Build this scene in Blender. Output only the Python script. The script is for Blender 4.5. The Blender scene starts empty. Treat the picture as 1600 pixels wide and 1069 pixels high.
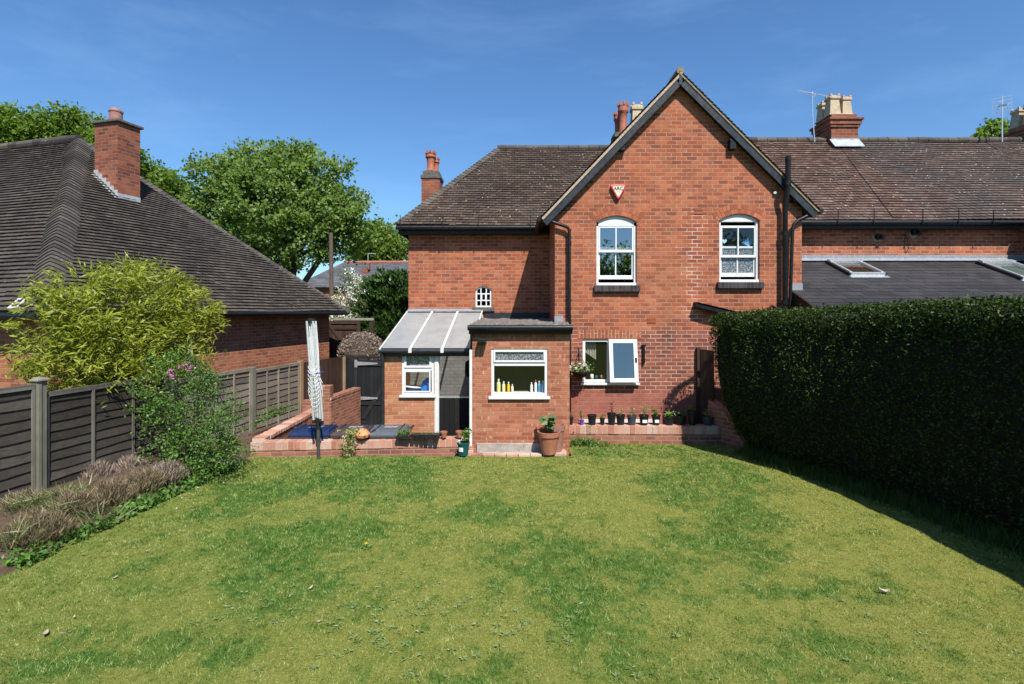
import bpy, math, random
import numpy as np
from mathutils import Vector

random.seed(7)
RNG = np.random.default_rng(11)
R = math.radians
S = bpy.context.scene
COL = S.collection
EYE = 2.78                 # eye height above the lawn, metres

# ------------------------------------------------------------------ camera, sky, sun, exposure
cam_d = bpy.data.cameras.new('camera')
cam = bpy.data.objects.new('camera', cam_d)
COL.objects.link(cam)
cam.location = (0, 0, EYE)
cam.rotation_euler = (R(90), 0, 0)
cam_d.sensor_width = 36
cam_d.lens = 18
cam_d.shift_x = -7 / 1600
cam_d.shift_y = -49.5 / 1600
cam_d.clip_end = 3000
S.camera = cam

SUN_AZ, SUN_EL = 21.0, 52.0       # sun stands behind the camera, a little to the right
to_sun = Vector((math.sin(R(SUN_AZ)) * math.cos(R(SUN_EL)), -math.cos(R(SUN_AZ)) * math.cos(R(SUN_EL)), math.sin(R(SUN_EL))))
sd = bpy.data.lights.new('sun', 'SUN')
sd.energy = 5.0
sd.angle = R(0.5)
sd.color = (1.0, 0.955, 0.88)
sun = bpy.data.objects.new('sun', sd)
COL.objects.link(sun)
sun.location = (6, -10, 20)
sun.rotation_euler = to_sun.to_track_quat('Z', 'Y').to_euler()

world = bpy.data.worlds.new('World')
S.world = world
world.use_nodes = True
wn, wl_ = world.node_tree.nodes, world.node_tree.links
wn.clear()
wo = wn.new('ShaderNodeOutputWorld')
bg = wn.new('ShaderNodeBackground')
sky = wn.new('ShaderNodeTexSky')
sky.sky_type = 'NISHITA'
sky.sun_disc = False
sky.sun_elevation = R(SUN_EL)
sky.sun_rotation = math.atan2(to_sun.x, to_sun.y)
sky.altitude = 60
sky.air_density = 1.25
sky.dust_density = 0.25
sky.ozone_density = 2.2
bg.inputs['Strength'].default_value = 0.105
# thin cirrus streaks
tc = wn.new('ShaderNodeTexCoord')
mp = wn.new('ShaderNodeMapping')
mp.inputs['Rotation'].default_value = (0, R(38), R(20))
mp.inputs['Scale'].default_value = (1.1, 3.5, 7.0)
nz = wn.new('ShaderNodeTexNoise')
nz.inputs['Scale'].default_value = 1.7
nz.inputs['Detail'].default_value = 7
nz.inputs['Roughness'].default_value = 0.62
rp = wn.new('ShaderNodeValToRGB')
rp.color_ramp.elements[0].position = 0.50
rp.color_ramp.elements[0].color = (0, 0, 0, 1)
rp.color_ramp.elements[1].position = 0.80
rp.color_ramp.elements[1].color = (0.20, 0.20, 0.20, 1)
mxw = wn.new('ShaderNodeMixRGB')
mxw.inputs['Color2'].default_value = (5.6, 6.3, 7.2, 1)
wl_.new(tc.outputs['Generated'], mp.inputs['Vector'])
wl_.new(mp.outputs['Vector'], nz.inputs['Vector'])
wl_.new(nz.outputs['Fac'], rp.inputs['Fac'])
wl_.new(rp.outputs['Color'], mxw.inputs['Fac'])
wl_.new(sky.outputs['Color'], mxw.inputs['Color1'])
tint = wn.new('ShaderNodeMixRGB')      # deep clear-day blue
tint.blend_type = 'MULTIPLY'
tint.inputs['Fac'].default_value = 1.0
tint.inputs['Color2'].default_value = (0.49, 0.72, 0.97, 1)
wl_.new(mxw.outputs['Color'], tint.inputs['Color1'])
wl_.new(tint.outputs['Color'], bg.inputs['Color'])
wl_.new(bg.outputs['Background'], wo.inputs['Surface'])

S.view_settings.view_transform = 'Standard'
S.view_settings.look = 'None'
S.view_settings.exposure = 0.6
S.view_settings.gamma = 1.0
S.cycles.max_bounces = 8
S.cycles.transparent_max_bounces = 12


# ------------------------------------------------------------------ helpers
def at(px, py, Z):
    """point at distance Z that the lens shows at (px, py) of the 1600 wide photo; used to read sizes off the photo"""
    return Vector(((px - 807) * Z / 800, Z, EYE - (py - 485) * Z / 800))


def XX(px, Z): return (px - 807) * Z / 800
def HH(py, Z): return EYE - (py - 485) * Z / 800


WL = {}     # world location of every object's origin


def tag(o, label=None, cat=None, group=None, kind=None):
    if label: o['label'] = label
    if cat: o['category'] = cat
    if group: o['group'] = group
    if kind: o['kind'] = kind
    return o


def thing(name, loc, label, cat, group=None):
    o = bpy.data.objects.new(name, None)
    COL.objects.link(o)
    o.empty_display_size = 0.2
    o.location = loc
    WL[o.name] = Vector(loc)
    return tag(o, label, cat, group)


def link_mesh(name, me, parent=None, origin=None):
    o = bpy.data.objects.new(name, me)
    COL.objects.link(o)
    if parent is not None:
        o.parent = parent
        WL[o.name] = WL[parent.name]
    else:
        loc = Vector(origin) if origin is not None else Vector((0, 0, 0))
        o.location = loc
        WL[o.name] = loc
    return o


class MB:
    def __init__(s):
        s.v, s.f, s.r = [], [], []

    def poly(s, pts, rnd=None):
        n = len(s.v)
        s.v.extend([tuple(p) for p in pts])
        s.f.append(tuple(range(n, n + len(pts))))
        s.r.append(random.random() if rnd is None else rnd)
        return s

    def box(s, x0, x1, y0, y1, z0, z1):
        return s.obox((x0, y0, z0), (x1 - x0, 0, 0), (0, y1 - y0, 0), (0, 0, z1 - z0))

    def obox(s, o, a, b, c, rnd=None):
        o, a, b, c = Vector(o), Vector(a), Vector(b), Vector(c)
        if a.cross(b).dot(c) < 0:
            a, b = b, a
        n = len(s.v)
        s.v.extend(tuple(p) for p in (o, o + a, o + a + b, o + b, o + c, o + a + c, o + a + b + c, o + b + c))
        for q in ((3, 2, 1, 0), (4, 5, 6, 7), (0, 1, 5, 4), (1, 2, 6, 5), (2, 3, 7, 6), (3, 0, 4, 7)):
            s.f.append(tuple(n + i for i in q))
        r = random.random() if rnd is None else rnd
        s.r.extend([r] * 6)
        return s

    def prism(s, pts, ext):
        """flat outline pts pushed along ext, closed"""
        pts = [Vector(p) for p in pts]
        ext = Vector(ext)
        nrm = Vector((0, 0, 0))
        for i in range(len(pts)):
            nrm += pts[i].cross(pts[(i + 1) % len(pts)])
        if nrm.dot(ext) > 0:
            pts.reverse()
        n, k = len(s.v), len(pts)
        s.v.extend(tuple(p) for p in pts)
        s.v.extend(tuple(p + ext) for p in pts)
        s.f.append(tuple(range(n, n + k)))
        s.f.append(tuple(range(n + 2 * k - 1, n + k - 1, -1)))
        for i in range(k):
            j = (i + 1) % k
            s.f.append((n + j, n + i, n + k + i, n + k + j))
        s.r.extend([random.random()] * (k + 2))
        return s

    def tube(s, pts, r, n=8, caps=True):
        pts = [Vector(p) for p in pts]
        rs = r if isinstance(r, (list, tuple)) else [r] * len(pts)
        rings, up = [], None
        for i, p in enumerate(pts):
            d = (pts[min(i + 1, len(pts) - 1)] - pts[max(i - 1, 0)])
            if d.length < 1e-9: d = Vector((0, 0, 1))
            d.normalize()
            if up is None:
                up = Vector((0, 0, 1)) if abs(d.z) < 0.9 else Vector((1, 0, 0))
            a = d.cross(up)
            if a.length < 1e-6: a = d.cross(Vector((0, 1, 0)))
            a.normalize()
            b = a.cross(d).normalized()
            up = b
            base = len(s.v)
            for k in range(n):
                t = 2 * math.pi * k / n
                s.v.append(tuple(p + a * (rs[i] * math.cos(t)) + b * (rs[i] * math.sin(t))))
            rings.append(base)
        rr = random.random()
        for i in range(len(rings) - 1):
            for k in range(n):
                k2 = (k + 1) % n
                s.f.append((rings[i] + k, rings[i] + k2, rings[i + 1] + k2, rings[i + 1] + k))
                s.r.append(rr)
        if caps:
            s.f.append(tuple(rings[0] + k for k in range(n - 1, -1, -1)))
            s.f.append(tuple(rings[-1] + k for k in range(n)))
            s.r.extend([rr, rr])
        return s

    def lathe(s, prof, c, n=20, rot=0.0):
        """prof = [(radius, z)], bottom first"""
        c = Vector(c)
        rings = []
        for (r, z) in prof:
            base = len(s.v)
            for k in range(n):
                t = 2 * math.pi * k / n + rot
                s.v.append((c.x + r * math.cos(t), c.y + r * math.sin(t), c.z + z))
            rings.append(base)
        rr = random.random()
        for i in range(len(rings) - 1):
            for k in range(n):
                k2 = (k + 1) % n
                s.f.append((rings[i] + k, rings[i] + k2, rings[i + 1] + k2, rings[i + 1] + k))
                s.r.append(rr)
        if prof[0][0] > 1e-4:
            s.f.append(tuple(rings[0] + k for k in range(n - 1, -1, -1))); s.r.append(rr)
        if prof[-1][0] > 1e-4:
            s.f.append(tuple(rings[-1] + k for k in range(n))); s.r.append(rr)
        return s

    def build(s, name, mat, parent=None, origin=None, smooth=False, bevel=0.0):
        me = bpy.data.meshes.new(name)
        if parent is not None: off = WL[parent.name]
        else: off = Vector(origin) if origin is not None else Vector((0, 0, 0))
        me.from_pydata([(x - off.x, y - off.y, z - off.z) for (x, y, z) in s.v], [], s.f)
        at_ = me.attributes.new('rnd', 'FLOAT', 'FACE')
        at_.data.foreach_set('value', np.array(s.r, dtype=np.float32))
        me.materials.append(mat)
        if smooth:
            me.polygons.foreach_set('use_smooth', np.ones(len(me.polygons), dtype=bool))
        me.update()
        o = link_mesh(name, me, parent, origin)
        if smooth:
            md = o.modifiers.new('split', 'EDGE_SPLIT'); md.split_angle = R(38)
        if bevel > 0:
            md = o.modifiers.new('bevel', 'BEVEL'); md.width = bevel; md.segments = 2; md.limit_method = 'ANGLE'; md.angle_limit = R(40)
        return o


def np_mesh(name, V, F, rnd, mat, parent=None, origin=None, extra=None):
    """V (n,3), F (m,k) arrays: fast path for leaves and blades"""
    me = bpy.data.meshes.new(name)
    off = WL[parent.name] if parent is not None else (Vector(origin) if origin is not None else Vector((0, 0, 0)))
    V = (V - np.array(off)).astype(np.float32)
    m, k = F.shape
    me.vertices.add(len(V)); me.vertices.foreach_set('co', V.ravel())
    me.loops.add(m * k); me.loops.foreach_set('vertex_index', F.astype(np.int32).ravel())
    me.polygons.add(m)
    me.polygons.foreach_set('loop_start', np.arange(0, m * k, k, dtype=np.int32))
    me.update(calc_edges=True)
    a = me.attributes.new('rnd', 'FLOAT', 'FACE'); a.data.foreach_set('value', rnd.astype(np.float32))
    if extra is not None:
        a = me.attributes.new('lush', 'FLOAT', 'FACE'); a.data.foreach_set('value', extra.astype(np.float32))
    me.materials.append(mat)
    me.validate()
    return link_mesh(name, me, parent, origin)


def unit(a): return a / np.maximum(np.linalg.norm(a, axis=1, keepdims=True), 1e-9)


def leaf_arrays(C, L, W, D=None, fold=0.25, flat=0.0):
    """one kite-shaped leaf per centre; flat turns leaf faces up and to the south, as growing leaves do"""
    n = len(C)
    if D is None: D = RNG.normal(size=(n, 3))
    D = unit(D)
    Nn = RNG.normal(size=(n, 3)) + np.array([0.15, -.5, 1.0]) * flat
    Sd = unit(np.cross(D, Nn))
    N2 = unit(np.cross(Sd, D))
    Ls = (L * RNG.uniform(0.65, 1.25, n))[:, None]
    Ws = (W * RNG.uniform(0.65, 1.25, n))[:, None]
    b = C - D * Ls * 0.5
    t = C + D * Ls * 0.5 - N2 * Ls * 0.12
    m = C - D * Ls * 0.08
    l = m + Sd * Ws * 0.5 + N2 * Ws * fold
    r = m - Sd * Ws * 0.5 + N2 * Ws * fold
    V = np.stack([b, l, t, r], 1).reshape(-1, 3)
    F = np.arange(4 * n).reshape(n, 4)
    return V, F


def leaves(name, mat, C, L, W, parent=None, origin=None, D=None, rnd=None, fold=0.25, flat=0.0):
    V, F = leaf_arrays(C, L, W, D, fold, flat)
    if rnd is None: rnd = RNG.random(len(C))
    return np_mesh(name, V, F, rnd, mat, parent, origin)


def vnoise(x, y, seed=0):
    """smooth value noise on arrays"""
    xi, yi = np.floor(x).astype(int), np.floor(y).astype(int)
    fx, fy = x - xi, y - yi
    fx, fy = fx * fx * (3 - 2 * fx), fy * fy * (3 - 2 * fy)
    def h(a, b):
        n = (a * 374761393 + b * 668265263 + seed * 362437) & 0xffffffff
        n = ((n ^ (n >> 13)) * 1274126177) & 0xffffffff
        return ((n ^ (n >> 16)) & 0xffff) / 65535.0
    return (h(xi, yi) * (1 - fx) * (1 - fy) + h(xi + 1, yi) * fx * (1 - fy) + h(xi, yi + 1) * (1 - fx) * fy + h(xi + 1, yi + 1) * fx * fy)


def fbm(x, y, seed=0):
    v, amp, tot = 0, 1.0, 0
    for k in range(5):
        a = .9 + k * 1.13 + seed
        c, s = math.cos(a) * 1.93 ** k, math.sin(a) * 1.93 ** k
        v = v + amp * vnoise(x * c - y * s + 3.7 * k, x * s + y * c + 1.3 * k, seed + k)
        tot += amp
        amp *= .56
    return v / tot


# ------------------------------------------------------------------ materials
class NT:
    def __init__(s, name):
        s.m = bpy.data.materials.new(name)
        s.m.use_nodes = True
        s.n, s.l = s.m.node_tree.nodes, s.m.node_tree.links
        s.n.clear()
        s.out = s.n.new('ShaderNodeOutputMaterial')

    def add(s, t, **kw):
        n = s.n.new(t)
        for k, v in kw.items():
            if k in n.inputs: n.inputs[k].default_value = v
            else: setattr(n, k, v)
        return n

    def link(s, a, b): s.l.new(a, b)

    def noise(s, vec, scale, detail=4, rough=0.55, dist=0.0):
        n = s.add('ShaderNodeTexNoise', Scale=scale, Detail=detail, Roughness=rough, Distortion=dist)
        if vec is not None: s.link(vec, n.inputs['Vector'])
        return n.outputs['Fac']

    def ramp(s, fac, stops, interp='LINEAR'):
        n = s.add('ShaderNodeValToRGB')
        cr = n.color_ramp
        cr.interpolation = interp
        while len(cr.elements) < len(stops): cr.elements.new(0.5)
        for e, (p, c) in zip(cr.elements, stops):
            e.position = p
            e.color = (c, c, c, 1) if isinstance(c, (int, float)) else (*c, 1)
        s.link(fac, n.inputs['Fac'])
        return n.outputs['Color']

    def mix(s, fac, a, b, mode='MIX'):
        n = s.add('ShaderNodeMixRGB', blend_type=mode)
        for sock, v in (('Fac', fac), ('Color1', a), ('Color2', b)):
            if isinstance(v, (int, float)): n.inputs[sock].default_value = v if sock == 'Fac' else (v, v, v, 1)
            elif isinstance(v, tuple): n.inputs[sock].default_value = (*v, 1)
            else: s.link(v, n.inputs[sock])
        return n.outputs['Color']

    def math(s, op, a, b=0.0, c=0.0, clamp=False):
        n = s.add('ShaderNodeMath', operation=op, use_clamp=clamp)
        for i, v in enumerate((a, b, c)):
            if isinstance(v, (int, float)): n.inputs[i].default_value = v
            else: s.link(v, n.inputs[i])
        return n.outputs[0]

    def bsdf(s, color, rough=0.6, metal=0.0, spec=0.4, bump=None, bstr=0.3, bdist=0.01):
        p = s.add('ShaderNodeBsdfPrincipled', Metallic=metal)
        p.inputs['Specular IOR Level'].default_value = spec
        for sock, v in (('Base Color', color), ('Roughness', rough)):
            if isinstance(v, tuple): p.inputs[sock].default_value = (*v, 1)
            elif isinstance(v, (int, float)): p.inputs[sock].default_value = v
            else: s.link(v, p.inputs[sock])
        if bump is not None:
            b = s.add('ShaderNodeBump', Strength=bstr, Distance=bdist)
            s.link(bump, b.inputs['Height'])
            s.link(b.outputs['Normal'], p.inputs['Normal'])
        s.link(p.outputs['BSDF'], s.out.inputs['Surface'])
        return p

    def obj(s): return s.add('ShaderNodeTexCoord').outputs['Object']
    def pos(s): return s.add('ShaderNodeNewGeometry').outputs['Position']
    def attr(s, name='rnd'): return s.add('ShaderNodeAttribute', attribute_name=name).outputs['Fac']


def m_plain(name, c, rough=0.5, var=0.12, scale=9.0, metal=0.0, spec=0.4, bump=0.0, dirt=0.0, dirtcol=(0.12, 0.10, 0.07)):
    t = NT(name)
    o = t.obj()
    n = t.noise(o, scale, 5, 0.6)
    lo = tuple(max(0, x * (1 - var)) for x in c); hi = tuple(min(1, x * (1 + var)) for x in c)
    col = t.ramp(n, [(0.3, lo), (0.7, hi)])
    if dirt > 0:
        d = t.noise(o, scale * 0.35, 7, 0.7)
        col = t.mix(t.ramp(d, [(0.5, 0.0), (0.75, dirt)]), col, dirtcol)
    rr = t.ramp(t.noise(o, scale * 2.3, 3), [(0.3, max(0.03, rough - 0.1)), (0.7, min(1, rough + 0.1))])
    t.bsdf(col, rr, metal, spec, n if bump > 0 else None, bump, 0.01)
    return t.m


def wall_uv(t):
    """(run along the wall, height) for any upright face, (x, y) on level faces"""
    g = t.add('ShaderNodeNewGeometry')
    cr = t.add('ShaderNodeVectorMath', operation='CROSS_PRODUCT')
    cr.inputs[0].default_value = (0, 0, 1)
    t.link(g.outputs['True Normal'], cr.inputs[1])
    nm = t.add('ShaderNodeVectorMath', operation='NORMALIZE')
    t.link(cr.outputs[0], nm.inputs[0])
    dt = t.add('ShaderNodeVectorMath', operation='DOT_PRODUCT')
    t.link(g.outputs['Position'], dt.inputs[0]); t.link(nm.outputs[0], dt.inputs[1])
    sp = t.add('ShaderNodeSeparateXYZ'); t.link(g.outputs['Position'], sp.inputs[0])
    sn = t.add('ShaderNodeSeparateXYZ'); t.link(g.outputs['True Normal'], sn.inputs[0])
    lev = t.math('GREATER_THAN', t.math('ABSOLUTE', sn.outputs['Z']), 0.75)
    ca = t.add('ShaderNodeCombineXYZ'); t.link(dt.outputs['Value'], ca.inputs[0]); t.link(sp.outputs['Z'], ca.inputs[1])
    cb = t.add('ShaderNodeCombineXYZ'); t.link(sp.outputs['X'], cb.inputs[0]); t.link(sp.outputs['Y'], cb.inputs[1])
    mx = t.add('ShaderNodeMix', data_type='VECTOR')
    t.link(lev, mx.inputs[0]); t.link(ca.outputs[0], mx.inputs[4]); t.link(cb.outputs[0], mx.inputs[5])
    return mx.outputs[1], g.outputs['Position'], sp


def m_brick(name, stops, mortar, bw=0.228, rh=0.087, ms=0.009, bump=0.5, soldier=False, mode=None, mot=0.5, soot=0.52):
    t = NT(name)
    uv, pos, sp = wall_uv(t)
    if soldier:
        s2 = t.add('ShaderNodeSeparateXYZ'); t.link(uv, s2.inputs[0])
        c2 = t.add('ShaderNodeCombineXYZ'); t.link(s2.outputs[1], c2.inputs[0]); t.link(s2.outputs[0], c2.inputs[1])
        uv = c2.outputs[0]
    # hand-laid wobble
    wob = t.add('ShaderNodeTexNoise', Scale=5.0, Detail=2.0); t.link(pos, wob.inputs['Vector'])
    ms1 = t.add('ShaderNodeVectorMath', operation='MULTIPLY_ADD')
    t.link(wob.outputs['Color'], ms1.inputs[0]); ms1.inputs[1].default_value = (0.022, 0.016, 0); t.link(uv, ms1.inputs[2])
    br = t.add('ShaderNodeTexBrick', Scale=1.0, Bias=0.0)
    br.inputs['Color1'].default_value = (0, 0, 0, 1); br.inputs['Color2'].default_value = (1, 1, 1, 1)
    br.inputs['Mortar'].default_value = (0.5, 0.5, 0.5, 1)
    br.inputs['Mortar Size'].default_value = ms; br.inputs['Mortar Smooth'].default_value = 0.15
    br.inputs['Brick Width'].default_value = bw; br.inputs['Row Height'].default_value = rh
    br.offset_frequency = 2
    t.link(ms1.outputs[0], br.inputs['Vector'])
    fine = t.noise(pos, 38, 5, 0.7)
    broad = t.noise(pos, 1.1, 4, 0.6)
    tone = t.math('ADD', br.outputs['Color'], t.math('MULTIPLY', t.math('SUBTRACT', fine, 0.5), mot), clamp=True)
    col = t.ramp(tone, stops)
    mcol = t.ramp(t.noise(pos, 14, 4, 0.6), [(0.3, tuple(x * .72 for x in mortar)), (0.7, mortar)])
    mfac = t.math('MULTIPLY', br.outputs['Fac'], t.ramp(t.noise(pos, 6.0, 4, 0.65), [(0.32, 0.35), (0.6, 1.0)]))
    if mode == 'gable':
        z, x = sp.outputs['Z'], sp.outputs['X']
        zn = t.math('ADD', z, t.math('MULTIPLY', t.math('SUBTRACT', t.noise(pos, 2.2, 3), 0.5), 0.35))
        # older dark red courses low down on the gable, pale mortar there
        band = t.math('MULTIPLY', t.math('SMOOTH_MIN', t.math('MULTIPLY_ADD', zn, -8.0, 8.0 * 2.42), 1.0, 0.1), 1.0, clamp=True)
        gx = t.math('GREATER_THAN', x, 0.86)
        gy = t.math('LESS_THAN', sp.outputs['Y'], 11.4)
        gab = t.math('MULTIPLY', gx, gy)
        band = t.math('MULTIPLY', band, gab)
        dark = t.ramp(tone, [(0.0, (0.155, 0.052, 0.040)), (0.45, (0.23, 0.072, 0.048)), (0.8, (0.30, 0.095, 0.06)), (1.0, (0.14, 0.07, 0.055))])
        col = t.mix(band, col, dark)
        mcol = t.mix(band, mcol, t.ramp(t.noise(pos, 9, 3), [(0.3, (0.40, 0.27, 0.20)), (0.7, (0.50, 0.36, 0.28))]))
        # smooth red-painted courses at the foot of the wall
        foot = t.math('MULTIPLY', t.math('MULTIPLY_ADD', zn, -9.0, 9.0 * 1.06), 1.0, clamp=True)
        foot = t.math('MULTIPLY', foot, gab)
        paint = t.ramp(t.noise(pos, 3.5, 6, 0.65), [(0.3, (0.27, 0.085, 0.060)), (0.6, (0.33, 0.125, 0.090)), (0.78, (0.42, 0.2, 0.15))])
        col = t.mix(t.math('MULTIPLY', foot, 0.85), col, paint)
        mcol = t.mix(t.math('MULTIPLY', foot, 0.85), mcol, paint)
        # pinker newer patch in the middle and pale repointing beside the right-hand window
        pa = t.math('SUBTRACT', 1.0, t.math('MULTIPLY', t.math('ABSOLUTE', t.math('SUBTRACT', t.math('ADD', x, t.math('MULTIPLY', t.math('SUBTRACT', t.noise(pos, 1.7, 3), 0.5), 0.9)), 3.25)), 1.25), clamp=True)
        pz = t.math('SUBTRACT', 1.0, t.math('MULTIPLY', t.math('ABSOLUTE', t.math('SUBTRACT', z, 3.5)), 0.75), clamp=True)
        patch = t.math('MULTIPLY', t.math('MULTIPLY', pa, pz), t.math('MULTIPLY', gab, 0.9))
        newer = t.ramp(tone, [(0.0, (0.290, 0.097, 0.048)), (0.5, (0.352, 0.126, 0.062)), (1.0, (0.396, 0.160, 0.086))])
        col = t.mix(patch, col, newer)
        mcol = t.mix(patch, mcol, (0.40, 0.19, 0.12))
        rx = t.math('SUBTRACT', 1.0, t.math('MULTIPLY', t.math('ABSOLUTE', t.math('SUBTRACT', t.math('ADD', x, t.math('MULTIPLY', t.math('SUBTRACT', t.noise(pos, 3.0, 3), 0.5), 1.1)), 3.92)), 3.4), clamp=True)
        rz = t.math('SUBTRACT', 1.0, t.math('MULTIPLY', t.math('ABSOLUTE', t.math('SUBTRACT', z, 3.75)), 0.75), clamp=True)
        mcol = t.mix(t.math('MULTIPLY', t.math('MULTIPLY', rx, gab), t.ramp(rz, [(0.0, 0.0), (0.15, 1.0)])), mcol, (0.62, 0.50, 0.43))
    if mode == 'ext':
        # pale lime flecks on the faces
        fl = t.add('ShaderNodeTexVoronoi', Scale=9.0); 
        st = t.add('ShaderNodeVectorMath', operation='MULTIPLY'); st.inputs[1].default_value = (1.6, 0.62, 1); t.link(uv, st.inputs[0]); t.link(st.outputs[0], fl.inputs['Vector'])
        spots = t.ramp(t.math('ADD', fl.outputs['Distance'], t.math('MULTIPLY', t.noise(pos, 20, 3), 0.25)), [(0.30, 0.6), (0.40, 0.0)])
        col = t.mix(spots, col, (0.55, 0.36, 0.24))
        # damp, redder towards the foot
        z = sp.outputs['Z']
    # soot and weather blotches
    so = t.ramp(t.noise(pos, 2.7, 6, 0.65), [(0.46, 0.0), (0.70, soot)])
    col = t.mix(so, col, t.mix(0.75, col, (0.09, 0.05, 0.04)))
    sm = t.add('ShaderNodeMapping'); sm.inputs['Scale'].default_value = (5.0, 5.0, 0.55); t.link(pos, sm.inputs['Vector'])
    stv = t.ramp(t.noise(sm.outputs[0], 1.0, 5, 0.65), [(0.54, 0.0), (0.74, soot * 0.9)])
    col = t.mix(stv, col, t.mix(0.6, col, (0.12, 0.075, 0.055)))
    br2 = t.ramp(broad, [(0.28, 0.72), (0.72, 1.14)])
    col = t.mix(1.0, col, br2, 'MULTIPLY')
    fin = t.mix(mfac, col, mcol)
    hgt = t.math('ADD', t.math('SUBTRACT', 1.0, mfac), t.math('MULTIPLY', fine, 0.35))
    t.bsdf(fin, 0.88, 0, 0.2, hgt, bump, 0.012)
    return t.m


def m_tile(name, stops, lich=0.5, lichcol=(0.52, 0.49, 0.42), spec=0.25, rough=0.8, fine_scale=45, stain=None, join=None):
    t = NT(name)
    pos = t.pos()
    r = t.attr()
    f = t.noise(pos, fine_scale, 5, 0.7)
    tone = t.math('ADD', r, t.math('MULTIPLY', t.math('SUBTRACT', f, 0.5), 0.6), clamp=True)
    col = t.ramp(tone, stops)
    bl = t.ramp(t.noise(pos, 0.8, 5, 0.6), [(0.3, 0.72), (0.7, 1.15)])
    col = t.mix(1.0, col, bl, 'MULTIPLY')
    if stain is not None:
        col = t.mix(t.ramp(t.noise(pos, 1.6, 5, 0.65), [(0.5, 0.0), (0.7, 0.55)]), col, stain)
    if join is not None:      # the next owner's half of the roof is laid in greyer, sootier tiles
        sj = t.add('ShaderNodeSeparateXYZ'); t.link(pos, sj.inputs[0])
        edge = t.math('SUBTRACT', sj.outputs['X'], t.math('MULTIPLY_ADD', sj.outputs['Y'], -.25, 13.3))
        jf = t.math('MULTIPLY', t.math('ADD', edge, t.math('MULTIPLY', t.math('SUBTRACT', t.noise(pos, .9, 4), .5), 1.6)), 1.6, clamp=True)
        patch = t.ramp(t.noise(pos, .55, 5, .6), [(0.35, .30), (0.65, .95)])
        col = t.mix(t.math('MULTIPLY', jf, patch), col, t.mix(.55, t.mix(1.0, col, (0.62, 0.68, 0.72), 'MULTIPLY'), join))
    v = t.add('ShaderNodeTexVoronoi', Scale=8.5); t.link(pos, v.inputs['Vector'])
    sz = t.math('ADD', v.outputs['Distance'], t.math('MULTIPLY', t.noise(pos, 26, 3), 0.22))
    gate = t.ramp(t.noise(pos, 3.5, 2), [(0.46, 0.0), (0.58, 1.0)])
    col = t.mix(t.math('MULTIPLY', t.ramp(sz, [(0.22, lich), (0.29, 0.0)]), gate), col, lichcol)
    t.bsdf(col, rough, 0, spec, f, 0.5, 0.01)
    return t.m


def m_leaf(name, stops, trans=0.35, rough=0.45, spec=0.35):
    t = NT(name)
    pos = t.pos()
    r = t.attr()
    tone = t.math('ADD', t.math('MULTIPLY', r, 0.75), t.math('MULTIPLY', t.noise(pos, 1.3, 3), 0.3), clamp=True)
    col = t.ramp(tone, stops)
    p = t.add('ShaderNodeBsdfPrincipled')
    p.inputs['Roughness'].default_value = rough
    p.inputs['Specular IOR Level'].default_value = spec
    t.link(col, p.inputs['Base Color'])
    tr = t.add('ShaderNodeBsdfTranslucent')
    t.link(t.mix(1.0, col, (1.25, 1.25, 0.6), 'MULTIPLY'), tr.inputs['Color'])
    mx = t.add('ShaderNodeMixShader'); mx.inputs[0].default_value = trans
    t.link(p.outputs[0], mx.inputs[1]); t.link(tr.outputs[0], mx.inputs[2])
    t.link(mx.outputs[0], t.out.inputs['Surface'])
    return t.m


def m_glass(name, refl=0.2, tint=(0.55, 0.6, 0.58), rough=0.02, frost=False, gcol=(0.92, 0.96, 1)):
    t = NT(name)
    pos = t.pos()
    gl = t.add('ShaderNodeBsdfGlossy'); gl.inputs['Color'].default_value = (*gcol, 1); gl.inputs['Roughness'].default_value = rough
    bp = t.add('ShaderNodeBump', Strength=0.9 if frost else 0.06, Distance=0.004 if frost else 0.002)
    t.link(t.noise(pos, 60 if frost else 2.5, 3), bp.inputs['Height']); t.link(bp.outputs[0], gl.inputs['Normal'])
    if frost:
        v = t.add('ShaderNodeTexVoronoi', Scale=42.0); t.link(pos, v.inputs['Vector'])
        df = t.add('ShaderNodeBsdfDiffuse')
        t.link(t.ramp(v.outputs['Distance'], [(0.25, (0.05, 0.055, 0.06)), (0.5, (0.10, 0.11, 0.12)), (0.66, (0.26, 0.28, 0.30))]), df.inputs['Color'])
        under = df.outputs[0]
    else:
        tr = t.add('ShaderNodeBsdfTransparent'); tr.inputs['Color'].default_value = (*tint, 1)
        under = tr.outputs[0]
    lw = t.add('ShaderNodeLayerWeight', Blend=0.5)      # same from both sides, so sunlight still gets into the rooms
    fac = t.math('ADD', t.math('MULTIPLY', t.math('POWER', lw.outputs['Facing'], 4.0), 0.7), refl + 0.05, clamp=True)
    mx = t.add('ShaderNodeMixShader')
    t.link(fac, mx.inputs[0]); t.link(under, mx.inputs[1]); t.link(gl.outputs[0], mx.inputs[2])
    t.link(mx.outputs[0], t.out.inputs['Surface'])
    return t.m


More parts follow.
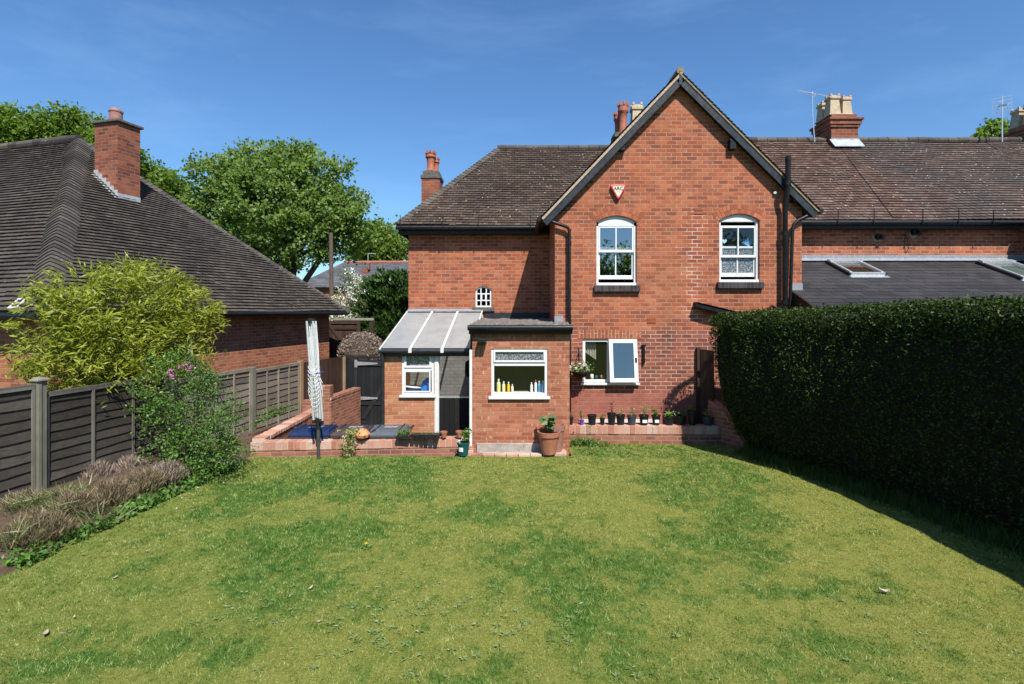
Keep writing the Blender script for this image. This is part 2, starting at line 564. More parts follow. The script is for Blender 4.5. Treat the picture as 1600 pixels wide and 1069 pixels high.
def m_wood(name, stops, scale=3.0, along='Z', rough=0.8, bump=0.4):
    t = NT(name)
    pos = t.pos()
    mp_ = t.add('ShaderNodeMapping')
    sc = {'Z': (22, 22, 1.6), 'X': (1.6, 22, 22), 'Y': (22, 1.6, 22)}[along]
    mp_.inputs['Scale'].default_value = sc
    t.link(pos, mp_.inputs['Vector'])
    g = t.noise(mp_.outputs[0], scale, 6, 0.65, 0.6)
    tone = t.math('ADD', t.math('MULTIPLY', t.attr(), 0.45), t.math('MULTIPLY', g, 0.7), clamp=True)
    col = t.ramp(tone, stops)
    col = t.mix(t.ramp(t.noise(pos, 1.7, 5, 0.65), [(0.42, 0.0), (0.66, 0.55)]), col, t.mix(1.0, col, (0.52, 0.50, 0.40), 'MULTIPLY'))
    col = t.mix(t.ramp(t.noise(mp_.outputs[0], scale * 0.9, 7, 0.75), [(0.60, 0.0), (0.74, 0.45)]), col, t.mix(1.0, col, (2.1, 2.05, 1.9), 'MULTIPLY'))
    t.bsdf(col, rough, 0, 0.25, g, bump, 0.006)
    return t.m


# brickwork
OLD = [(0.0, (0.217, 0.066, 0.039)), (0.16, (0.280, 0.080, 0.041)), (0.45, (0.343, 0.099, 0.048)), (0.75, (0.397, 0.125, 0.060)), (0.94, (0.434, 0.154, 0.078)), (1.0, (0.243, 0.086, 0.056))]
M = {}
M['brick'] = m_brick('old_brick', OLD, (0.42, 0.245, 0.155), mode='gable')
M['brick_plain'] = m_brick('red_brick', OLD, (0.45, 0.29, 0.20))
M['brick_ext'] = m_brick('extension_brick', [(0.0, (0.260, 0.086, 0.050)), (0.4, (0.335, 0.117, 0.065)), (0.8, (0.391, 0.149, 0.082)), (1.0, (0.437, 0.189, 0.112))], (0.391, 0.216, 0.138), 0.225, 0.080, 0.009, mode='ext', soot=0.2)
M['brick_porch'] = m_brick('lean_to_brick', [(0.0, (0.335, 0.126, 0.065)), (0.5, (0.419, 0.171, 0.086)), (1.0, (0.484, 0.243, 0.138))], (0.465, 0.270, 0.163), 0.225, 0.084, 0.008, mode='ext', soot=0.1)
M['brick_bung'] = m_brick('bungalow_brick', [(0.0, (0.265, 0.081, 0.045)), (0.5, (0.372, 0.123, 0.063)), (0.85, (0.431, 0.166, 0.090)), (1.0, (0.216, 0.081, 0.054))], (0.412, 0.257, 0.171), 0.232, 0.084, 0.009)
M['brick_stack'] = m_brick('chimney_brick', [(0.0, (0.136, 0.045, 0.034)), (0.35, (0.246, 0.070, 0.039)), (0.8, (0.340, 0.115, 0.061)), (1.0, (0.170, 0.070, 0.053))], (0.255, 0.164, 0.115), 0.228, 0.084, 0.009)
M['brick_low'] = m_brick('garden_brick', [(0.0, (0.22, 0.085, 0.06)), (0.5, (0.30, 0.115, 0.075)), (1.0, (0.37, 0.16, 0.105))], (0.36, 0.25, 0.18), 0.225, 0.084, 0.010)
M['brick_cope'] = m_brick('coping_brick', [(0.0, (0.40, 0.15, 0.10)), (0.35, (0.50, 0.22, 0.15)), (0.7, (0.55, 0.30, 0.22)), (0.9, (0.58, 0.42, 0.36)), (1.0, (0.32, 0.17, 0.10))], (0.44, 0.33, 0.26), 0.225, 0.078, 0.010, soldier=True, mot=0.6)
M['brick_sold'] = m_brick('soldier_brick', OLD[1:], (0.46, 0.31, 0.22), 0.24, 0.078, 0.009, soldier=True)
M['brick_dark'] = m_brick('sill_brick', [(0.0, (0.03, 0.03, 0.032)), (1.0, (0.07, 0.068, 0.07))], (0.10, 0.095, 0.09), 0.5, 0.08, 0.008, soldier=True)
M['white_brick'] = m_brick('painted_brick', [(0.0, (0.56, 0.54, 0.50)), (1.0, (0.68, 0.66, 0.62))], (0.5, 0.48, 0.45), soot=0.1, mot=0.3)
# roofs
M['tile_wing'] = m_tile('clay_tile', [(0.0, (0.051, 0.036, 0.029)), (0.4, (0.070, 0.048, 0.037)), (0.75, (0.089, 0.061, 0.046)), (1.0, (0.114, 0.079, 0.059))], 0.9, stain=(0.073, 0.063, 0.055))
M['tile_right'] = m_tile('red_clay_tile', [(0.0, (0.071, 0.042, 0.033)), (0.4, (0.105, 0.061, 0.047)), (0.75, (0.130, 0.077, 0.057)), (1.0, (0.168, 0.109, 0.087))], 0.95, stain=(0.088, 0.077, 0.068), join=(0.063, 0.063, 0.061))
M['tile_bung'] = m_tile('dark_tile', [(0.0, (0.051, 0.041, 0.034)), (0.5, (0.072, 0.059, 0.049)), (1.0, (0.097, 0.079, 0.066))], 0.35, stain=(0.092, 0.077, 0.058))
M['slate'] = m_tile('slate', [(0.0, (0.026, 0.024, 0.025)), (0.5, (0.032, 0.030, 0.031)), (1.0, (0.044, 0.041, 0.042))], 0.1, spec=0.35, rough=0.6, fine_scale=20)
M['slate_far'] = m_tile('grey_slate', [(0.0, (0.07, 0.072, 0.08)), (1.0, (0.11, 0.112, 0.12))], 0.0)
M['bonnet'] = m_tile('bonnet_tile', [(0.0, (0.055, 0.048, 0.042)), (0.6, (0.080, 0.069, 0.060)), (1.0, (0.11, 0.094, 0.078))], 0.4, stain=(0.115, 0.096, 0.060))
M['felt'] = m_plain('mossy_felt', (0.12, 0.105, 0.09), 0.95, 0.85, 20, bump=1.0, dirt=0.9, dirtcol=(0.34, 0.32, 0.29))
M['mortar'] = m_plain('verge_mortar', (0.40, 0.30, 0.22), 0.9, 0.3, 25, bump=0.5, dirt=0.5)
M['moss'] = m_plain('mossy_verge', (0.21, 0.17, 0.105), 0.95, 0.4, 30, bump=0.6, dirt=0.5)
M['lead'] = m_plain('lead', (0.259, 0.281, 0.310), 0.5, 0.25, 14, 0.2, dirt=0.4, dirtcol=(0.432, 0.446, 0.461))
M['flash'] = m_plain('new_flashing', (0.496, 0.512, 0.528), 0.4, 0.12, 14, 0.3)
# paint, plastics, metal
M['black'] = m_plain('black_paint', (0.009, 0.0095, 0.010), 0.42, 0.4, 8, spec=0.3, dirt=0.12, dirtcol=(0.06, 0.058, 0.055))
M['barge'] = m_plain('bargeboard_paint', (0.022, 0.025, 0.029), 0.38, 0.4, 8, spec=0.4, dirt=0.2, dirtcol=(0.08, 0.08, 0.08))
M['charcoal'] = m_plain('charcoal_plastic', (0.022, 0.025, 0.029), 0.4, 0.3, 9)
M['white'] = m_plain('white_upvc', (0.66, 0.67, 0.67), 0.3, 0.04, 6, spec=0.5)
M['white_old'] = m_plain('white_gloss_paint', (0.62, 0.62, 0.60), 0.4, 0.06, 10, dirt=0.3, dirtcol=(0.45, 0.43, 0.38))
M['steel'] = m_plain('galvanised', (0.62, 0.63, 0.64), 0.35, 0.15, 20, 0.7)
M['alu'] = m_plain('aluminium', (0.72, 0.74, 0.75), 0.35, 0.08, 20, 0.55)
M['darksteel'] = m_plain('dark_steel', (0.10, 0.105, 0.10), 0.4, 0.3, 12, 0.5)
M['concrete'] = m_plain('concrete', (0.34, 0.30, 0.26), 0.95, 0.25, 9, bump=0.4, dirt=0.5)
M['cap'] = m_plain('mossy_cap', (0.10, 0.09, 0.08), 0.95, 0.5, 18, bump=0.6, dirt=0.5)
M['polycarb'] = None
M['terracotta'] = m_plain('terracotta', (0.33, 0.125, 0.070), 0.75, 0.16, 12, bump=0.1, dirt=0.3, dirtcol=(0.42, 0.26, 0.18))
M['redpot'] = m_plain('red_chimney_pot', (0.33, 0.10, 0.055), 0.7, 0.3, 14, dirt=0.4)
M['buff'] = m_plain('buff_chimney_pot', (0.440, 0.344, 0.230), 0.8, 0.2, 10, dirt=0.5, dirtcol=(0.160, 0.128, 0.093))
M['pinkpot'] = m_plain('pink_clay_pot', (0.28, 0.14, 0.115), 0.7, 0.2, 12)
M['potblack'] = m_plain('black_pot_plastic', (0.012, 0.013, 0.014), 0.45, 0.3, 10)
M['potgrey'] = m_plain('grey_pot_plastic', (0.045, 0.05, 0.058), 0.5, 0.2, 10)
M['potpurple'] = m_plain('purple_pot_plastic', (0.17, 0.045, 0.36), 0.45, 0.12, 10)
M['potgreen'] = m_plain('green_pot_plastic', (0.006, 0.075, 0.07), 0.4, 0.15, 10)
M['orange'] = m_plain('orange_planter', (0.62, 0.25, 0.11), 0.6, 0.12, 10)
M['binblue'] = m_plain('blue_bin_lid', (0.007, 0.019, 0.069), 0.42, 0.2, 6, dirt=0.25, dirtcol=(0.048, 0.054, 0.061))
M['binbrown'] = m_plain('brown_bin_lid', (0.055, 0.034, 0.032), 0.45, 0.2, 6, dirt=0.25, dirtcol=(0.1, 0.08, 0.07))
M['bingrey'] = m_plain('grey_bin_lid', (0.075, 0.088, 0.10), 0.45, 0.2, 6, dirt=0.25, dirtcol=(0.14, 0.14, 0.14))
M['binbody'] = m_plain('bin_body', (0.020, 0.023, 0.026), 0.5, 0.2, 6)
M['paper'] = m_plain('white_label', (0.72, 0.72, 0.70), 0.6, 0.08, 30)
M['soil'] = m_plain('soil', (0.075, 0.048, 0.030), 0.98, 0.5, 20, bump=1.0, dirt=0.4, dirtcol=(0.17, 0.13, 0.09))
M['bluecloth'] = m_plain('blue_cloth', (0.02, 0.16, 0.55), 0.8, 0.25, 14)
M['navy'] = m_plain('navy_cloth', (0.03, 0.03, 0.14), 0.8, 0.3, 14)
M['whitecloth'] = m_plain('white_cloth', (0.7, 0.7, 0.7), 0.8, 0.1, 14)
M['line'] = m_plain('white_line', (0.72, 0.72, 0.70), 0.6, 0.1, 30)
M['strap'] = m_plain('blue_strap', (0.03, 0.05, 0.35), 0.6, 0.1, 30)
M['red'] = m_plain('red_plastic', (0.62, 0.055, 0.075), 0.4, 0.06, 10)
M['cream'] = m_plain('cream_plastic', (0.72, 0.66, 0.47), 0.5, 0.06, 10)
M['ink'] = m_plain('black_ink', (0.015, 0.015, 0.015), 0.5, 0.1, 10)
M['iceblue'] = m_plain('pale_blue_plastic', (0.36, 0.60, 0.82), 0.4, 0.15, 10)
M['midblue'] = m_plain('mid_blue_plastic', (0.08, 0.28, 0.52), 0.4, 0.35, 14)
M['yellow'] = m_plain('yellow_plastic', (0.75, 0.46, 0.04), 0.4, 0.1, 10)
M['lemon'] = m_plain('pale_yellow_plastic', (0.72, 0.66, 0.30), 0.4, 0.1, 10)
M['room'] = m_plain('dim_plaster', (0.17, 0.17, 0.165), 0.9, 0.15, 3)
M['curtain'] = m_plain('net_curtain', (0.35, 0.33, 0.28), 0.9, 0.15, 5)
M['dryleaf'] = m_plain('dry_leaf', (0.413, 0.350, 0.260), 0.8, 0.25, 30)
M['paving'] = m_plain('patio_paving', (0.26, 0.23, 0.20), 0.9, 0.2, 3, bump=0.3, dirt=0.4)
M['ground'] = m_plain('far_ground', (0.075, 0.095, 0.035), 0.95, 0.4, 0.4)
# timber
M['fence'] = m_wood('weathered_larch', [(0.2, (0.018, 0.014, 0.012)), (0.45, (0.050, 0.042, 0.035)), (0.72, (0.092, 0.079, 0.067)), (1.0, (0.18, 0.16, 0.14))], 3.0, 'Y')
M['fence_far'] = m_wood('weathered_panel', [(0.15, (0.06, 0.05, 0.042)), (0.45, (0.14, 0.115, 0.095)), (0.75, (0.21, 0.175, 0.145)), (1.0, (0.28, 0.24, 0.20))], 3.0, 'Y')
M['post'] = m_wood('grey_green_post', [(0.1, (0.10, 0.095, 0.075)), (0.5, (0.20, 0.19, 0.15)), (0.8, (0.27, 0.26, 0.215)), (1.0, (0.34, 0.32, 0.27))], 2.0, 'Z')
M['post_tan'] = m_wood('tan_post', [(0.1, (0.17, 0.11, 0.062)), (0.5, (0.27, 0.185, 0.105)), (1.0, (0.40, 0.28, 0.17))], 2.0, 'Z')
M['brownwood'] = m_wood('brown_stained_board', [(0.1, (0.026, 0.014, 0.011)), (0.5, (0.050, 0.028, 0.020)), (1.0, (0.085, 0.05, 0.036))], 2.5, 'Z')
M['blackwood'] = m_wood('black_stained_board', [(0.1, (0.007, 0.008, 0.009)), (0.6, (0.017, 0.019, 0.021)), (1.0, (0.035, 0.037, 0.04))], 2.5, 'Z', 0.6)
M['peelwood'] = m_wood('peeling_black_paint', [(0.60, (0.010, 0.010, 0.010)), (0.78, (0.018, 0.017, 0.016)), (0.86, (0.11, 0.105, 0.10)), (1.0, (0.26, 0.25, 0.23))], 4.0, 'Z', 0.7)
M['bark'] = m_wood('bark', [(0.2, (0.035, 0.026, 0.02)), (0.6, (0.075, 0.058, 0.043)), (1.0, (0.12, 0.10, 0.08))], 1.0, 'Z', 0.95, 1.0)
M['polewood'] = m_wood('pole_wood', [(0.2, (0.06, 0.04, 0.032)), (0.7, (0.12, 0.085, 0.065))], 1.0, 'Z')
M['cane'] = m_plain('bamboo_cane', (0.22, 0.20, 0.06), 0.5, 0.3, 10)
# glass
M['glass'] = m_glass('window_glass', 0.26)
M['glass_clear'] = m_glass('clear_glass', 0.02, (0.96, 0.97, 0.96))
M['glass_bronze'] = m_glass('grey_tinted_glass', 0.20, gcol=(1.0, 0.88, 0.72))
M['frost'] = m_glass('obscure_glass', 0.05, rough=0.12, frost=True)
# foliage
G = lambda *a: list(zip((0.0, 0.35, 0.7, 1.0), a))
M['leaf_tree'] = m_leaf('sycamore_leaf', G((0.064, 0.106, 0.025), (0.132, 0.211, 0.047), (0.201, 0.299, 0.077), (0.344, 0.422, 0.155)), 0.5)
M['leaf_lime'] = m_leaf('lime_leaf', G((0.06, 0.105, 0.014), (0.115, 0.185, 0.024), (0.17, 0.25, 0.036), (0.24, 0.30, 0.06)), 0.5)
M['leaf_mid'] = m_leaf('oak_leaf', G((0.058, 0.104, 0.016), (0.111, 0.189, 0.026), (0.163, 0.260, 0.036), (0.247, 0.325, 0.072)), 0.5)
M['leaf_con'] = m_leaf('cypress_spray', G((0.018, 0.042, 0.010), (0.036, 0.080, 0.016), (0.062, 0.12, 0.024), (0.10, 0.165, 0.040)), 0.2)
M['leaf_blos'] = m_leaf('blossom_tree_leaf', G((0.05, 0.09, 0.02), (0.08, 0.14, 0.03), (0.14, 0.19, 0.06), (0.2, 0.23, 0.09)))
M['petal_white'] = m_leaf('white_petal', G((0.55, 0.55, 0.46), (0.68, 0.68, 0.6), (0.75, 0.75, 0.7), (0.8, 0.8, 0.75)), 0.25)
M['petal_pink'] = m_leaf('pink_petal', G((0.40, 0.12, 0.24), (0.52, 0.20, 0.34), (0.58, 0.28, 0.42), (0.66, 0.40, 0.52)), 0.25)
M['leaf_hedge'] = m_leaf('privet_leaf', G((0.009, 0.018, 0.003), (0.020, 0.043, 0.005), (0.040, 0.072, 0.007), (0.075, 0.106, 0.014)), 0.2, 0.55, 0.3)
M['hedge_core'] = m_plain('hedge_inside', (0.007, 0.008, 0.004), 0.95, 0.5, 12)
M['leaf_bamboo'] = m_leaf('bamboo_leaf', G((0.108, 0.140, 0.014), (0.216, 0.257, 0.025), (0.335, 0.374, 0.050), (0.475, 0.468, 0.112)), 0.4)
M['leaf_shrub'] = m_leaf('shrub_leaf', G((0.036, 0.080, 0.016), (0.078, 0.167, 0.029), (0.127, 0.248, 0.046), (0.198, 0.321, 0.078)), 0.35)
M['leaf_pot'] = m_leaf('seedling_leaf', G((0.05, 0.09, 0.02), (0.09, 0.17, 0.03), (0.15, 0.24, 0.05), (0.25, 0.32, 0.10)), 0.35)
M['leaf_rhub'] = m_leaf('broad_pot_leaf', G((0.05, 0.10, 0.04), (0.10, 0.18, 0.07), (0.16, 0.26, 0.11), (0.24, 0.34, 0.17)), 0.3)
M['leaf_pale'] = m_leaf('pale_sprig_leaf', G((0.14, 0.17, 0.05), (0.25, 0.27, 0.09), (0.36, 0.34, 0.14), (0.5, 0.42, 0.25)), 0.35)
M['leaf_red'] = m_leaf('red_brown_leaf', G((0.10, 0.035, 0.02), (0.20, 0.07, 0.03), (0.28, 0.12, 0.05), (0.3, 0.2, 0.08)), 0.3)
M['twig'] = m_leaf('dead_twig', G((0.10, 0.065, 0.050), (0.20, 0.14, 0.11), (0.33, 0.26, 0.21), (0.46, 0.40, 0.34)), 0.1, 0.8, 0.2)
M['heath'] = m_leaf('heather_twig', G((0.077, 0.084, 0.023), (0.147, 0.115, 0.062), (0.257, 0.189, 0.122), (0.436, 0.378, 0.234)), 0.15, 0.8, 0.2)


def m_grass(name):
    t = NT(name)
    r, lu = t.attr('rnd'), t.attr('lush')
    dry = t.ramp(r, [(0.0, (0.068, 0.105, 0.013)), (0.35, (0.155, 0.213, 0.029)), (0.75, (0.260, 0.308, 0.062)), (0.93, (0.364, 0.369, 0.128)), (1.0, (0.485, 0.469, 0.213))])
    lsh = t.ramp(r, [(0.0, (0.024, 0.077, 0.009)), (0.45, (0.081, 0.180, 0.024)), (0.85, (0.162, 0.284, 0.051)), (1.0, (0.335, 0.412, 0.132))])
    col = t.mix(lu, dry, lsh)
    p = t.add('ShaderNodeBsdfPrincipled'); p.inputs['Roughness'].default_value = 0.6; p.inputs['Specular IOR Level'].default_value = 0.25
    t.link(col, p.inputs['Base Color'])
    tr = t.add('ShaderNodeBsdfTranslucent'); t.link(col, tr.inputs['Color'])
    mx = t.add('ShaderNodeMixShader'); mx.inputs[0].default_value = 0.3
    t.link(p.outputs[0], mx.inputs[1]); t.link(tr.outputs[0], mx.inputs[2]); t.link(mx.outputs[0], t.out.inputs['Surface'])
    return t.m


def m_lawn(name):
    t = NT(name)
    pos, lu = t.pos(), t.attr('lush')
    f = t.noise(pos, 55, 6, 0.75)
    dry = t.ramp(f, [(0.25, (0.079, 0.095, 0.016)), (0.5, (0.186, 0.195, 0.040)), (0.75, (0.315, 0.293, 0.099))])
    lsh = t.ramp(f, [(0.25, (0.024, 0.058, 0.009)), (0.55, (0.067, 0.136, 0.022)), (0.8, (0.157, 0.231, 0.050))])
    t.bsdf(t.mix(lu, dry, lsh), 0.95, 0, 0.1, f, 0.8, 0.02)
    return t.m


def m_poly():
    t = NT('cloudy_polycarbonate')
    pos = t.pos()
    col = t.ramp(t.noise(pos, 3.0, 7, 0.7), [(0.3, (0.38, 0.38, 0.365)), (0.6, (0.48, 0.48, 0.465)), (0.8, (0.35, 0.32, 0.26))])
    p = t.add('ShaderNodeBsdfPrincipled'); p.inputs['Roughness'].default_value = 0.35
    t.link(col, p.inputs['Base Color'])
    tr = t.add('ShaderNodeBsdfTransparent'); tr.inputs['Color'].default_value = (0.92, 0.93, 0.92, 1)
    mx = t.add('ShaderNodeMixShader')
    t.link(t.ramp(t.noise(pos, 2.0, 6, 0.7), [(0.3, 0.44), (0.7, 0.58)]), mx.inputs[0])
    t.link(p.outputs[0], mx.inputs[1]); t.link(tr.outputs[0], mx.inputs[2]); t.link(mx.outputs[0], t.out.inputs['Surface'])
    return t.m


M['grass'] = m_grass('grass_blade')
M['long_grass'] = m_leaf('shade_toned_grass_blade', G((0.020, 0.045, 0.008), (0.036, 0.075, 0.012), (0.060, 0.11, 0.018), (0.10, 0.14, 0.03)), 0.2)  # deep green darkened further: the hedge's shade is put into the blade colour
M['lawn'] = m_lawn('lawn_turf')
M['polycarb'] = m_poly()


# ------------------------------------------------------------------ building helpers
def clip(sub, clipper):
    """Sutherland-Hodgman, clipper convex and counter-clockwise"""
    out = sub
    m = len(clipper)
    for i in range(m):
        (ax, ay), (bx, by) = clipper[i], clipper[(i + 1) % m]
        inp, out = out, []
        if not inp: return []
        def side(p): return (bx - ax) * (p[1] - ay) - (by - ay) * (p[0] - ax)
        for k in range(len(inp)):
            p, q = inp[k], inp[(k + 1) % len(inp)]
            sp_, sq = side(p), side(q)
            if sp_ >= 0: out.append(p)
            if (sp_ >= 0) != (sq >= 0):
                t = sp_ / (sp_ - sq)
                out.append((p[0] + (q[0] - p[0]) * t, p[1] + (q[1] - p[1]) * t))
    return out


def tiled(mb, O, u, v, poly, g=0.1, w=0.165, lift=0.016, jit=0.004, gap=0.004):
    """courses of separate tiles on the plane O + a*u + b*v inside the convex outline poly [(a, b)]"""
    O, u, v = Vector(O), Vector(u).normalized(), Vector(v).normalized()
    n = u.cross(v).normalized()
    if n.z < 0: n = -n
    area = sum(poly[i][0] * poly[(i + 1) % len(poly)][1] - poly[(i + 1) % len(poly)][0] * poly[i][1] for i in range(len(poly)))
    if area < 0: poly = poly[::-1]
    mb.poly([O + u * a + v * b - n * 0.045 for a, b in poly], 0.1)
    a0, a1 = min(p[0] for p in poly), max(p[0] for p in poly)
    b0, b1 = min(p[1] for p in poly), max(p[1] for p in poly)
    rows = int((b1 - b0) / g) + 1
    for j in range(rows):
        v0 = b0 + j * g
        sag = 0.006 * math.sin(j * 1.7)
        rowtone = random.uniform(-0.12, 0.12)
        k = 0
        a = a0 - (w * 0.5 if j % 2 else 0.0) - w * random.uniform(0, 0.08)
        while a < a1:
            rect = [(a + gap, v0), (a + w - gap, v0), (a + w - gap, v0 + g), (a + gap, v0 + g)]
            c = clip(rect, poly)
            a += w
            if len(c) < 3: continue
            jt, tl = random.uniform(0, jit), random.uniform(-jit, jit)
            dv = random.uniform(-0.004, 0.004)
            if lift > .02 and random.random() < .012: dv = -random.uniform(.015, .04)
            sagh = (.016 * math.sin(a * .75 + v0 * .9 + 1.3) + .010 * math.sin(a * 1.9 - v0 * 1.4)) if lift > .02 else 0.0
            def P(pt, low=0.0):
                h = lift * (1 - (pt[1] - v0) / g) + jt + sagh + tl * ((pt[0] - a) / w + 0.5) + 0.002
                return O + u * pt[0] + v * (pt[1] + (dv if pt[1] < v0 + 1e-4 else 0)) + n * (h - low)
            rr = min(1, max(0, random.random() + rowtone))
            mb.poly([P(p) for p in c], rr)
            for i in range(len(c)):
                p, q = c[i], c[(i + 1) % len(c)]
                if abs(p[1] - v0) < 1e-4 and abs(q[1] - v0) < 1e-4:
                    mb.poly([P(q), P(p), P(p, lift + 0.014), P(q, lift + 0.014)], rr * 0.5)


def hip_tiles(mb, A, B, d1, d2, step=0.11, w=0.2, rise=0.07, lift=0.03):
    """bonnet tiles up the hip from A to B; d1, d2 point down into the two slopes"""
    A, B = Vector(A), Vector(B)
    d = (B - A)
    L = d.length
    d.normalize()
    d1, d2 = Vector(d1).normalized(), Vector(d2).normalized()
    up = -(d1 + d2)
    up = (up - d * up.dot(d)).normalized()
    k = int(L / step)
    K = 8
    for i in range(k):
        t0 = i * step
        ww = w * random.uniform(0.94, 1.06)
        def arc(t, h):
            pts = []
            for q in range(K + 1):
                s_ = q / K * 2 - 1
                side = d1 if s_ < 0 else d2
                pts.append(A + d * t + side * (abs(s_) * ww) + up * (rise * (1 - s_ * s_) + h))
            return pts
        lo, hi = arc(t0 - 0.03, lift), arc(t0 + step, 0.004)
        und = arc(t0 - 0.03, -0.02)
        rr = random.random()
        for q in range(K):
            mb.poly([lo[q], lo[q + 1], hi[q + 1], hi[q]], rr)
            mb.poly([lo[q + 1], lo[q], und[q], und[q + 1]], rr * 0.5)


def ridge_tiles(mb, A, B, r=0.11, step=0.3):
    A, B = Vector(A), Vector(B)
    d = B - A
    n = max(1, int(d.length / step))
    for i in range(n):
        p, q = A + d * (i / n), A + d * ((i + 1) / n)
        dz = random.uniform(-0.008, 0.008)
        mb.tube([p + Vector((0, 0, dz)), q + Vector((0, 0, dz)) - d.normalized() * 0.012], r * random.uniform(0.97, 1.03), 10)


def wall_holes(mb, x0, x1, z0, z1, Y, holes, depth=0.12):
    """upright wall sheet facing -y with openings; holes = (x0, x1, z0, z_spring, z_crown)"""
    xs = sorted(set([x0, x1] + [h[0] for h in holes] + [h[1] for h in holes]))
    zs = sorted(set([z0, z1] + [h[2] for h in holes] + [h[4] for h in holes]))
    for i in range(len(xs) - 1):
        for j in range(len(zs) - 1):
            cx, cz = (xs[i] + xs[i + 1]) / 2, (zs[j] + zs[j + 1]) / 2
            if any(h[0] < cx < h[1] and h[2] < cz < h[4] for h in holes): continue
            mb.poly([(xs[i], Y, zs[j]), (xs[i + 1], Y, zs[j]), (xs[i + 1], Y, zs[j + 1]), (xs[i], Y, zs[j + 1])])
    for (a, b, c, sp_, cr) in holes:
        K = 10 if cr > sp_ + 1e-4 else 1
        top = []
        for k in range(K + 1):
            s_ = k / K * 2 - 1
            top.append((a + (b - a) * k / K, sp_ + (cr - sp_) * (1 - s_ * s_)))
        if K > 1:
            for k in range(K):
                (xa, za), (xb, zb) = top[k], top[k + 1]
                mb.poly([(xa, Y, za), (xb, Y, zb), (xb, Y, cr), (xa, Y, cr)])
        out = [(a, c), (b, c)] + top[::-1]
        for k in range(len(out)):
            (xa, za), (xb, zb) = out[k], out[(k + 1) % len(out)]
            if abs(xa - xb) + abs(za - zb) < 1e-6: continue
            mb.poly([(xa, Y, za), (xa, Y + depth, za), (xb, Y + depth, zb), (xb, Y, zb)])


def frame_bars(mb, x0, x1, z0, z1, y0, y1, t):
    """four bars round a rectangle"""
    mb.box(x0, x0 + t, y0, y1, z0, z1)
    mb.box(x1 - t, x1, y0, y1, z0, z1)
    mb.box(x0 + t, x1 - t, y0, y1, z0, z0 + t)
    mb.box(x0 + t, x1 - t, y0, y1, z1 - t, z1)


def pane(x0, x1, z0, z1, y, mat, parent, name='pane'):
    mb = MB(); mb.poly([(x0, y, z0), (x1, y, z0), (x1, y, z1), (x0, y, z1)])
    return mb.build(name, mat, parent)


def arch_bricks(mb, x0, x1, sp_, cr, Y, ring=0.21, n=15):
    """ring of header bricks over a curved head"""
    w, h = (x1 - x0) / 2, cr - sp_
    Rr = (w * w + h * h) / (2 * h)
    cx, cz = (x0 + x1) / 2, cr - Rr
    a0 = math.asin(w / Rr) * 1.08
    for k in range(n):
        t0, t1 = -a0 + 2 * a0 * k / n, -a0 + 2 * a0 * (k + 0.86) / n
        for (ra, rb) in ((Rr + 0.004, Rr + ring * 0.48), (Rr + ring * 0.52, Rr + ring)):
            q = [(cx + r * math.sin(t), Y - 0.004, cz + r * math.cos(t)) for (r, t) in ((ra, t0), (ra, t1), (rb, t1), (rb, t0))]
            mb.prism(q, (0, 0.02, 0))
M['arch'] = m_tile('arch_brick', OLD[1:], 0.0)

# ------------------------------------------------------------------ the setting: ground, lawn, bed, patio
LOW = -0.62                                     # patio level, behind the low walls
g = MB(); g.poly([(-400, -400, LOW - 0.03), (400, -400, LOW - 0.03), (400, 700, LOW - 0.03), (-400, 700, LOW - 0.03)])
tag(g.build('ground', M['ground']), kind='structure')
p_ = MB(); p_.poly([(-6, 9.75, LOW), (7, 9.75, LOW), (7, 17, LOW), (-6, 17, LOW)])
tag(p_.build('patio', M['paving']), kind='structure')


def at0(px, py):
    Y = 2224.0 / (py - 485)
    return (px - 807) / 800 * Y, Y


PATCH = []
for (px, py, rx, ry, k) in ((560, 742, 120, 26, 1), (420, 770, 85, 24, .8), (640, 712, 95, 9, .9), (470, 850, 115, 42, .9), (415, 915, 90, 40, .7),
                            (360, 1000, 130, 45, .6), (790, 800, 75, 22, .8), (890, 885, 125, 50, 1), (860, 950, 80, 34, .8), (985, 880, 75, 34, .8),
                            (1100, 748, 100, 30, .9), (1150, 798, 75, 30, .9), (1130, 842, 95, 26, 1), (1290, 925, 95, 30, 1), (980, 1020, 110, 50, .7),
                            (170, 1020, 110, 30, .7), (1250, 1040, 130, 40, .55), (930, 700, 80, 8, .6), (330, 745, 70, 16, .45), (1060, 705, 90, 8, .5), (700, 1050, 120, 26, .5), (590, 775, 60, 18, .7), (1400, 1050, 100, 20, .4)):
    x, y = at0(px, py)
    _, ya = at0(px, py - ry); _, yb = at0(px, py + ry)
    PATCH.append((x, y, rx / 800 * y, (ya - yb) / 2, k))


def lush(x, y):
    wx = x + (fbm(x * 1.7 + 7, y * 1.7, 3) - .5) * 1.5
    wy = y + (fbm(x * 1.7, y * 1.7 + 9, 5) - .5) * 1.5
    v = np.zeros_like(x)
    for (cx, cy, rx, ry, k) in PATCH:
        d = ((wx - cx) / rx) ** 2 + ((wy - cy) / ry) ** 2
        v = np.maximum(v, k * np.clip((1.6 - d) * .75, 0, 1))
    n = fbm(x * 2.6, y * 2.6, 17)
    n2 = fbm(x * 8.0, y * 8.0, 23)
    n3 = fbm(x * 15, y * 15, 51)
    v = .80 * v * (0.5 + .7 * n2) + (n - 0.42) * 1.15 + (n2 - .5) * .9 + (n3 - .5) * .85
    v = .5 + .5 * np.tanh((v - .42) * 2.3)
    left = np.clip((-x - 1.2) / 3.5, 0, 1) * 0.18 - np.clip((x - 1.0) / 3.5, 0, 1) * .12
    return np.clip(v + left, 0, 1)


def lawn_z(x, y): return (fbm(x * .9, y * .9, 31) - .5) * 0.05


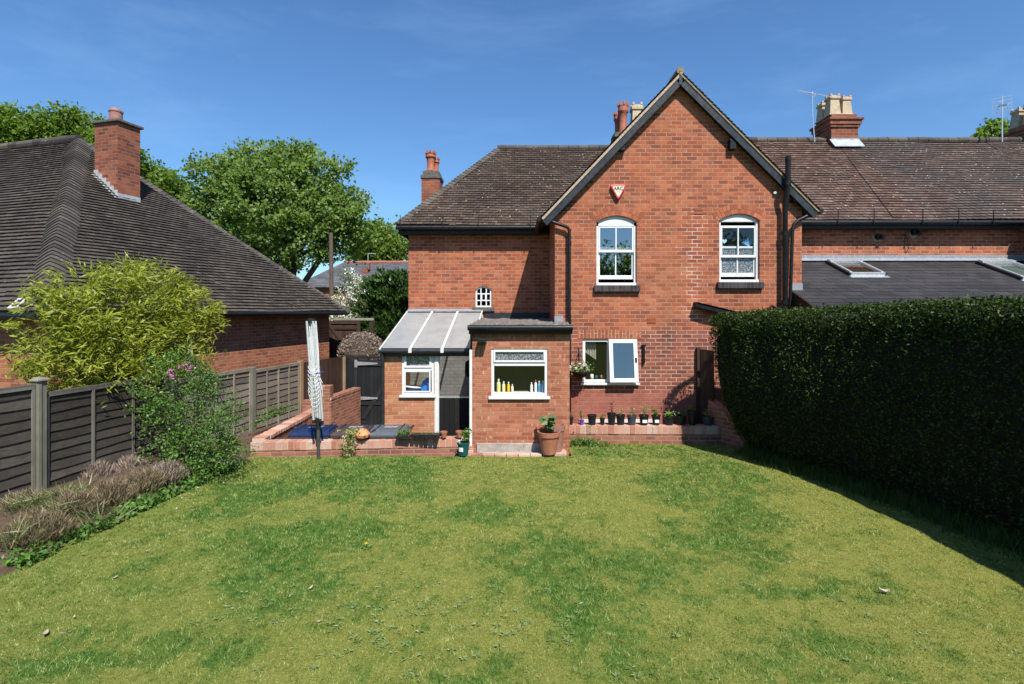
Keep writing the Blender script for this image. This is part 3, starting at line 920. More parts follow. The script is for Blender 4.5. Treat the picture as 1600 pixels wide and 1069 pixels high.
def lawn_patch(x0, x1, y0, y1, c):
    nx, ny = int((x1 - x0) / c), int((y1 - y0) / c)
    gx, gy = np.linspace(x0, x1, nx + 1), np.linspace(y0, y1, ny + 1)
    XG, YG = np.meshgrid(gx, gy)
    ZG = lawn_z(XG, YG) * np.clip((11 - YG) * 2, 0, 1)
    V = np.stack([XG.ravel(), YG.ravel(), ZG.ravel()], 1)
    i = np.arange(nx)[None, :] + np.arange(ny)[:, None] * (nx + 1)
    F = np.stack([i, i + 1, i + nx + 2, i + nx + 1], -1).reshape(-1, 4)
    cen = V[F].mean(1)
    return V, F, lush(cen[:, 0], cen[:, 1])


parts = [lawn_patch(-7.6, 1.05, 0.75, 9.75, .09), lawn_patch(1.05, 8.05, 0.75, 10.71, .09)]
Vs, Fs, Ls, o_ = [], [], [], 0
for V, F, L in parts:
    Vs.append(V); Fs.append(F + o_); Ls.append(L); o_ += len(V)
V2 = np.array([(-9., -30., -.01), (9., -30., -.01), (9., .75, -.01), (-9., .75, -.01)])
Vs.append(V2); Fs.append(np.array([[0, 1, 2, 3]]) + o_); Ls.append(np.array([.4]))
Vl, Fl, Ll = np.concatenate(Vs), np.concatenate(Fs), np.concatenate(Ls)
lawn = np_mesh('lawn', Vl, Fl, RNG.random(len(Fl)), M['lawn'], extra=Ll)
tag(lawn, kind='structure')


def blades(n, x0, x1, y0, y1, hmin, hmax, wmin, wmax, keep=None):
    x = RNG.uniform(x0, x1, n); y = RNG.uniform(y0, y1, n)
    ok = np.abs(x) < y * 1.06 + .3
    ok &= x > -5.45 + (y - 5.5) * .1
    if keep is not None: ok &= keep(x, y)
    x, y = x[ok], y[ok]
    n = len(x)
    lu = np.clip(lush(x, y) + RNG.normal(0, .16, n), 0, 1)
    z = lawn_z(x, y) * np.clip((11 - y) * 2, 0, 1)
    h = RNG.uniform(hmin, hmax, n) * (0.65 + 0.7 * lu) * (.55 + .9 * fbm(x * 6, y * 6, 41))
    w = RNG.uniform(wmin, wmax, n)
    a = RNG.uniform(0, 2 * np.pi, n)
    lean = RNG.uniform(.2, 1.3, n) * h
    la = RNG.uniform(0, 2 * np.pi, n)
    b = np.stack([x, y, z - .004], 1)
    s = np.stack([np.cos(a), np.sin(a), np.zeros(n)], 1) * (w / 2)[:, None]
    t = b + np.stack([np.cos(la) * lean, np.sin(la) * lean, h], 1)
    V = np.stack([b - s, b + s, t], 1).reshape(-1, 3)
    return V, lu, n


bl = [blades(190000, -5.6, 5.6, 3.5, 6.0, .011, .030, .004, .008),
      blades(100000, -5.6, 5.6, 6.0, 8.2, .013, .033, .006, .010),
      blades(60000, -5.5, 5.4, 8.2, 9.72, .013, .034, .008, .012),
      blades(22000, 1.1, 5.4, 9.7, 10.62, .013, .034, .008, .012)]
Vb = np.concatenate([b[0] for b in bl]); lub = np.concatenate([b[1] for b in bl]); nb = sum(b[2] for b in bl)
lub = np.clip(lub + RNG.normal(0, .12, nb), 0, 1)
bx0_, by0_ = Vb[0::3, 0], Vb[0::3, 1]
rb = np.clip(.5 + 1.15 * (RNG.random(nb) - .5) + 1.1 * (fbm(bx0_ * 11, by0_ * 11, 61) - .5) + 1.5 * (vnoise(bx0_ * 33, by0_ * 33, 63) - .5), 0, 1)
gr = np_mesh('grass', Vb, np.arange(3 * nb).reshape(nb, 3), rb, M['grass'], extra=lub)
tag(gr, 'short mown grass, part dry and part green, covering the lawn', 'grass', kind='stuff')

# low broad weeds in the foreground turf
cs = []
for (px, py, sp_, k) in ((620, 960, 90, 26), (700, 1000, 80, 22), (560, 1010, 70, 18), (430, 960, 60, 10), (900, 1000, 70, 14), (1370, 985, 60, 8), (480, 890, 60, 8), (780, 970, 70, 14), (660, 920, 60, 10), (1250, 900, 60, 6), (1120, 960, 90, 6), (300, 960, 70, 6), (1050, 740, 60, 5)):
    x, y = at0(px, py)
    for _ in range(k):
        cs.append((x + random.gauss(0, sp_ / 800 * y), y + random.gauss(0, sp_ / 800 * y * .8)))
Cw, Dw = [], []
for (x, y) in cs:
    if y < 3.5 or y > 9.5: continue
    k = random.randint(5, 9); a0 = random.random() * 6
    for q in range(k):
        a = a0 + q * 6.283 / k + random.uniform(-.6, .6)
        d = random.uniform(.018, .034)
        Cw.append((x + math.cos(a) * d, y + math.sin(a) * d, random.uniform(.010, .03)))
        Dw.append((math.cos(a), math.sin(a), random.uniform(.1, .5)))
wd = leaves('weeds', m_leaf('weed_leaf', G((0.08, 0.13, 0.04), (0.13, 0.20, 0.06), (0.19, 0.26, 0.09), (0.27, 0.33, 0.14)), .25), np.array(Cw), .042, .010, D=np.array(Dw), flat=3.0)
tag(wd, 'flat rosettes of broad weeds growing in the lawn', 'weeds', kind='stuff')

# flower bed soil between lawn and fence
def bedx(y): return -5.32 + (y - 5.5) * .1 if y < 9.6 else -4.95
bd = MB()
ys = [2.0 + i * .35 for i in range(34)]
rows = []
for y in ys:
    xe = bedx(y)
    xf = -6.723 + .179 * (y - 7.2) - .1
    row = []
    for q in range(7):
        t = q / 6
        top = .24 if y < 9.4 else .05
        row.append((xe + (xf - xe) * t, y, -.03 + (top + .03) * min(1, t * 1.8) + random.uniform(-.015, .02)))
    rows.append(row)
for a, b in zip(rows, rows[1:]):
    for q in range(6): bd.poly([a[q + 1], a[q], b[q], b[q + 1]])
tag(bd.build('flower_bed', M['soil'], smooth=True), kind='structure')

# ------------------------------------------------------------------ main house
house = thing('brick_house', (3, 12, LOW), 'red brick house with a tall steep gable and two white sash windows upstairs', 'house')
GY, WY = 11.27, 13.27                    # gable wall, recessed wall
GL, GR = 0.845, 6.28                     # gable corners
WLX = -2.80                              # left corner
W1 = (XX(932, GY), XX(995, GY), HH(446, GY), HH(347, GY), HH(337, GY))
W2 = (XX(1124, GY), XX(1187, GY), HH(441, GY), HH(344, GY), HH(334, GY))
W3 = (XX(910.5, GY), XX(995, GY), HH(598, GY), HH(530, GY), HH(530, GY))
W4 = (XX(743, WY), XX(768, WY), HH(480, WY), HH(453, WY), HH(447, WY))
AX, AZ = 3.56, 7.97                      # gable apex (roof surface, front edge)
ELX, ELZ, ERX, ERZ = 0.60, 4.87, 6.52, 5.03
mb = MB()
ztop = 4.99
wall_holes(mb, GL, GR, LOW, ztop, GY, [W1, W2, W3], .13)
sl = (AZ - ELZ) / (AX - ELX); sr = (AZ - ERZ) / (ERX - AX)
drop = .16
mb.poly([(x, GY, ztop) for x in sorted([GL, GR, W1[0], W1[1], W2[0], W2[1], W3[0], W3[1]])] + [(GR, GY, ERZ + (ERX - GR) * sr - drop), (AX, GY, AZ - drop), (GL, GY, ELZ + (GL - ELX) * sl - drop)])
mb.poly([(GL, WY, LOW), (GL, GY, LOW), (GL, GY, 4.97), (GL, WY, 4.97)])
mb.poly([(GR, GY, LOW), (GR, WY, LOW), (GR, WY, 5.1), (GR, GY, 5.1)])
wall_holes(mb, WLX, GL, LOW, 4.95, WY, [W4], .10)
mb.poly([(WLX, 18.2, LOW), (WLX, WY, LOW), (WLX, WY, 4.95), (WLX, 18.2, 4.95)])
mb.poly([(WLX, 18.2, LOW), (GR, 18.2, LOW), (GR, 18.2, 4.95), (WLX, 18.2, 4.95)])
wall = mb.build('wall', M['brick'], house)
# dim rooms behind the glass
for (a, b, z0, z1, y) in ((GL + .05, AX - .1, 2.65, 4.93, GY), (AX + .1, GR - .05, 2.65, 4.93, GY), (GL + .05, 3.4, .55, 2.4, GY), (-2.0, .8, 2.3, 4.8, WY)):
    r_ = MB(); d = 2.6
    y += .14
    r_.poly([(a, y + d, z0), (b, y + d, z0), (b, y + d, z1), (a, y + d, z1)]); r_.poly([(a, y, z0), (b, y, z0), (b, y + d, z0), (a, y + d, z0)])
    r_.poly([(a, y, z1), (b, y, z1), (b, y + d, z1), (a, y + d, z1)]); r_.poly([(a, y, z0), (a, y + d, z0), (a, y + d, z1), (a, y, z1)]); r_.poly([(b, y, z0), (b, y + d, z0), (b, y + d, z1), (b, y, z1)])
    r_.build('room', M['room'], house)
for W in (W1, W2):
    ar = MB(); arch_bricks(ar, W[0], W[1], W[3], W[4], GY); ar.build('window_arch', M['arch'], house)
lin = MB(); lin.box(W3[0] - .12, W3[1] + .10, GY - .006, GY + .02, W3[4] + .015, HH(515, GY)); lin.build('lintel', M['brick_sold'], house)


def sash_window(W, Y, cuts, frost, name='sash_window', upper=None):
    """cuts: heights (photo rows) of glass top/bottom upper, glass top/bottom lower, bottom rail, gap, and an optional open gap at the head"""
    x0, x1, z0, sp_, cr = W
    f = MB()
    y0, y1 = Y + .055, Y + .13
    jt = .052
    ht = HH(cuts['head'], Y)
    f.box(x0, x0 + jt, y0, y1, z0, sp_); f.box(x1 - jt, x1, y0, y1, z0, sp_)
    K = 12; top = []
    for k in range(K + 1):
        s_ = k / K * 2 - 1
        top.append((x0 + (x1 - x0) * k / K, y0, sp_ + (cr - sp_) * (1 - s_ * s_)))
    f.prism([(x1, y0, ht), (x0, y0, ht)] + top, (0, y1 - y0, 0))
    f.box(x0, x1, Y + .02, y1 + .01, z0, z0 + .06)
    root = f.build(name, M['white_old'], house, bevel=.004)
    xa, xb = x0 + jt + .004, x1 - jt - .004
    xm = (xa + xb) / 2
    def sash(zt, zb, yy, tr, brl, gm, zbar=None):
        s = MB(); st = .035
        s.box(xa, xa + st, yy, yy + .04, zb, zt); s.box(xb - st, xb, yy, yy + .04, zb, zt)
        s.box(xa + st, xb - st, yy, yy + .04, zt - tr, zt); s.box(xa + st, xb - st, yy, yy + .04, zb, zb + brl)
        s.box(xm - .014, xm + .014, yy + .003, yy + .037, zb + brl, zt - tr)
        o = s.build('sash', M['white'], root, bevel=.003)
        pane(xa + st, xm - .014, zb + brl, zt - tr, yy + .02, gm, root)
        pane(xm + .014, xb - st, zb + brl, zt - tr, yy + .02, gm, root)
    ut, ub = HH(cuts['ut'], Y), HH(cuts['ub'], Y)
    lt, lb = HH(cuts['lt'], Y), HH(cuts['lb'], Y)
    sash(ut, ub, y0 + .008, cuts.get('tr', .03), .055, upper or M['glass'])
    sash(lt, lb, y0 + .052, .045, .085, frost)
    s = MB(); s.box(x0 - .06, x1 + .06, Y - .09, Y + .06, HH(cuts['s0'], Y), z0 - .002)
    s.build('sill', M['brick_dark'], root, bevel=.008)
    return root


w1 = sash_window(W1, GY, dict(head=353, ut=353.5, ub=394, lt=386, lb=436, s0=456), M['glass'])
w2 = sash_window(W2, GY, dict(head=346, ut=352, ub=402, lt=384, lb=432, s0=451, tr=.05), M['frost'], upper=M['glass_clear'])
# kitchen window: fixed light and an opened casement
x0, x1, z0, z1 = W3[0], W3[1], W3[2], W3[4]
xm = XX(951, GY)
f = MB(); frame_bars(f, x0, x1, z0, z1, GY + .03, GY + .10, .06); f.box(xm - .03, xm + .03, GY + .03, GY + .10, z0 + .06, z1 - .06)
w3 = f.build('casement_window', M['white'], house, bevel=.004)
pane(x0 + .06, xm - .03, z0 + .06, z1 - .06, GY + .07, M['glass_clear'], w3)
ang = R(10); ca, sa = math.cos(ang), math.sin(ang)
cw, hx, hy = x1 - xm, x1 - .005, GY + .02
def cas(u0, u1, za, zb, d0, d1, mbx):
    dn, nx = Vector((0, -sa, -ca)), Vector((0, -ca, sa))
    top_ = Vector((hx - u0, hy, z1 - .01)) + dn * (z1 - .01 - zb)
    mbx.obox(top_ + nx * d0, Vector((-(u1 - u0), 0, 0)), nx * (d1 - d0), dn * (zb - za))
c = MB(); t = .085
cas(0, t, z0 + .01, z1 - .01, 0, .06, c); cas(cw - t, cw, z0 + .01, z1 - .01, 0, .06, c)
cas(t, cw - t, z0 + .01, z0 + .01 + t, 0, .06, c); cas(t, cw - t, z1 - .01 - t, z1 - .01, 0, .06, c)
cs_ = c.build('casement', M['white'], w3, bevel=.004)
c = MB(); cas(t, cw - t, z0 + .01 + t, z1 - .01 - t, .028, .034, c); c.build('pane', M['glass_bronze'], w3)
c = MB(); cas(.02, .06, z0 + .44, z0 + .54, .06, .075, c); c.build('window_handle', M['black'], w3)
c = MB(); c.box(x0 - .05, x1 + .05, GY - .07, GY + .03, z0 - .045, z0 - .002); c.build('sill', M['white'], w3, bevel=.006)
c = MB()
for k in range(9):
    c.box(x0 + .07 + k * .028, x0 + .09 + k * .028, GY + .16 + .02 * (k % 2), GY + .17 + .02 * (k % 2), z1 - .30 - .02 * k, z1 - .02)
c.build('curtain', M['curtain'], w3)
# little arched window
x0, x1, z0, sp_, cr = W4
f = MB(); Y = WY; K = 10; t = .04
f.box(x0, x0 + t, Y + .03, Y + .09, z0, sp_); f.box(x1 - t, x1, Y + .03, Y + .09, z0, sp_); f.box(x0 + t, x1 - t, Y + .03, Y + .09, z0, z0 + t)
top = [(x0 + (x1 - x0) * k / K, sp_ + (cr - sp_) * (1 - (k / K * 2 - 1) ** 2)) for k in range(K + 1)]
for (xa, za), (xb, zb) in zip(top, top[1:]):
    f.prism([(xa, Y + .03, za - t), (xb, Y + .03, zb - t), (xb, Y + .03, zb), (xa, Y + .03, za)], (0, .06, 0))
for q in (1, 2):
    xx = x0 + (x1 - x0) * q / 3
    f.box(xx - .014, xx + .014, Y + .04, Y + .08, z0 + t, cr - t)
    zz = z0 + (sp_ + .03 - z0) * q / 2.75
    f.box(x0 + t, x1 - t, Y + .042, Y + .078, zz - .014, zz + .014)
xx = (x0 + x1) / 2; zz = z0 + (sp_ + .03 - z0) * 1.5 / 2.75
frame_bars(f, xx - .055, xx + .055, zz - .085, zz + .085, Y + .044, Y + .076, .018)
w4 = f.build('arched_window', M['white'], house)
pane(x0 + .02, x1 - .02, z0 + .02, cr - .02, Y + .06, M['glass_clear'], w4)
c = MB(); c.box(x0 - .08, x1 + .08, Y - .08, Y + .03, z0 - .11, z0 - .002); c.build('sill', M['cap'], w4, bevel=.01)

# --- roofs
def wing_roof(O, u, v, poly, mat, g=.099): 
    t = MB(); tiled(t, O, u, v, poly, g); return t.build('roof', mat, house)
EY = WY - .32                                                  # eaves line of the recessed wing
ez = 4.93
pit = math.atan2(7.65 - ez, 2.5)
cv, sv = math.cos(pit), math.sin(pit)
HL = 2.5 / cv
roofA = MB()
ax0 = -3.02
tiled(roofA, (ax0, EY, ez), (1, 0, 0), (0, cv, sv), [(0, 0), (6.6, 0), (6.6, HL), (2.5, HL)], .105, .165, .026, .003)
# left hip end and back slope
tiled(roofA, (ax0, EY + 5.0, ez), (0, -1, 0), (cv, 0, sv), [(0, 0), (5.0, 0), (2.5, HL)], .12, .165, .015)
tiled(roofA, (6.4, EY + 5.0, ez), (-1, 0, 0), (0, -cv, sv), [(0, 0), (9.42, 0), (6.92, HL), (0, HL)], .2, .33, .015)
rA = roofA.build('roof', M['tile_wing'], house)
hb = MB()
hip0, hip1 = Vector((ax0, EY, ez + .02)), Vector((ax0 + 2.5, EY + 2.5, 7.67))
hip_tiles(hb, hip0, hip1, (1, 0, 0), (0, 1, 0), .125, .13, .05, .03)
hb.build('hip_tile', M['bonnet'], rA)
rt = MB(); ridge_tiles(rt, (ax0 + 2.45, EY + 2.5, 7.66), (3.4, EY + 2.5, 7.66), .10); rt.build('ridge_tile', M['bonnet'], rA)

# gable roof: two slopes running back, verge, boards
GF = GY - .17
roofB = MB()
lv = Vector((AX - ELX, 0, AZ - ELZ)); rv = Vector((AX - ERX, 0, AZ - ERZ))
tiled(roofB, (ELX - .06, GF, ELZ - .06 * sl), (0, 1, 0), lv, [(0, 0), (5.2, 0), (5.2, lv.length + .085), (0, lv.length + .085)], .099, .165, .017)
tiled(roofB, (ERX + .06, GF, ERZ - .06 * sr), (0, 1, 0), rv, [(0, 0), (5.2, 0), (5.2, rv.length + .085), (0, rv.length + .085)], .099, .165, .017)
rB = roofB.build('roof', M['tile_right'], house)
rt = MB(); ridge_tiles(rt, (AX, GF + .01, AZ + .01), (AX, GF + 5.2, AZ + .01), .085); rt.build('ridge_tile', M['moss'], rB)


def slope_bar(mb, x0, z0, x1, z1, off0, off1, y0, y1):
    """bar under a gable slope, between perpendicular offsets off0 and off1 below the line"""
    d = Vector((x1 - x0, 0, z1 - z0)).normalized(); n = Vector((d.z, 0, -d.x))
    if n.z > 0: n = -n
    a, b = Vector((x0, y0, z0)), Vector((x1, y0, z1))
    mb.prism([a + n * off0, b + n * off0, b + n * off1, a + n * off1], (0, y1 - y0, 0))
# mortar bed under the verge tiles
v1 = MB(); slope_bar(v1, ELX - .07, ELZ - .075, AX, AZ, .022, .072, GF - .012, GF + .10); v1.build('verge', M['mortar'], rB)
v1 = MB(); slope_bar(v1, ERX + .07, ERZ - .075, AX, AZ, .035, .068, GF - .013, GF + .10); v1.build('verge', M['moss'], rB)
for (xa, za, xb, zb) in ((ELX - .09, ELZ - .095, AX - .03, AZ - .03), (ERX + .09, ERZ - .095, AX + .03, AZ - .03)):
    b_ = MB(); slope_bar(b_, xa, za, xb, zb, .085, .215, GF + .004, GF + .034)
    bo = b_.build('bargeboard', M['barge'], house, bevel=.004)
    b_ = MB(); slope_bar(b_, xa, za, xb, zb, .155, .175, GF + .036, GY - .002); b_.build('soffit', M['black'], bo)
b_ = MB(); b_.box(AX - .035, AX + .035, GF - .012, GF + .03, AZ - .30, AZ - .06); b_.build('finial_block', M['barge'], house)
for (px, py, w, h) in ((973, 226, 10, 16), (1147, 224, 10, 16), (880, 319, 9, 10), (1246, 310, 9, 10)):
    q = MB(); c0 = at(px, py, GF); q.box(c0.x - w / 144, c0.x + w / 144, GF + .036, GY + .01, c0.z - h / 144, c0.z + h / 144)
    q.build('purlin_end', M['black'], house, bevel=.01)

# --- gutters and pipes
def gutter(name, pts, r, parent, mat='black'):
    t = MB(); t.tube(pts, r, 10); return t.build(name, M[mat], parent, smooth=True)
ga = gutter('gutter', [(ax0 - .02, EY - .02, ez - .06), (ELX - .05, EY - .02, ez - .06)], .055, house)
fb = MB(); fb.box(ax0 + .03, GL, EY + .05, EY + .08, ez - .20, ez - .02); fb.box(ax0 + .03, GL, EY + .08, WY, ez - .20, ez - .18); fb.build('fascia', M['black'], house)
fb = MB(); fb.box(ax0 + .02, ax0 + .05, EY + .05, EY + 5, ez - .2, ez - .02); fb.build('fascia', M['black'], house)
gutter('gutter', [(ELX - .10, GF + .02, ELZ - .10), (ELX - .10, WY - .3, ELZ - .10)], .055, house)
gutter('gutter', [(ERX + .10, GF + .02, ERZ - .10), (ERX + .10, WY - .3, ERZ - .10)], .055, house)
for px in (626, 692, 748, 829):
    br = MB(); xx = XX(px, EY - .05); br.box(xx - .008, xx + .008, EY - .10, EY - .085, ez - .12, ez + .24); br.box(xx - .008, xx + .008, EY - .085, EY + .05, ez - .12, ez - .10)
    br.build('gutter_bracket', M['black'], house)
dp = MB(); Yp = GY - .10
a = [Vector((ELX - .06, GF + .16, ELZ - .12)), at(859, 344, Yp), at(866, 348, Yp), at(886, 354.5, Yp), at(889.5, 359, Yp), Vector((XX(889.5, Yp), Yp, 3.0)), Vector((XX(890, Yp), Yp, LOW))]
dp.tube(a, .038, 10)
for zz in (4.2, 2.5, 1.2): dp.tube([(XX(889.6, Yp), Yp, zz), (XX(889.6, Yp), Yp, zz + .09)], .046, 10)
dp.build('downpipe', M['black'], house, smooth=True)
dp = MB()
a = [Vector((ERX + .10, GF + .10, ERZ - .14)), at(1274, 329, Yp), at(1268, 334, Yp), at(1247, 344, Yp), at(1240, 351, Yp), at(1238, 365, Yp), Vector((XX(1234, Yp), Yp, HH(490, Yp))), Vector((XX(1232, Yp), Yp, LOW))]
dp.tube(a, .036, 10); dp.build('downpipe', M['black'], house, smooth=True)
sp2 = MB(); Ys = GF - .09
sp2.tube([(XX(1226.5, Ys + .1), Ys + .12, LOW), (XX(1227.5, Ys + .1), Ys + .12, HH(318, Ys)), (XX(1231, Ys), Ys, HH(296, Ys)), (XX(1231.5, Ys), Ys, HH(246, Ys))], .055, 12)
sp2.tube([(XX(1231, Ys), Ys, HH(290, Ys)), (XX(1231, Ys), Ys, HH(283, Ys))], .066, 12)
sp2.tube([(XX(1231.5, Ys), Ys, HH(252, Ys)), (XX(1231.5, Ys), Ys, HH(245, Ys))], .062, 12)
for zz in (4.4, 2.9): sp2.tube([(XX(1227.3, Ys + .1), Ys + .12, zz), (XX(1227.3, Ys + .1), Ys + .12, zz + .1)], .066, 12)
sp2.tube([at(1216, 484, Ys + .12), at(1206, 478, Ys + .1), at(1200, 484, Ys + .1), at(1198, 500, Ys + .1)], .03, 8)
sp2.build('soil_pipe', M['black'], house, smooth=True)
sn = MB(); q = at(1211, 301, GY - .06); sn.tube([q, q + Vector((.05, .06, -.01))], .03, 10); sn.build('sensor', M['white'], house, smooth=True)
# alarm box
cx, cz = XX(965, GY), HH(301.5, GY)
def tri(s, rnd=.18):
    pts = []
    cor = [(-s, s * .84), (s, s * .84), (0, -s * .95)]
    for i in range(3):
        p, q, r2 = Vector(cor[i - 1]), Vector(cor[i]), Vector(cor[(i + 1) % 3])
        for k in range(5):
            t_ = k / 4
            A_, B_ = q + (p - q) * rnd, q + (r2 - q) * rnd
            pts.append((A_ * (1 - t_) ** 2 + q * 2 * t_ * (1 - t_) + B_ * t_ ** 2))
    return pts
ab = MB(); ab.prism([(cx + p.x, GY - .085, cz + p.y) for p in tri(.19)], (0, .085, 0)); alarm = ab.build('alarm_box', M['red'], house, bevel=.012)
tag(alarm, 'red and cream triangular alarm box lettered ARC')
ab = MB(); ab.prism([(cx + p.x, GY - .092, cz + .008 + p.y) for p in tri(.14)], (0, .012, 0)); ab.build('cover', M['cream'], alarm)


def text_mesh(s, size, loc, mat, parent, name='lettering'):
    cu = bpy.data.curves.new('lettering', 'FONT'); cu.body = s; cu.size = size; cu.align_x = 'CENTER'; cu.align_y = 'CENTER'; cu.extrude = .002; cu.offset = size * .012
    tmp = bpy.data.objects.new('tmp', cu); COL.objects.link(tmp)
    bpy.context.view_layer.update()
    me = bpy.data.meshes.new_from_object(tmp.evaluated_get(bpy.context.evaluated_depsgraph_get()))
    bpy.data.objects.remove(tmp); bpy.data.curves.remove(cu)
    off = Vector(loc) - WL[parent.name]
    for v in me.vertices: v.co = Vector((v.co.x + off.x, -v.co.z + off.y, v.co.y + off.z))
    me.materials.clear(); me.materials.append(mat)
    return link_mesh(name, me, parent)
text_mesh('ARC', .105, (cx, GY - .095, cz + .072), M['ink'], alarm)
ab = MB(); ab.box(cx - .055, cx + .055, GY - .094, GY - .09, cz + .012, cz + .017); ab.box(cx - .03, cx + .03, GY - .094, GY - .09, cz - .012, cz - .007); ab.build('underline', M['redpot'], alarm)
# air bricks, wall bar, sloping black canopy edge
for (px, py, w, h, Y) in ((1092, 331, 13, 8, GY), (1018, 501, 14, 9, GY)):
    q = MB(); c0 = at(px, py, Y)
    for k in range(4): q.box(c0.x - w / 142, c0.x + w / 142, Y - .012, Y + .01, c0.z - h / 142 + k * h / 284, c0.z - h / 142 + k * h / 284 + .022)
    q.build('air_brick', M['arch'], house)
q = MB(); a_, b_ = at(1006, 539, GY - .05), at(1006, 567, GY - .05)
q.tube([a_ + Vector((0, 0, .0)), b_], .028, 8); q.box(a_.x - .05, a_.x + .05, GY - .05, GY, a_.z - .03, a_.z); q.box(a_.x - .03, a_.x + .03, GY - .05, GY, b_.z, b_.z + .03)
q.build('hose_bracket', M['black'], house, smooth=True)
q = MB(); a_, b_ = at(1090, 474, GY - .22), at(1190, 498, GY - .22)
q.prism([a_, b_, b_ + Vector((0, 0, -.09)), a_ + Vector((0, 0, -.09))], (0, .22, 0)); q.prism([a_ + Vector((-.02, -.03, .03)), b_ + Vector((0, -.03, .03)), b_, a_], (0, .25, 0))
q.build('porch_edge', M['black'], house, bevel=.006)
ws = MB(); ws.box(XX(905, GY), XX(1020, GY), GY - .03, GY, HH(660, GY), HH(655, GY)); ws.build('skirting_strip', M['white_old'], house)
# --- chimneys
def crown_pot(mb, c, r, h, n=16, teeth=8):
    mb.lathe([(r * .86, 0), (r * .9, h * .05), (r * .72, h * .12), (r * .70, h * .5), (r * .78, h * .66), (r * .98, h * .7), (r * 1.0, h * .76), (r * .9, h * .8), (r * .98, h * .9), (r * .8, h * .9), (r * .62, h * .7)], c, n)
    for k in range(teeth):
        a = 6.283 * k / teeth
        p = Vector(c) + Vector((math.cos(a) * r * .88, math.sin(a) * r * .88, h * .89))
        mb.obox(p + Vector((-r * .17, -r * .17, 0)), (r * .34, 0, 0), (0, r * .34, 0), (0, 0, h * .12))
cy = 15.6
s_ = 800 / cy
q = MB(); xa, xb = XX(658.5, cy), XX(688, cy + .1)
q.box(xa, xb, cy, cy + .62, 3.5, HH(279, cy))
st = q.build('chimney', M['brick_stack'], house)
q = MB(); q.box(xa - .03, xb + .03, cy - .03, cy + .65, HH(279, cy), HH(273, cy)); q.box(xa + .03, xb - .03, cy + .03, cy + .59, HH(273, cy), HH(266, cy)); q.build('chimney_cap', M['cap'], st, bevel=.02)
q = MB(); crown_pot(q, ((xa + xb) / 2 - .03, cy + .2, HH(266, cy)), .165, .62); q.build('chimney_pot', M['redpot'], st, smooth=True)
q = MB(); crown_pot(q, ((xa + xb) / 2 + .09, cy + .45, HH(266, cy)), .12, .50); q.build('chimney_pot', M['redpot'], st, smooth=True)
cy = 16.9
xa, xb = XX(962, cy), XX(1018, cy)
q = MB(); q.box(xa, xb, cy, cy + .6, 5, HH(214, cy)); st = q.build('chimney', M['brick_stack'], house)
q = MB(); q.box(xa - .04, xb + .04, cy - .04, cy + .64, HH(214, cy), HH(207, cy)); q.build('chimney_cap', M['cap'], st)
q = MB(); crown_pot(q, (XX(975.5, cy), cy + .2, HH(206, cy)), .18, 1.02); q.build('chimney_pot', M['redpot'], st, smooth=True)
q = MB(); crown_pot(q, (XX(972, cy), cy + .7, HH(206, cy)), .15, .90); q.build('chimney_pot', M['redpot'], st, smooth=True)


def square_pot(mb, c, w, h):
    c = Vector(c)
    def ring(r, z): return [c + Vector((sx * r, sy * r, z)) for sx, sy in ((-1, -1), (1, -1), (1, 1), (-1, 1))]
    lv_ = [(w * .5, 0), (w * .5, h * .06), (w * .43, h * .09), (w * .34, h * .74), (w * .42, h * .77), (w * .42, h * .86), (w * .36, h * .89), (w * .36, h * .93)]
    rings = [ring(*l) for l in lv_]
    for a, b in zip(rings, rings[1:]):
        for k in range(4): mb.poly([a[k], a[(k + 1) % 4], b[(k + 1) % 4], b[k]])
    mb.poly(rings[-1])
    for sx, sy in ((-1, -1), (1, -1), (1, 1), (-1, 1)):
        mb.obox(c + Vector((sx * w * .30 - w * .08, sy * w * .30 - w * .08, h * .92)), (w * .16, 0, 0), (0, w * .16, 0), (0, 0, h * .08))
q = MB(); square_pot(q, (XX(997, cy), cy + .25, HH(206, cy)), .44, 1.02); q.build('chimney_pot', M['buff'], st)
# ------------------------------------------------------------------ neighbouring terrace on the right
ter = thing('terraced_house', (10, 13, LOW), 'adjoining brick terraced house with a long tiled roof and slate lean-to', 'house')
TR = 13.26
mb = MB()
wall_holes(mb, GR, TR, LOW, 5.1, WY, [], .1)
mb.poly([(TR, WY, LOW), (TR, GY, LOW), (TR, GY, 5.1), (TR, WY, 5.1)])
mb.poly([(TR, GY, LOW), (18.9, GY, LOW), (18.9, GY, 5.1), (16.08, GY, 7.85), (TR, GY, 5.1)])
mb.poly([(GR, 18.2, LOW), (20, 18.2, LOW), (20, 18.2, 5.0), (GR, 18.2, 5.0)])
mb.build('wall', M['brick_plain'], ter)
ez2 = 5.07
pit2 = math.atan2(7.90 - ez2, 2.5); c2, s2 = math.cos(pit2), math.sin(pit2); HL2 = 2.5 / c2
rm = MB(); tiled(rm, (4.8, EY, ez2), (1, 0, 0), (0, c2, s2), [(0, 0), (11.2, 0), (11.2, HL2), (0, HL2)], .108, .165, .026, .004)
tiled(rm, (16, EY + 5, ez2), (-1, 0, 0), (0, -c2, s2), [(0, 0), (11, 0), (11, HL2), (0, HL2)], .2, .33, .015)
rC = rm.build('roof', M['tile_right'], ter)
rt = MB(); ridge_tiles(rt, (3.9, EY + 2.5, 7.90), (16, EY + 2.5, 7.90), .10); rt.build('ridge_tile', M['bonnet'], rC)
rm = MB(); lv2 = Vector((16.08 - 12.95, 0, 8.0 - 4.95))
tiled(rm, (12.95, GY - .17, 4.95), (0, 1, 0), lv2, [(0, 0), (4.5, 0), (4.5, lv2.length), (0, lv2.length)], .1, .165, .017)
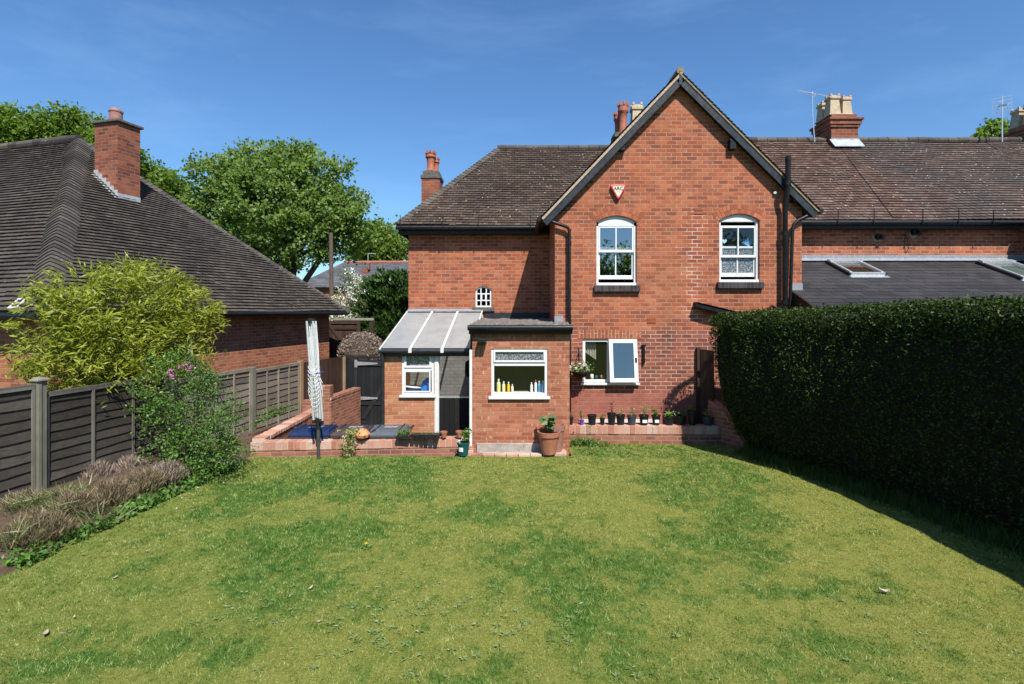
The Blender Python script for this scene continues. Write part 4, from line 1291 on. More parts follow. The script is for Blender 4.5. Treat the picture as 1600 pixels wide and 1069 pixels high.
tiled(rm, (19.21, GY - .17, 4.95), (0, 1, 0), Vector((-lv2.x, 0, lv2.z)), [(0, 0), (4.5, 0), (4.5, lv2.length), (0, lv2.length)], .1, .165, .017)
rm.build('roof', M['tile_right'], ter)
b_ = MB(); slope_bar(b_, 12.9, 4.9, 16.08, 8.0, .03, .2, GY - .16, GY - .13); slope_bar(b_, 19.26, 4.9, 16.08, 8.0, .03, .2, GY - .16, GY - .13); b_.build('bargeboard', M['barge'], ter)
gutter('gutter', [(ERX + .2, EY - .02, ez2 - .07), (12.9, EY - .02, ez2 - .07)], .055, ter)
gutter('gutter', [(12.93, GY - .15, 4.86), (12.93, EY, 4.86)], .055, ter)
fb = MB(); fb.box(GR, 13.0, EY + .05, EY + .08, ez2 - .21, ez2 - .02); fb.box(GR, 13.0, EY + .08, WY, ez2 - .21, ez2 - .19); fb.build('fascia', M['black'], ter)
for px in (1308, 1364, 1440, 1496, 1550):
    br = MB(); xx = XX(px, EY - .05); br.box(xx - .008, xx + .008, EY - .10, EY - .085, ez2 - .12, ez2 + .24); br.box(xx - .008, xx + .008, EY - .085, EY + .05, ez2 - .12, ez2 - .10)
    br.build('gutter_bracket', M['black'], ter)
for (px, py) in ((1371, 370), (1427, 363)):
    v = MB(); c0 = at(px, py, WY); v.tube([c0 + Vector((0, .02, 0)), c0 + Vector((0, -.10, 0))], [.085, .075], 14); v.tube([c0 + Vector((0, -.02, -.0)), c0 + Vector((.06, -.16, -.05))], [.07, .05], 12)
    vo = v.build('vent', M['black'], ter, smooth=True)
    m_ = MB(); m_.prism([c0 + Vector((math.cos(a) * .13 * random.uniform(.8, 1.1), -.006, math.sin(a) * .13 * random.uniform(.8, 1.1) - .02)) for a in [k * .5236 for k in range(12)]], (0, .02, 0)); m_.build('mortar_patch', M['mortar'], vo)
wv = MB()
wv.tube([at(1415, 352, WY - .02), at(1414, 372, WY - .02), at(1413, 385, WY - .02), at(1416, 396, WY - .02), at(1420, 388, WY - .02), at(1418, 375, WY - .02), at(1416, 368, WY - .02)], .006, 5)
wv.build('cable', M['black'], ter)
# slate lean-to
lt_top, lsl = 4.07, .42
pl = math.atan(lsl); cl, sl_ = math.cos(pl), math.sin(pl)
LF = 9.6
Lr = (WY - LF) / cl
lx0, lx1 = 6.05, 13.4
lean = MB(); tiled(lean, (lx0, LF, lt_top - lsl * (WY - LF)), (1, 0, 0), (0, cl, sl_), [(0, 0), (lx1 - lx0, 0), (lx1 - lx0, Lr), (0, Lr)], .21, .32, .008, .003)
lo = lean.build('lean_to_roof', M['slate'], ter)
q = MB(); q.box(GR, TR, WY - .05, WY + .01, lt_top + .02, lt_top + .14); q.prism([(GR, WY - .05, lt_top + .04), (TR, WY - .05, lt_top + .04), (TR, WY - .16, lt_top - .02), (GR, WY - .16, lt_top - .02)], (0, .0, .012)); q.build('flashing', M['lead'], lo)
q = MB(); a_ = at(1236, 443, GY - .01); q.box(a_.x, GR + .01, GY - .02, GY + .005, HH(457, GY), HH(443, GY)); q.build('flashing', M['lead'], lo)
q = MB(); q.prism([(lx0, GY - .05, lt_top - lsl * (WY - GY + .05) + .0), (lx0, LF, lt_top - lsl * (WY - LF)), (lx0, LF, lt_top - lsl * (WY - LF) - .2), (lx0, GY - .05, lt_top - lsl * (WY - GY + .05) - .2)], (-.03, 0, 0)); q.build('verge_board', M['brownwood'], lo)
q = MB(); q.box(lx0 + .1, TR, LF + .1, LF + .2, LOW, lt_top - lsl * (WY - LF) - .1); q.box(lx0 + .1, lx0 + .2, LF + .2, GY, LOW, lt_top - lsl * (WY - LF) - .1); q.build('lean_to_wall', M['brick_plain'], ter)


def velux(cpx, cpy, wpx, Lm):
    """roof window lying on the lean-to slope; (cpx, cpy) its top left corner"""
    # ray to slope
    dx, dz = (cpx - 807) / 800, -(cpy - 485) / 800
    Yt = (lt_top - lsl * WY - EYE) / (dz - lsl)
    O = Vector((dx * Yt, Yt, EYE + dz * Yt)); w = wpx * Yt / 800
    u, v, n = Vector((1, 0, 0)), Vector((0, -cl, -sl_)), Vector((0, -sl_, cl))
    f = MB(); t = .07
    def bar(a0, a1, b0, b1, h0, h1): f.obox(O + u * a0 + v * b0 + n * h0, u * (a1 - a0), v * (b1 - b0), n * (h1 - h0))
    bar(0, t, t, Lm - t, -.02, .10); bar(w - t, w, t, Lm - t, -.02, .10); bar(0, w, Lm - t, Lm, -.02, .09); bar(-.01, w + .01, -.02, t + .05, -.02, .125)
    bar(-.05, w + .05, Lm, Lm + .11, .006, .022)
    o = f.build('roof_window', M['steel'], ter, bevel=.01)
    s = MB()
    def bs(a0, a1, b0, b1, h0, h1): s.obox(O + u * a0 + v * b0 + n * h0, u * (a1 - a0), v * (b1 - b0), n * (h1 - h0))
    bs(-.03, -.002, -.04, Lm, -.02, .075); s.build('frame_side', M['charcoal'], o)
    s = MB(); bs(w + .002, w + .03, -.04, Lm, -.02, .075); s.build('frame_side', M['charcoal'], o)
    g_ = MB(); g_.poly([O + u * t + v * t + n * .06, O + u * (w - t) + v * t + n * .06, O + u * (w - t) + v * (Lm - t) + n * .06, O + u * t + v * (Lm - t) + n * .06])
    return o, g_
o, g_ = velux(1292, 412, 50, 1.0); g_.build('pane', M['glass'], o)
bl_ = MB(); bl_.v = list(g_.v); bl_.f = list(g_.f); bl_.r = list(g_.r); bl_.v = [(x, y, z - .05) for x, y, z in bl_.v]; bl_.build('blind', m_plain('brown_blind', (0.16, 0.09, 0.06), .8, .2, 5), o)
o, g_ = velux(1527, 413, 52, 1.25); g_.build('pane', M['glass'], o)
bl_ = MB(); bl_.v = [(x, y, z - .05) for x, y, z in g_.v]; bl_.f = list(g_.f); bl_.r = list(g_.r); bl_.build('blind', m_plain('pale_blind', (0.55, 0.62, 0.58), .8, .08, 3), o)
q = MB(); q.tube([(XX(1309, 15.3), 15.28, 7.74), (XX(1345, 14.2), 14.2, ez2 + (14.2 - EY) * 2.83 / 2.5 + .05), (XX(1397, EY), EY + .02, ez2 + .05)], .011, 5); q.build('cable', M['black'], ter)
# chimneys on the ridge
def corbel_stack(name, x0, x1, y0, y1, zb, zt, parent):
    q = MB(); q.box(x0, x1, y0, y1, zb, zt - .30)
    st = q.build(name, M['brick_stack'], parent)
    q = MB(); q.box(x0 - .04, x1 + .04, y0 - .04, y1 + .04, zt - .34, zt - .26); q.box(x0 - .07, x1 + .07, y0 - .07, y1 + .07, zt - .26, zt - .14); q.box(x0 - .11, x1 + .11, y0 - .11, y1 + .11, zt - .14, zt - .07)
    q.box(x0 + .02, x1 - .02, y0 + .02, y1 - .02, zt - .07, zt + .06); q.build('corbel', M['brick_stack'], st, bevel=.006)
    return st
cy = 15.2
x0, x1, zt = XX(1299, cy), XX(1341, cy), HH(181, cy)
st = corbel_stack('chimney', x0, x1, cy, cy + .85, 6.5, zt, ter)
for (px, w, dy, h) in ((1307.5, .37, .22, .60), (1327.5, .34, .24, .57), (1308, .36, .66, .56), (1328, .34, .66, .55)):
    q = MB(); square_pot(q, (XX(px, cy), cy + dy, zt + .05), w, h * 1.08); q.build('chimney_pot', M['buff'], st)
q = MB(); q.prism([(x0 - .06, cy - .012, HH(219, cy)), (x1 + .02, cy - .012, HH(219, cy)), (x1 + .10, cy - .14, 7.60), (x0 + .02, cy - .14, 7.60)], (0, 0, .02)); q.box(x0 - .02, x1 + .02, cy - .014, cy, HH(222, cy), HH(216, cy)); q.build('flashing', M['lead'], st)
cy = 15.2
x0 = XX(1616, cy)
st = corbel_stack('chimney', x0, x0 + .9, cy, cy + .85, 6.5, HH(191, cy), ter)
for (dx, dy) in ((.2, .25), (.65, .25), (.2, .66), (.65, .66)):
    q = MB(); square_pot(q, (x0 + dx, cy + dy, HH(191, cy) + .05), .36, .62); q.build('chimney_pot', M['buff'], st)

# television aerials
q = MB(); cy = 15.2; Q = lambda px, py, dy=0: at(px, py, cy + dy)
ae = thing('television_aerial', Q(1271, 220), 'long thin aerial on a mast beside the middle chimney', 'aerial')
q.tube([Q(1273, 222), Q(1269.5, 175), Q(1269.5, 143)], .016, 6); q.build('mast', M['steel'], ae)
q = MB(); q.tube([Q(1249, 142), Q(1300, 152)], .012, 5)
for k in range(14):
    t_ = k / 13; c0 = Q(1262 + 36 * t_, 144.5 + 7.2 * t_); q.tube([c0 + Vector((-.02, -.10, -.05)), c0 + Vector((.02, .10, .05))], .005, 4)
for k in range(6):
    c0 = Q(1247.5 + k * 2.4, 142.5 + k * .4); q.tube([c0 + Vector((0, -.12, -.09)), c0 + Vector((0, .12, .09))], .006, 4)
q.tube([Q(1266, 146), Q(1268, 151), Q(1272, 152), Q(1274, 147)], .012, 5)
q.build('boom', M['steel'], ae)
cy = 15.0
ae = thing('television_aerial', Q(1566, 220), 'short square grid aerial on a mast beside the chimney at the edge', 'aerial')
q = MB(); q.tube([Q(1566, 222), Q(1566, 150)], .018, 6); q.build('mast', M['steel'], ae)
q = MB()
for k in range(5): q.tube([Q(1550.5, 155.5 + k * 5.6), Q(1581, 149.5 + k * 5.6)], .007, 4)
q.tube([Q(1550.5, 155), Q(1550.5, 179)], .009, 4); q.tube([Q(1581, 149), Q(1581, 173)], .009, 4); q.tube([Q(1560, 166), Q(1575, 163, -.3)], .03, 6)
q.build('grid', M['steel'], ae)

# ------------------------------------------------------------------ brick outhouse (kitchen extension)
EX = thing('outhouse', (0.1, 11.5, LOW), 'single-storey flat-roofed brick extension with a wide white window', 'extension')
FY = 10.06
xl, xr = XX(738, FY), XX(890, FY)
W5 = (XX(767.5, FY), XX(855.5, FY), HH(619, FY), HH(545, FY), HH(545, FY))
mb = MB(); wall_holes(mb, xl, xr, -.1, 2.42, FY, [W5], .12)
mb.poly([(xl, WY, LOW), (xl, FY, LOW), (xl, FY, 2.42), (xl, WY, 2.42)]); mb.poly([(xr, FY, LOW), (xr, GY, LOW), (xr, GY, 2.42), (xr, FY, 2.42)])
mb.build('wall', M['brick_ext'], EX)
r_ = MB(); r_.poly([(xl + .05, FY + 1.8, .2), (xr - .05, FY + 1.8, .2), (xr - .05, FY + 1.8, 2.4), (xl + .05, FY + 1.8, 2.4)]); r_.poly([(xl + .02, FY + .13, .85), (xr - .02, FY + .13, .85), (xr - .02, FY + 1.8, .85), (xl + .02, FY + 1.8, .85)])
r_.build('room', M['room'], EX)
q = MB(); q.box(XX(745, FY), XX(868, FY), FY - .035, FY - .002, -.05, HH(692, FY)); q.build('plinth', M['concrete'], EX, bevel=.008)
rf = MB()
za, zb = HH(508.5, FY - .1), 2.57
xa, xb = xl - .06, xr + .05
K, J = 14, 20
def rz(i, j):
    t_ = j / J
    return za + (zb - za) * t_ + .014 * math.sin(i * 1.9 + j) + random.uniform(-.016, .016)
gridp = [[(xa + (xb - xa) * i / K, FY - .10 + (WY - FY + .09) * j / J, rz(i, j)) for i in range(K + 1)] for j in range(J + 1)]
for j in range(J):
    for i in range(K): rf.poly([gridp[j][i], gridp[j][i + 1], gridp[j + 1][i + 1], gridp[j + 1][i]])
for i in range(K): rf.poly([(gridp[0][i][0], FY - .10, za - .1), (gridp[0][i + 1][0], FY - .10, za - .1), gridp[0][i + 1], gridp[0][i]])
for j in range(J): rf.poly([(xa, gridp[j][0][1], za - .1), gridp[j][0], gridp[j + 1][0], (xa, gridp[j + 1][0][1], za - .1)])
fr_ = rf.build('flat_roof', M['felt'], EX)
q = MB(); q.tube([(xa - .02, FY - .13, za - .045), (xb, FY - .13, za - .045)], .055, 10); q.box(xa, xb, FY - .10, FY - .07, za - .17, za - .0); q.box(xa, xb, FY - .07, FY, za - .17, za - .15); q.build('gutter', M['black'], EX, smooth=True)
q = MB(); q.box(XX(757, WY), GL, WY - .035, WY - .004, zb - .02, zb + .15); q.build('flashing', M['charcoal'], EX)
q = MB(); q.box(GL - .01, xr - .02, GY - .04, GY - .004, zb - .05, zb + .09); q.build('flashing', M['lead'], EX)
x0, x1, z0, z1 = W5[0], W5[1], W5[2], W5[4]
f = MB(); frame_bars(f, x0, x1, z0, z1, FY + .02, FY + .09, .055); zt = HH(568.5, FY)
f.box(x0 + .055, x1 - .055, FY + .02, FY + .09, zt - .045, zt + .045)
w5 = f.build('window', M['white'], EX, bevel=.004)
q = MB(); frame_bars(q, x0 + .045, x1 - .045, zt + .03, z1 - .03, FY - .005, FY + .02, .035); q.build('top_light', M['white'], w5, bevel=.004)
pane(x0 + .055, x1 - .055, z0 + .055, zt - .045, FY + .06, M['glass_clear'], w5)
pane(x0 + .08, x1 - .08, zt + .05, z1 - .06, FY + .03, M['frost'], w5)
q = MB(); q.box(x0 - .05, x1 + .05, FY - .06, FY + .02, z0 - .055, z0 - .002); q.build('sill', M['white'], w5, bevel=.006)
q = MB(); q.box(x0, x1, FY + .10, FY + .34, z0 - .03, z0 + .045); q.build('window_board', M['white_old'], w5)
q = MB(); c0 = at(753, 534, FY - .14); q.box(c0.x - .085, c0.x + .085, FY - .19, FY - .05, c0.z - .055, c0.z + .06); q.box(c0.x - .02, c0.x + .02, FY - .05, FY, c0.z - .03, c0.z + .03)
fl = q.build('floodlight', M['black'], EX, bevel=.01)
q = MB(); q.box(c0.x - .07, c0.x + .07, FY - .193, FY - .189, c0.z - .045, c0.z + .02); q.build('lamp_glass', M['glass'], fl)
# white bottles and bits standing in the window
for (px, hpx, r, mt, lab) in ((779, 27, .040, 'lemon', 'fat pale yellow bottle at the left end of the extension window board'), (787, 22, .034, 'lemon', 'pale yellow bottle beside the fat one on the window board'), (794.5, 21, .030, 'yellow', 'bright yellow bottle on the extension window board'), (800.5, 16, .026, 'cream', 'short cream bottle right of the bright yellow one'),
                              (830.5, 20, .028, 'whitecloth', 'white pump bottle on the extension window board'), (837, 25, .028, 'red', 'red-capped bottle on the extension window board'), (842.5, 23, .028, 'midblue', 'mid blue bottle on the extension window board'), (848.5, 24, .032, 'iceblue', 'pale blue bottle at the right end of the extension window board')):
    h = hpx / 80 * .78; yy = FY + .21; xx = XX(px, yy)
    b_ = MB(); b_.lathe([(r * .9, 0), (r, .01), (r, h * .6), (r * .8, h * .74), (r * .35, h * .8), (r * .35, h * .86)], (xx, yy, z0 + .046), 12)
    bo = b_.build('bottle', M[mt if mt != 'red' else 'whitecloth'], origin=(xx, yy, z0 + .046), smooth=True); tag(bo, lab, 'bottle', 'bottles in the extension window')
    b_ = MB(); b_.lathe([(r * .5, h * .84), (r * .5, h), (0.0001, h)], (xx, yy, z0 + .046), 10); b_.build('bottle_cap', M['red' if mt == 'red' else 'white'], bo, smooth=True)

# ------------------------------------------------------------------ glazed lean-to
LT = thing('glazed_porch', (-1.9, 11.5, LOW), 'glazed lean-to porch with cloudy sloping panels beside the brick extension', 'porch')
PY = 10.75
pxl, pxr = WLX, xl - .005
W6 = (XX(628, PY), XX(678, PY), HH(617, PY), HH(549, PY), HH(549, PY))
dl, dr = XX(686, PY), XX(733, PY)
zt = 2.02
mb = MB(); wall_holes(mb, pxl, XX(679, PY), LOW, HH(549, PY), PY, [(W6[0], W6[1], W6[2], W6[3] - .0005, W6[3] - .0005)], .11)
mb.poly([(pxl, WY, LOW), (pxl, PY, LOW), (pxl, PY, 2.0), (pxl, WY, 2.5)])
mb.build('wall', M['brick_porch'], LT)
mb = MB(); mb.poly([(pxl + .05, WY - .02, LOW), (pxr, WY - .02, LOW), (pxr, WY - .02, 2.7), (pxl + .05, WY - .02, 2.7)]); mb.poly([(xl - .012, WY - .02, LOW), (xl - .012, PY, LOW), (xl - .012, PY, 2.3), (xl - .012, WY - .02, 2.3)])
mb.build('inner_wall', M['white_brick'], LT)
# roof panels between white bars
Ra, Rb = Vector((0, PY - .14, HH(547.5, PY - .14))), Vector((0, WY - .02, 2.76))
bx = [(-2.83, -2.80), (XX(641, PY - .14), XX(677, WY)), (XX(691, PY - .14), XX(716, WY)), (XX(735, PY - .14), XX(754, WY))]
for (a0, a1), (b0, b1) in zip(bx, bx[1:]):
    q = MB(); q.prism([(a0, Ra.y, Ra.z), (b0, Ra.y, Ra.z), (b1, Rb.y, Rb.z), (a1, Rb.y, Rb.z)], (0, 0, -.016)); q.build('roof_panel', M['polycarb'], LT)
for i, (a0, a1) in enumerate(bx):
    q = MB(); w = .05 if i in (1, 2) else .028
    q.prism([(a0 - w / 2, Ra.y - .02, Ra.z - .002), (a0 + w / 2, Ra.y - .02, Ra.z - .002), (a1 + w / 2, Rb.y, Rb.z - .002), (a1 - w / 2, Rb.y, Rb.z - .002)], (0, 0, .04))
    if i in (1, 2): q.box(a0 - w / 2 - .008, a0 + w / 2 + .008, Ra.y - .045, Ra.y - .02, Ra.z - .05, Ra.z + .045)
    q.build('glazing_bar', M['white_old'], LT, bevel=.004)
q = MB(); q.box(-2.83, bx[3][0], Ra.y - .012, Ra.y + .004, Ra.z - .03, Ra.z + .012); q.build('edge_strip', M['white_old'], LT)
q = MB(); q.prism([(-2.8, WY - .16, 2.745), (XX(752, WY), WY - .16, 2.745), (XX(752, WY), WY - .005, 2.80), (-2.8, WY - .005, 2.80)], (0, 0, .02)); q.build('flashing', M['lead'], LT)
q = MB(); q.tube([(-2.86, PY - .12, zt - .085), (xl - .02, PY - .12, zt - .085)], .05, 10); q.box(-2.82, xl - .01, PY - .07, PY - .002, zt - .20, zt - .03); q.build('gutter', M['charcoal'], LT, smooth=True)
q = MB(); q.tube([(-2.80, PY - .11, zt - .1), (-2.79, PY - .07, zt - .3), (-2.79, PY - .06, LOW)], .04, 10); q.build('downpipe', M['charcoal'], LT, smooth=True)
q = MB(); q.tube([at(737, 518, FY - .02), at(737, 545, PY - .12)], .035, 8); q.build('downpipe', M['charcoal'], LT, smooth=True)
x0, x1, z0, z1 = W6[0], W6[1], W6[2], W6[4]
f = MB(); frame_bars(f, x0, x1, z0, z1, PY + .01, PY + .08, .05); zm = HH(577, PY); f.box(x0 + .05, x1 - .05, PY + .01, PY + .08, zm - .03, zm + .03)
w6 = f.build('window', M['white'], LT, bevel=.004)
q = MB(); frame_bars(q, x0 + .05, x1 - .05, zm + .03, z1 - .05, PY - .01, PY + .01, .045); frame_bars(q, x0 + .05, x1 - .07, z0 + .05, zm - .03, PY - .008, PY + .01, .03); q.build('casement', M['white'], w6, bevel=.004)
pane(x0 + .08, x1 - .08, z0 + .07, zm - .05, PY + .03, M['glass_clear'], w6); pane(x0 + .09, x1 - .09, zm + .07, z1 - .09, PY + .03, M['frost'], w6)
q = MB(); q.box(x0 - .05, x1 + .04, PY - .06, PY + .01, z0 - .05, z0 - .002); q.build('sill', M['white'], w6, bevel=.006)
# door frame and half door
q = MB(); q.box(XX(679, PY), dl, PY - .01, PY + .10, LOW, HH(549, PY)); q.build('door_frame', M['white_old'], LT, bevel=.004)
q = MB(); nbd = 6
for k in range(nbd):
    a0 = dl + (dr - dl) * k / nbd; q.obox((a0 + .002, PY + .02, LOW + .02), ((dr - dl) / nbd - .004, 0, 0), (0, .04, 0), (0, 0, HH(622, PY) - LOW - .02))
_q = MB(); _q.box(XX(733.5, FY), xl - .003, FY - .012, FY + .09, LOW + .3, HH(547, FY)); _q.build('door_post', M['white_old'], LT, bevel=.004)
hd = q.build('half_door', M['peelwood'], LT, bevel=.003)
q = MB(); q.box(dl, dr, PY + .005, PY + .075, HH(622, PY), HH(620, PY)); q.build('door_ledge', M['steel'], hd)
# things inside the porch window
q = MB(); q.lathe([(.13, 0), (.16, .05), (.15, .15), (.09, .25), (.03, .30)], (XX(668, PY + .3), PY + .35, z0 + .0), 10)
for i, v in enumerate(q.v): q.v[i] = (v[0] + random.uniform(-.02, .02), v[1] + random.uniform(-.02, .02), v[2] + random.uniform(-.02, .02))
tag(q.build('bag', M['bluecloth'], origin=(XX(668, PY + .3), PY + .35, z0), smooth=True), 'bright blue crumpled bag inside the porch window', 'bag')
q = MB(); q.lathe([(.20, 0), (.22, .08), (.21, .13)], (XX(645, PY + .35), PY + .4, z0 - .02), 16); bk = q.build('laundry_basket', M['navy'], origin=(XX(645, PY + .35), PY + .4, z0 - .02), smooth=True)
tag(bk, 'navy laundry basket with a white rim inside the porch window', 'basket')
q = MB(); q.tube([(XX(645, PY + .35) + .215 * math.cos(a * .4), PY + .4 + .215 * math.sin(a * .4), z0 + .11 + .03 * math.sin(a * .4 + 3.9)) for a in range(17)], .022, 8); q.build('rim', M['whitecloth'], bk, smooth=True)
q = MB(); q.prism([at(727, 566, 12.4), at(733, 562, 12.4), at(734, 588, 12.4), at(730, 590, 12.4), at(726, 583, 12.4)], (0, .06, 0)); tag(q.build('coat', M['ink'], origin=at(730, 590, 12.4)), 'dark coat hanging inside the porch doorway', 'coat')

# window ornaments upstairs
q = MB(); c0 = at(1132, 377, GY + .2)
pts = [c0 + Vector((.055 * 16 * math.sin(t_) ** 3 / 16, 0, .058 * (13 * math.cos(t_) - 5 * math.cos(2 * t_) - 2 * math.cos(3 * t_) - math.cos(4 * t_)) / 16)) for t_ in [k * 6.2832 / 20 for k in range(20)]]
q.prism(pts, (0, .03, 0)); tag(q.build('heart_ornament', M['iceblue'], origin=c0, bevel=.005), 'pale blue heart ornament standing in the right-hand upstairs window', 'ornament')
q = MB(); c0 = at(1169, 385, GY + .2)
for k in range(7):
    a = (k - 3) * .3; q.tube([c0 + Vector((0, .02 * (k % 2), 0)), c0 + Vector((math.sin(a) * .09, .02, math.cos(a) * .09)), c0 + Vector((math.sin(a * 1.3) * .15, .02, math.cos(a) * (.15 + .06 * (k == 3))))], [.018, .016, .006], 6)
tag(q.build('coral_ornament', M['midblue'], origin=c0, smooth=True), 'mid blue branching ornament standing in the right-hand upstairs window', 'ornament')
for (px, h, mt, lab) in ((925, .11, 'whitecloth', 'white cup on the kitchen window board'), (932, .08, 'potgreen', 'green jar on the kitchen window board'), (941, .09, 'orange', 'orange jar on the kitchen window board')):
    q = MB(); q.lathe([(.03, 0), (.04, .02), (.04, h * .8), (.03, h)], (XX(px, GY + .2), GY + .22, W3[2] + .05), 12); tag(q.build('jar', M[mt], origin=(XX(px, GY + .2), GY + .22, W3[2] + .05), smooth=True), lab, 'jar')
# ------------------------------------------------------------------ bungalow on the left
Wc = Vector((-8.12, 8.96, 0)); va = Vector((-.966, .257, 0)).normalized(); vb = Vector((.257, .966, 0)).normalized()
bung = thing('bungalow', Wc + va * 3 + vb * 3 + Vector((0, 0, LOW)), 'brick bungalow with a big dark tiled hipped roof behind the fence', 'bungalow')
Lw = 7.7
def bp(a, b, z): 
    q = Wc + va * a + vb * b; return Vector((q.x, q.y, z))
mb = MB()
ow = -.16
mb.poly([bp(ow, ow, LOW), bp(ow, Lw, LOW), bp(ow, Lw, 2.7), bp(ow, ow, 2.7)]); mb.poly([bp(13, ow, LOW), bp(ow, ow, LOW), bp(ow, ow, 2.7), bp(13, ow, 2.7)]); mb.poly([bp(ow, Lw, LOW), bp(13, Lw, LOW), bp(13, Lw, 2.7), bp(ow, Lw, 2.7)])
mb.build('wall', M['brick_bung'], bung)
E0, E1 = bp(-.5, -.5, 2.74), bp(-.5, Lw + .5, 2.74)
Ap = bp(4.95, Lw / 2, 7.43)
D_ = Ap - E0
ub = D_.dot(vb); v_r = D_ - vb * ub
ua = D_.dot(va); v_f = D_ - va * ua
rf = MB()
tiled(rf, E0, vb, v_r, [(0, 0), (Lw + 1, 0), (ub, v_r.length)], .118, .18, .036, .004)
tiled(rf, E0, va, v_f, [(0, 0), (14, 0), (14, v_f.length), (ua, v_f.length)], .118, .18, .036, .004)
D1 = Ap - E1; ua1 = D1.dot(va); v_b = D1 - va * ua1
tiled(rf, E1, va, v_b, [(0, 0), (14, 0), (14, v_b.length), (ua1, v_b.length)], .25, .4, .02)
rB2 = rf.build('roof', M['tile_bung'], bung)
hb = MB()
d = (Ap - E0).normalized()
rowsn = int(v_r.length / .118)
hip_tiles(hb, E0 + d * .30, Ap, va - d * va.dot(d), vb - d * vb.dot(d), (Ap - E0).length / rowsn, .30, .075, .036)
d = (Ap - E1).normalized()
hip_tiles(hb, E1, Ap, va - d * va.dot(d), -vb + d * vb.dot(d), (Ap - E1).length / rowsn, .18, .05, .03)
hb.build('hip_tile', M['bonnet'], rB2)
rt = MB(); ridge_tiles(rt, Ap + Vector((0, 0, .02)), Ap + va * 9 + Vector((0, 0, .02)), .12, .32); rt.build('ridge_tile', M['bonnet'], rB2)
gu = MB(); up_ = Vector((0, 0, -.05)); gu.tube([E0 - va * .02 + up_, E1 - va * .02 + up_], .062, 8); gu.tube([E0 - vb * .02 + up_, E0 + va * 12 - vb * .02 + up_], .062, 8); gu.build('gutter', M['black'], bung, smooth=True)
so = MB(); so.prism([bp(-.46, -.46, 2.63), bp(-.46, Lw + .46, 2.63), bp(0, Lw + .46, 2.63), bp(0, -.46, 2.63)], (0, 0, .11)); so.prism([bp(0, -.46, 2.631), bp(13, -.46, 2.631), bp(13, 0, 2.631), bp(0, 0, 2.631)], (0, 0, .11)); so.build('soffit', M['black'], bung)
def ray_plane(px, py, P, n):
    d = Vector(((px - 807) / 800, 1, -(py - 485) / 800)); O = Vector((0, 0, EYE))
    return O + d * ((P - O).dot(n) / d.dot(n))
nr = vb.cross(v_r).normalized()
P0 = ray_plane(184, 311, E0, nr)
def solve(dirv, px):
    k = (px - 807) / 800
    return (k * P0.y - P0.x) / (dirv.x - k * dirv.y)
wa, wb = solve(va, 148), solve(vb, 219)
zt_ = EYE - (190 - 485) * P0.y / 800
q = MB(); q.obox((P0.x, P0.y, P0.z - 1.2), va * wa, vb * wb, (0, 0, zt_ - P0.z + 1.2))
bch = q.build('chimney', M['brick_stack'], bung)
q = MB(); o_ = P0 - va * .06 - vb * .06; q.obox((o_.x, o_.y, zt_), va * (wa + .12), vb * (wb + .12), (0, 0, .07)); q.build('chimney_cap', M['cap'], bch, bevel=.015)
cc = P0 + va * wa * .5 + vb * wb * .42
q = MB(); q.lathe([(.150, 0), (.147, .04), (.142, .27), (.158, .285), (.158, .315), (.14, .32), (.12, .36), (.07, .39), (.0001, .40)], (cc.x, cc.y, zt_ + .07), 20); q.build('chimney_pot', M['pinkpot'], bch, smooth=True)
q = MB(); nu = nr * .014
sl_dir = v_r.normalized()
q.prism([P0 - va * .012 - vb * .03 + nu, P0 + vb * (wb + .05) + nu, P0 + vb * (wb + .12) - sl_dir * .17 + nu, P0 - vb * .08 - sl_dir * .17 + nu], nr * .006)
q.obox(P0 - va * .012 + Vector((0, 0, -.05)), va * .012, vb * wb, (0, 0, .20))
nst = 6
for k in range(nst):
    t0, t1 = wa * k / nst, wa * (k + 1) / nst
    rise = v_r.z / (v_r - Vector((0, 0, v_r.z))).length
    q.obox(P0 + va * t0 - vb * .012 + Vector((0, 0, rise * t0 - .08)), va * (t1 - t0 + .02), vb * .012, (0, 0, .20 + rise * (t1 - t0)))
q.prism([P0 - vb * .02 - va * .02 + nu, P0 - vb * .11 - va * .05 + nu, P0 - vb * .11 + sl_dir * (wa * 1.36) + nu, P0 - vb * .02 + sl_dir * (wa * 1.36) + nu], nr * .006)
q.build('flashing', M['flash'], bch)
q = MB(); w0 = bp(-.22, 2.55, 0); q.tube([(w0.x, w0.y, 2.6), (w0.x, w0.y, LOW)], .045, 8); q.build('downpipe', M['white'], bung, smooth=True)
nf = v_f.cross(va).normalized(); nf = nf if nf.z > 0 else -nf
q = MB(); fo = E0 + va * .55 + v_f.normalized() * .05 + nf * .04
for (a0, a1, b0, b1) in ((0, .2, 0, .03), (0, .2, .2, .23), (0, .03, .03, .2), (.17, .2, .03, .2)): q.obox(fo + va * a0 + v_f.normalized() * b0, va * (a1 - a0), v_f.normalized() * (b1 - b0), nf * .02)
q.build('roof_vent', M['white'], bung)

# ------------------------------------------------------------------ left boundary fence
FN = thing('panel_fence', (-6.5, 8, .1), 'weathered grey overlapped panel fence along the left border', 'fence')
FD = Vector((.179, 1, 0)).normalized(); FNn = Vector((1, -.179, 0)).normalized()
def fpt(Z): return Vector((-6.723 + .179 * (Z - 7.2), Z, 0))


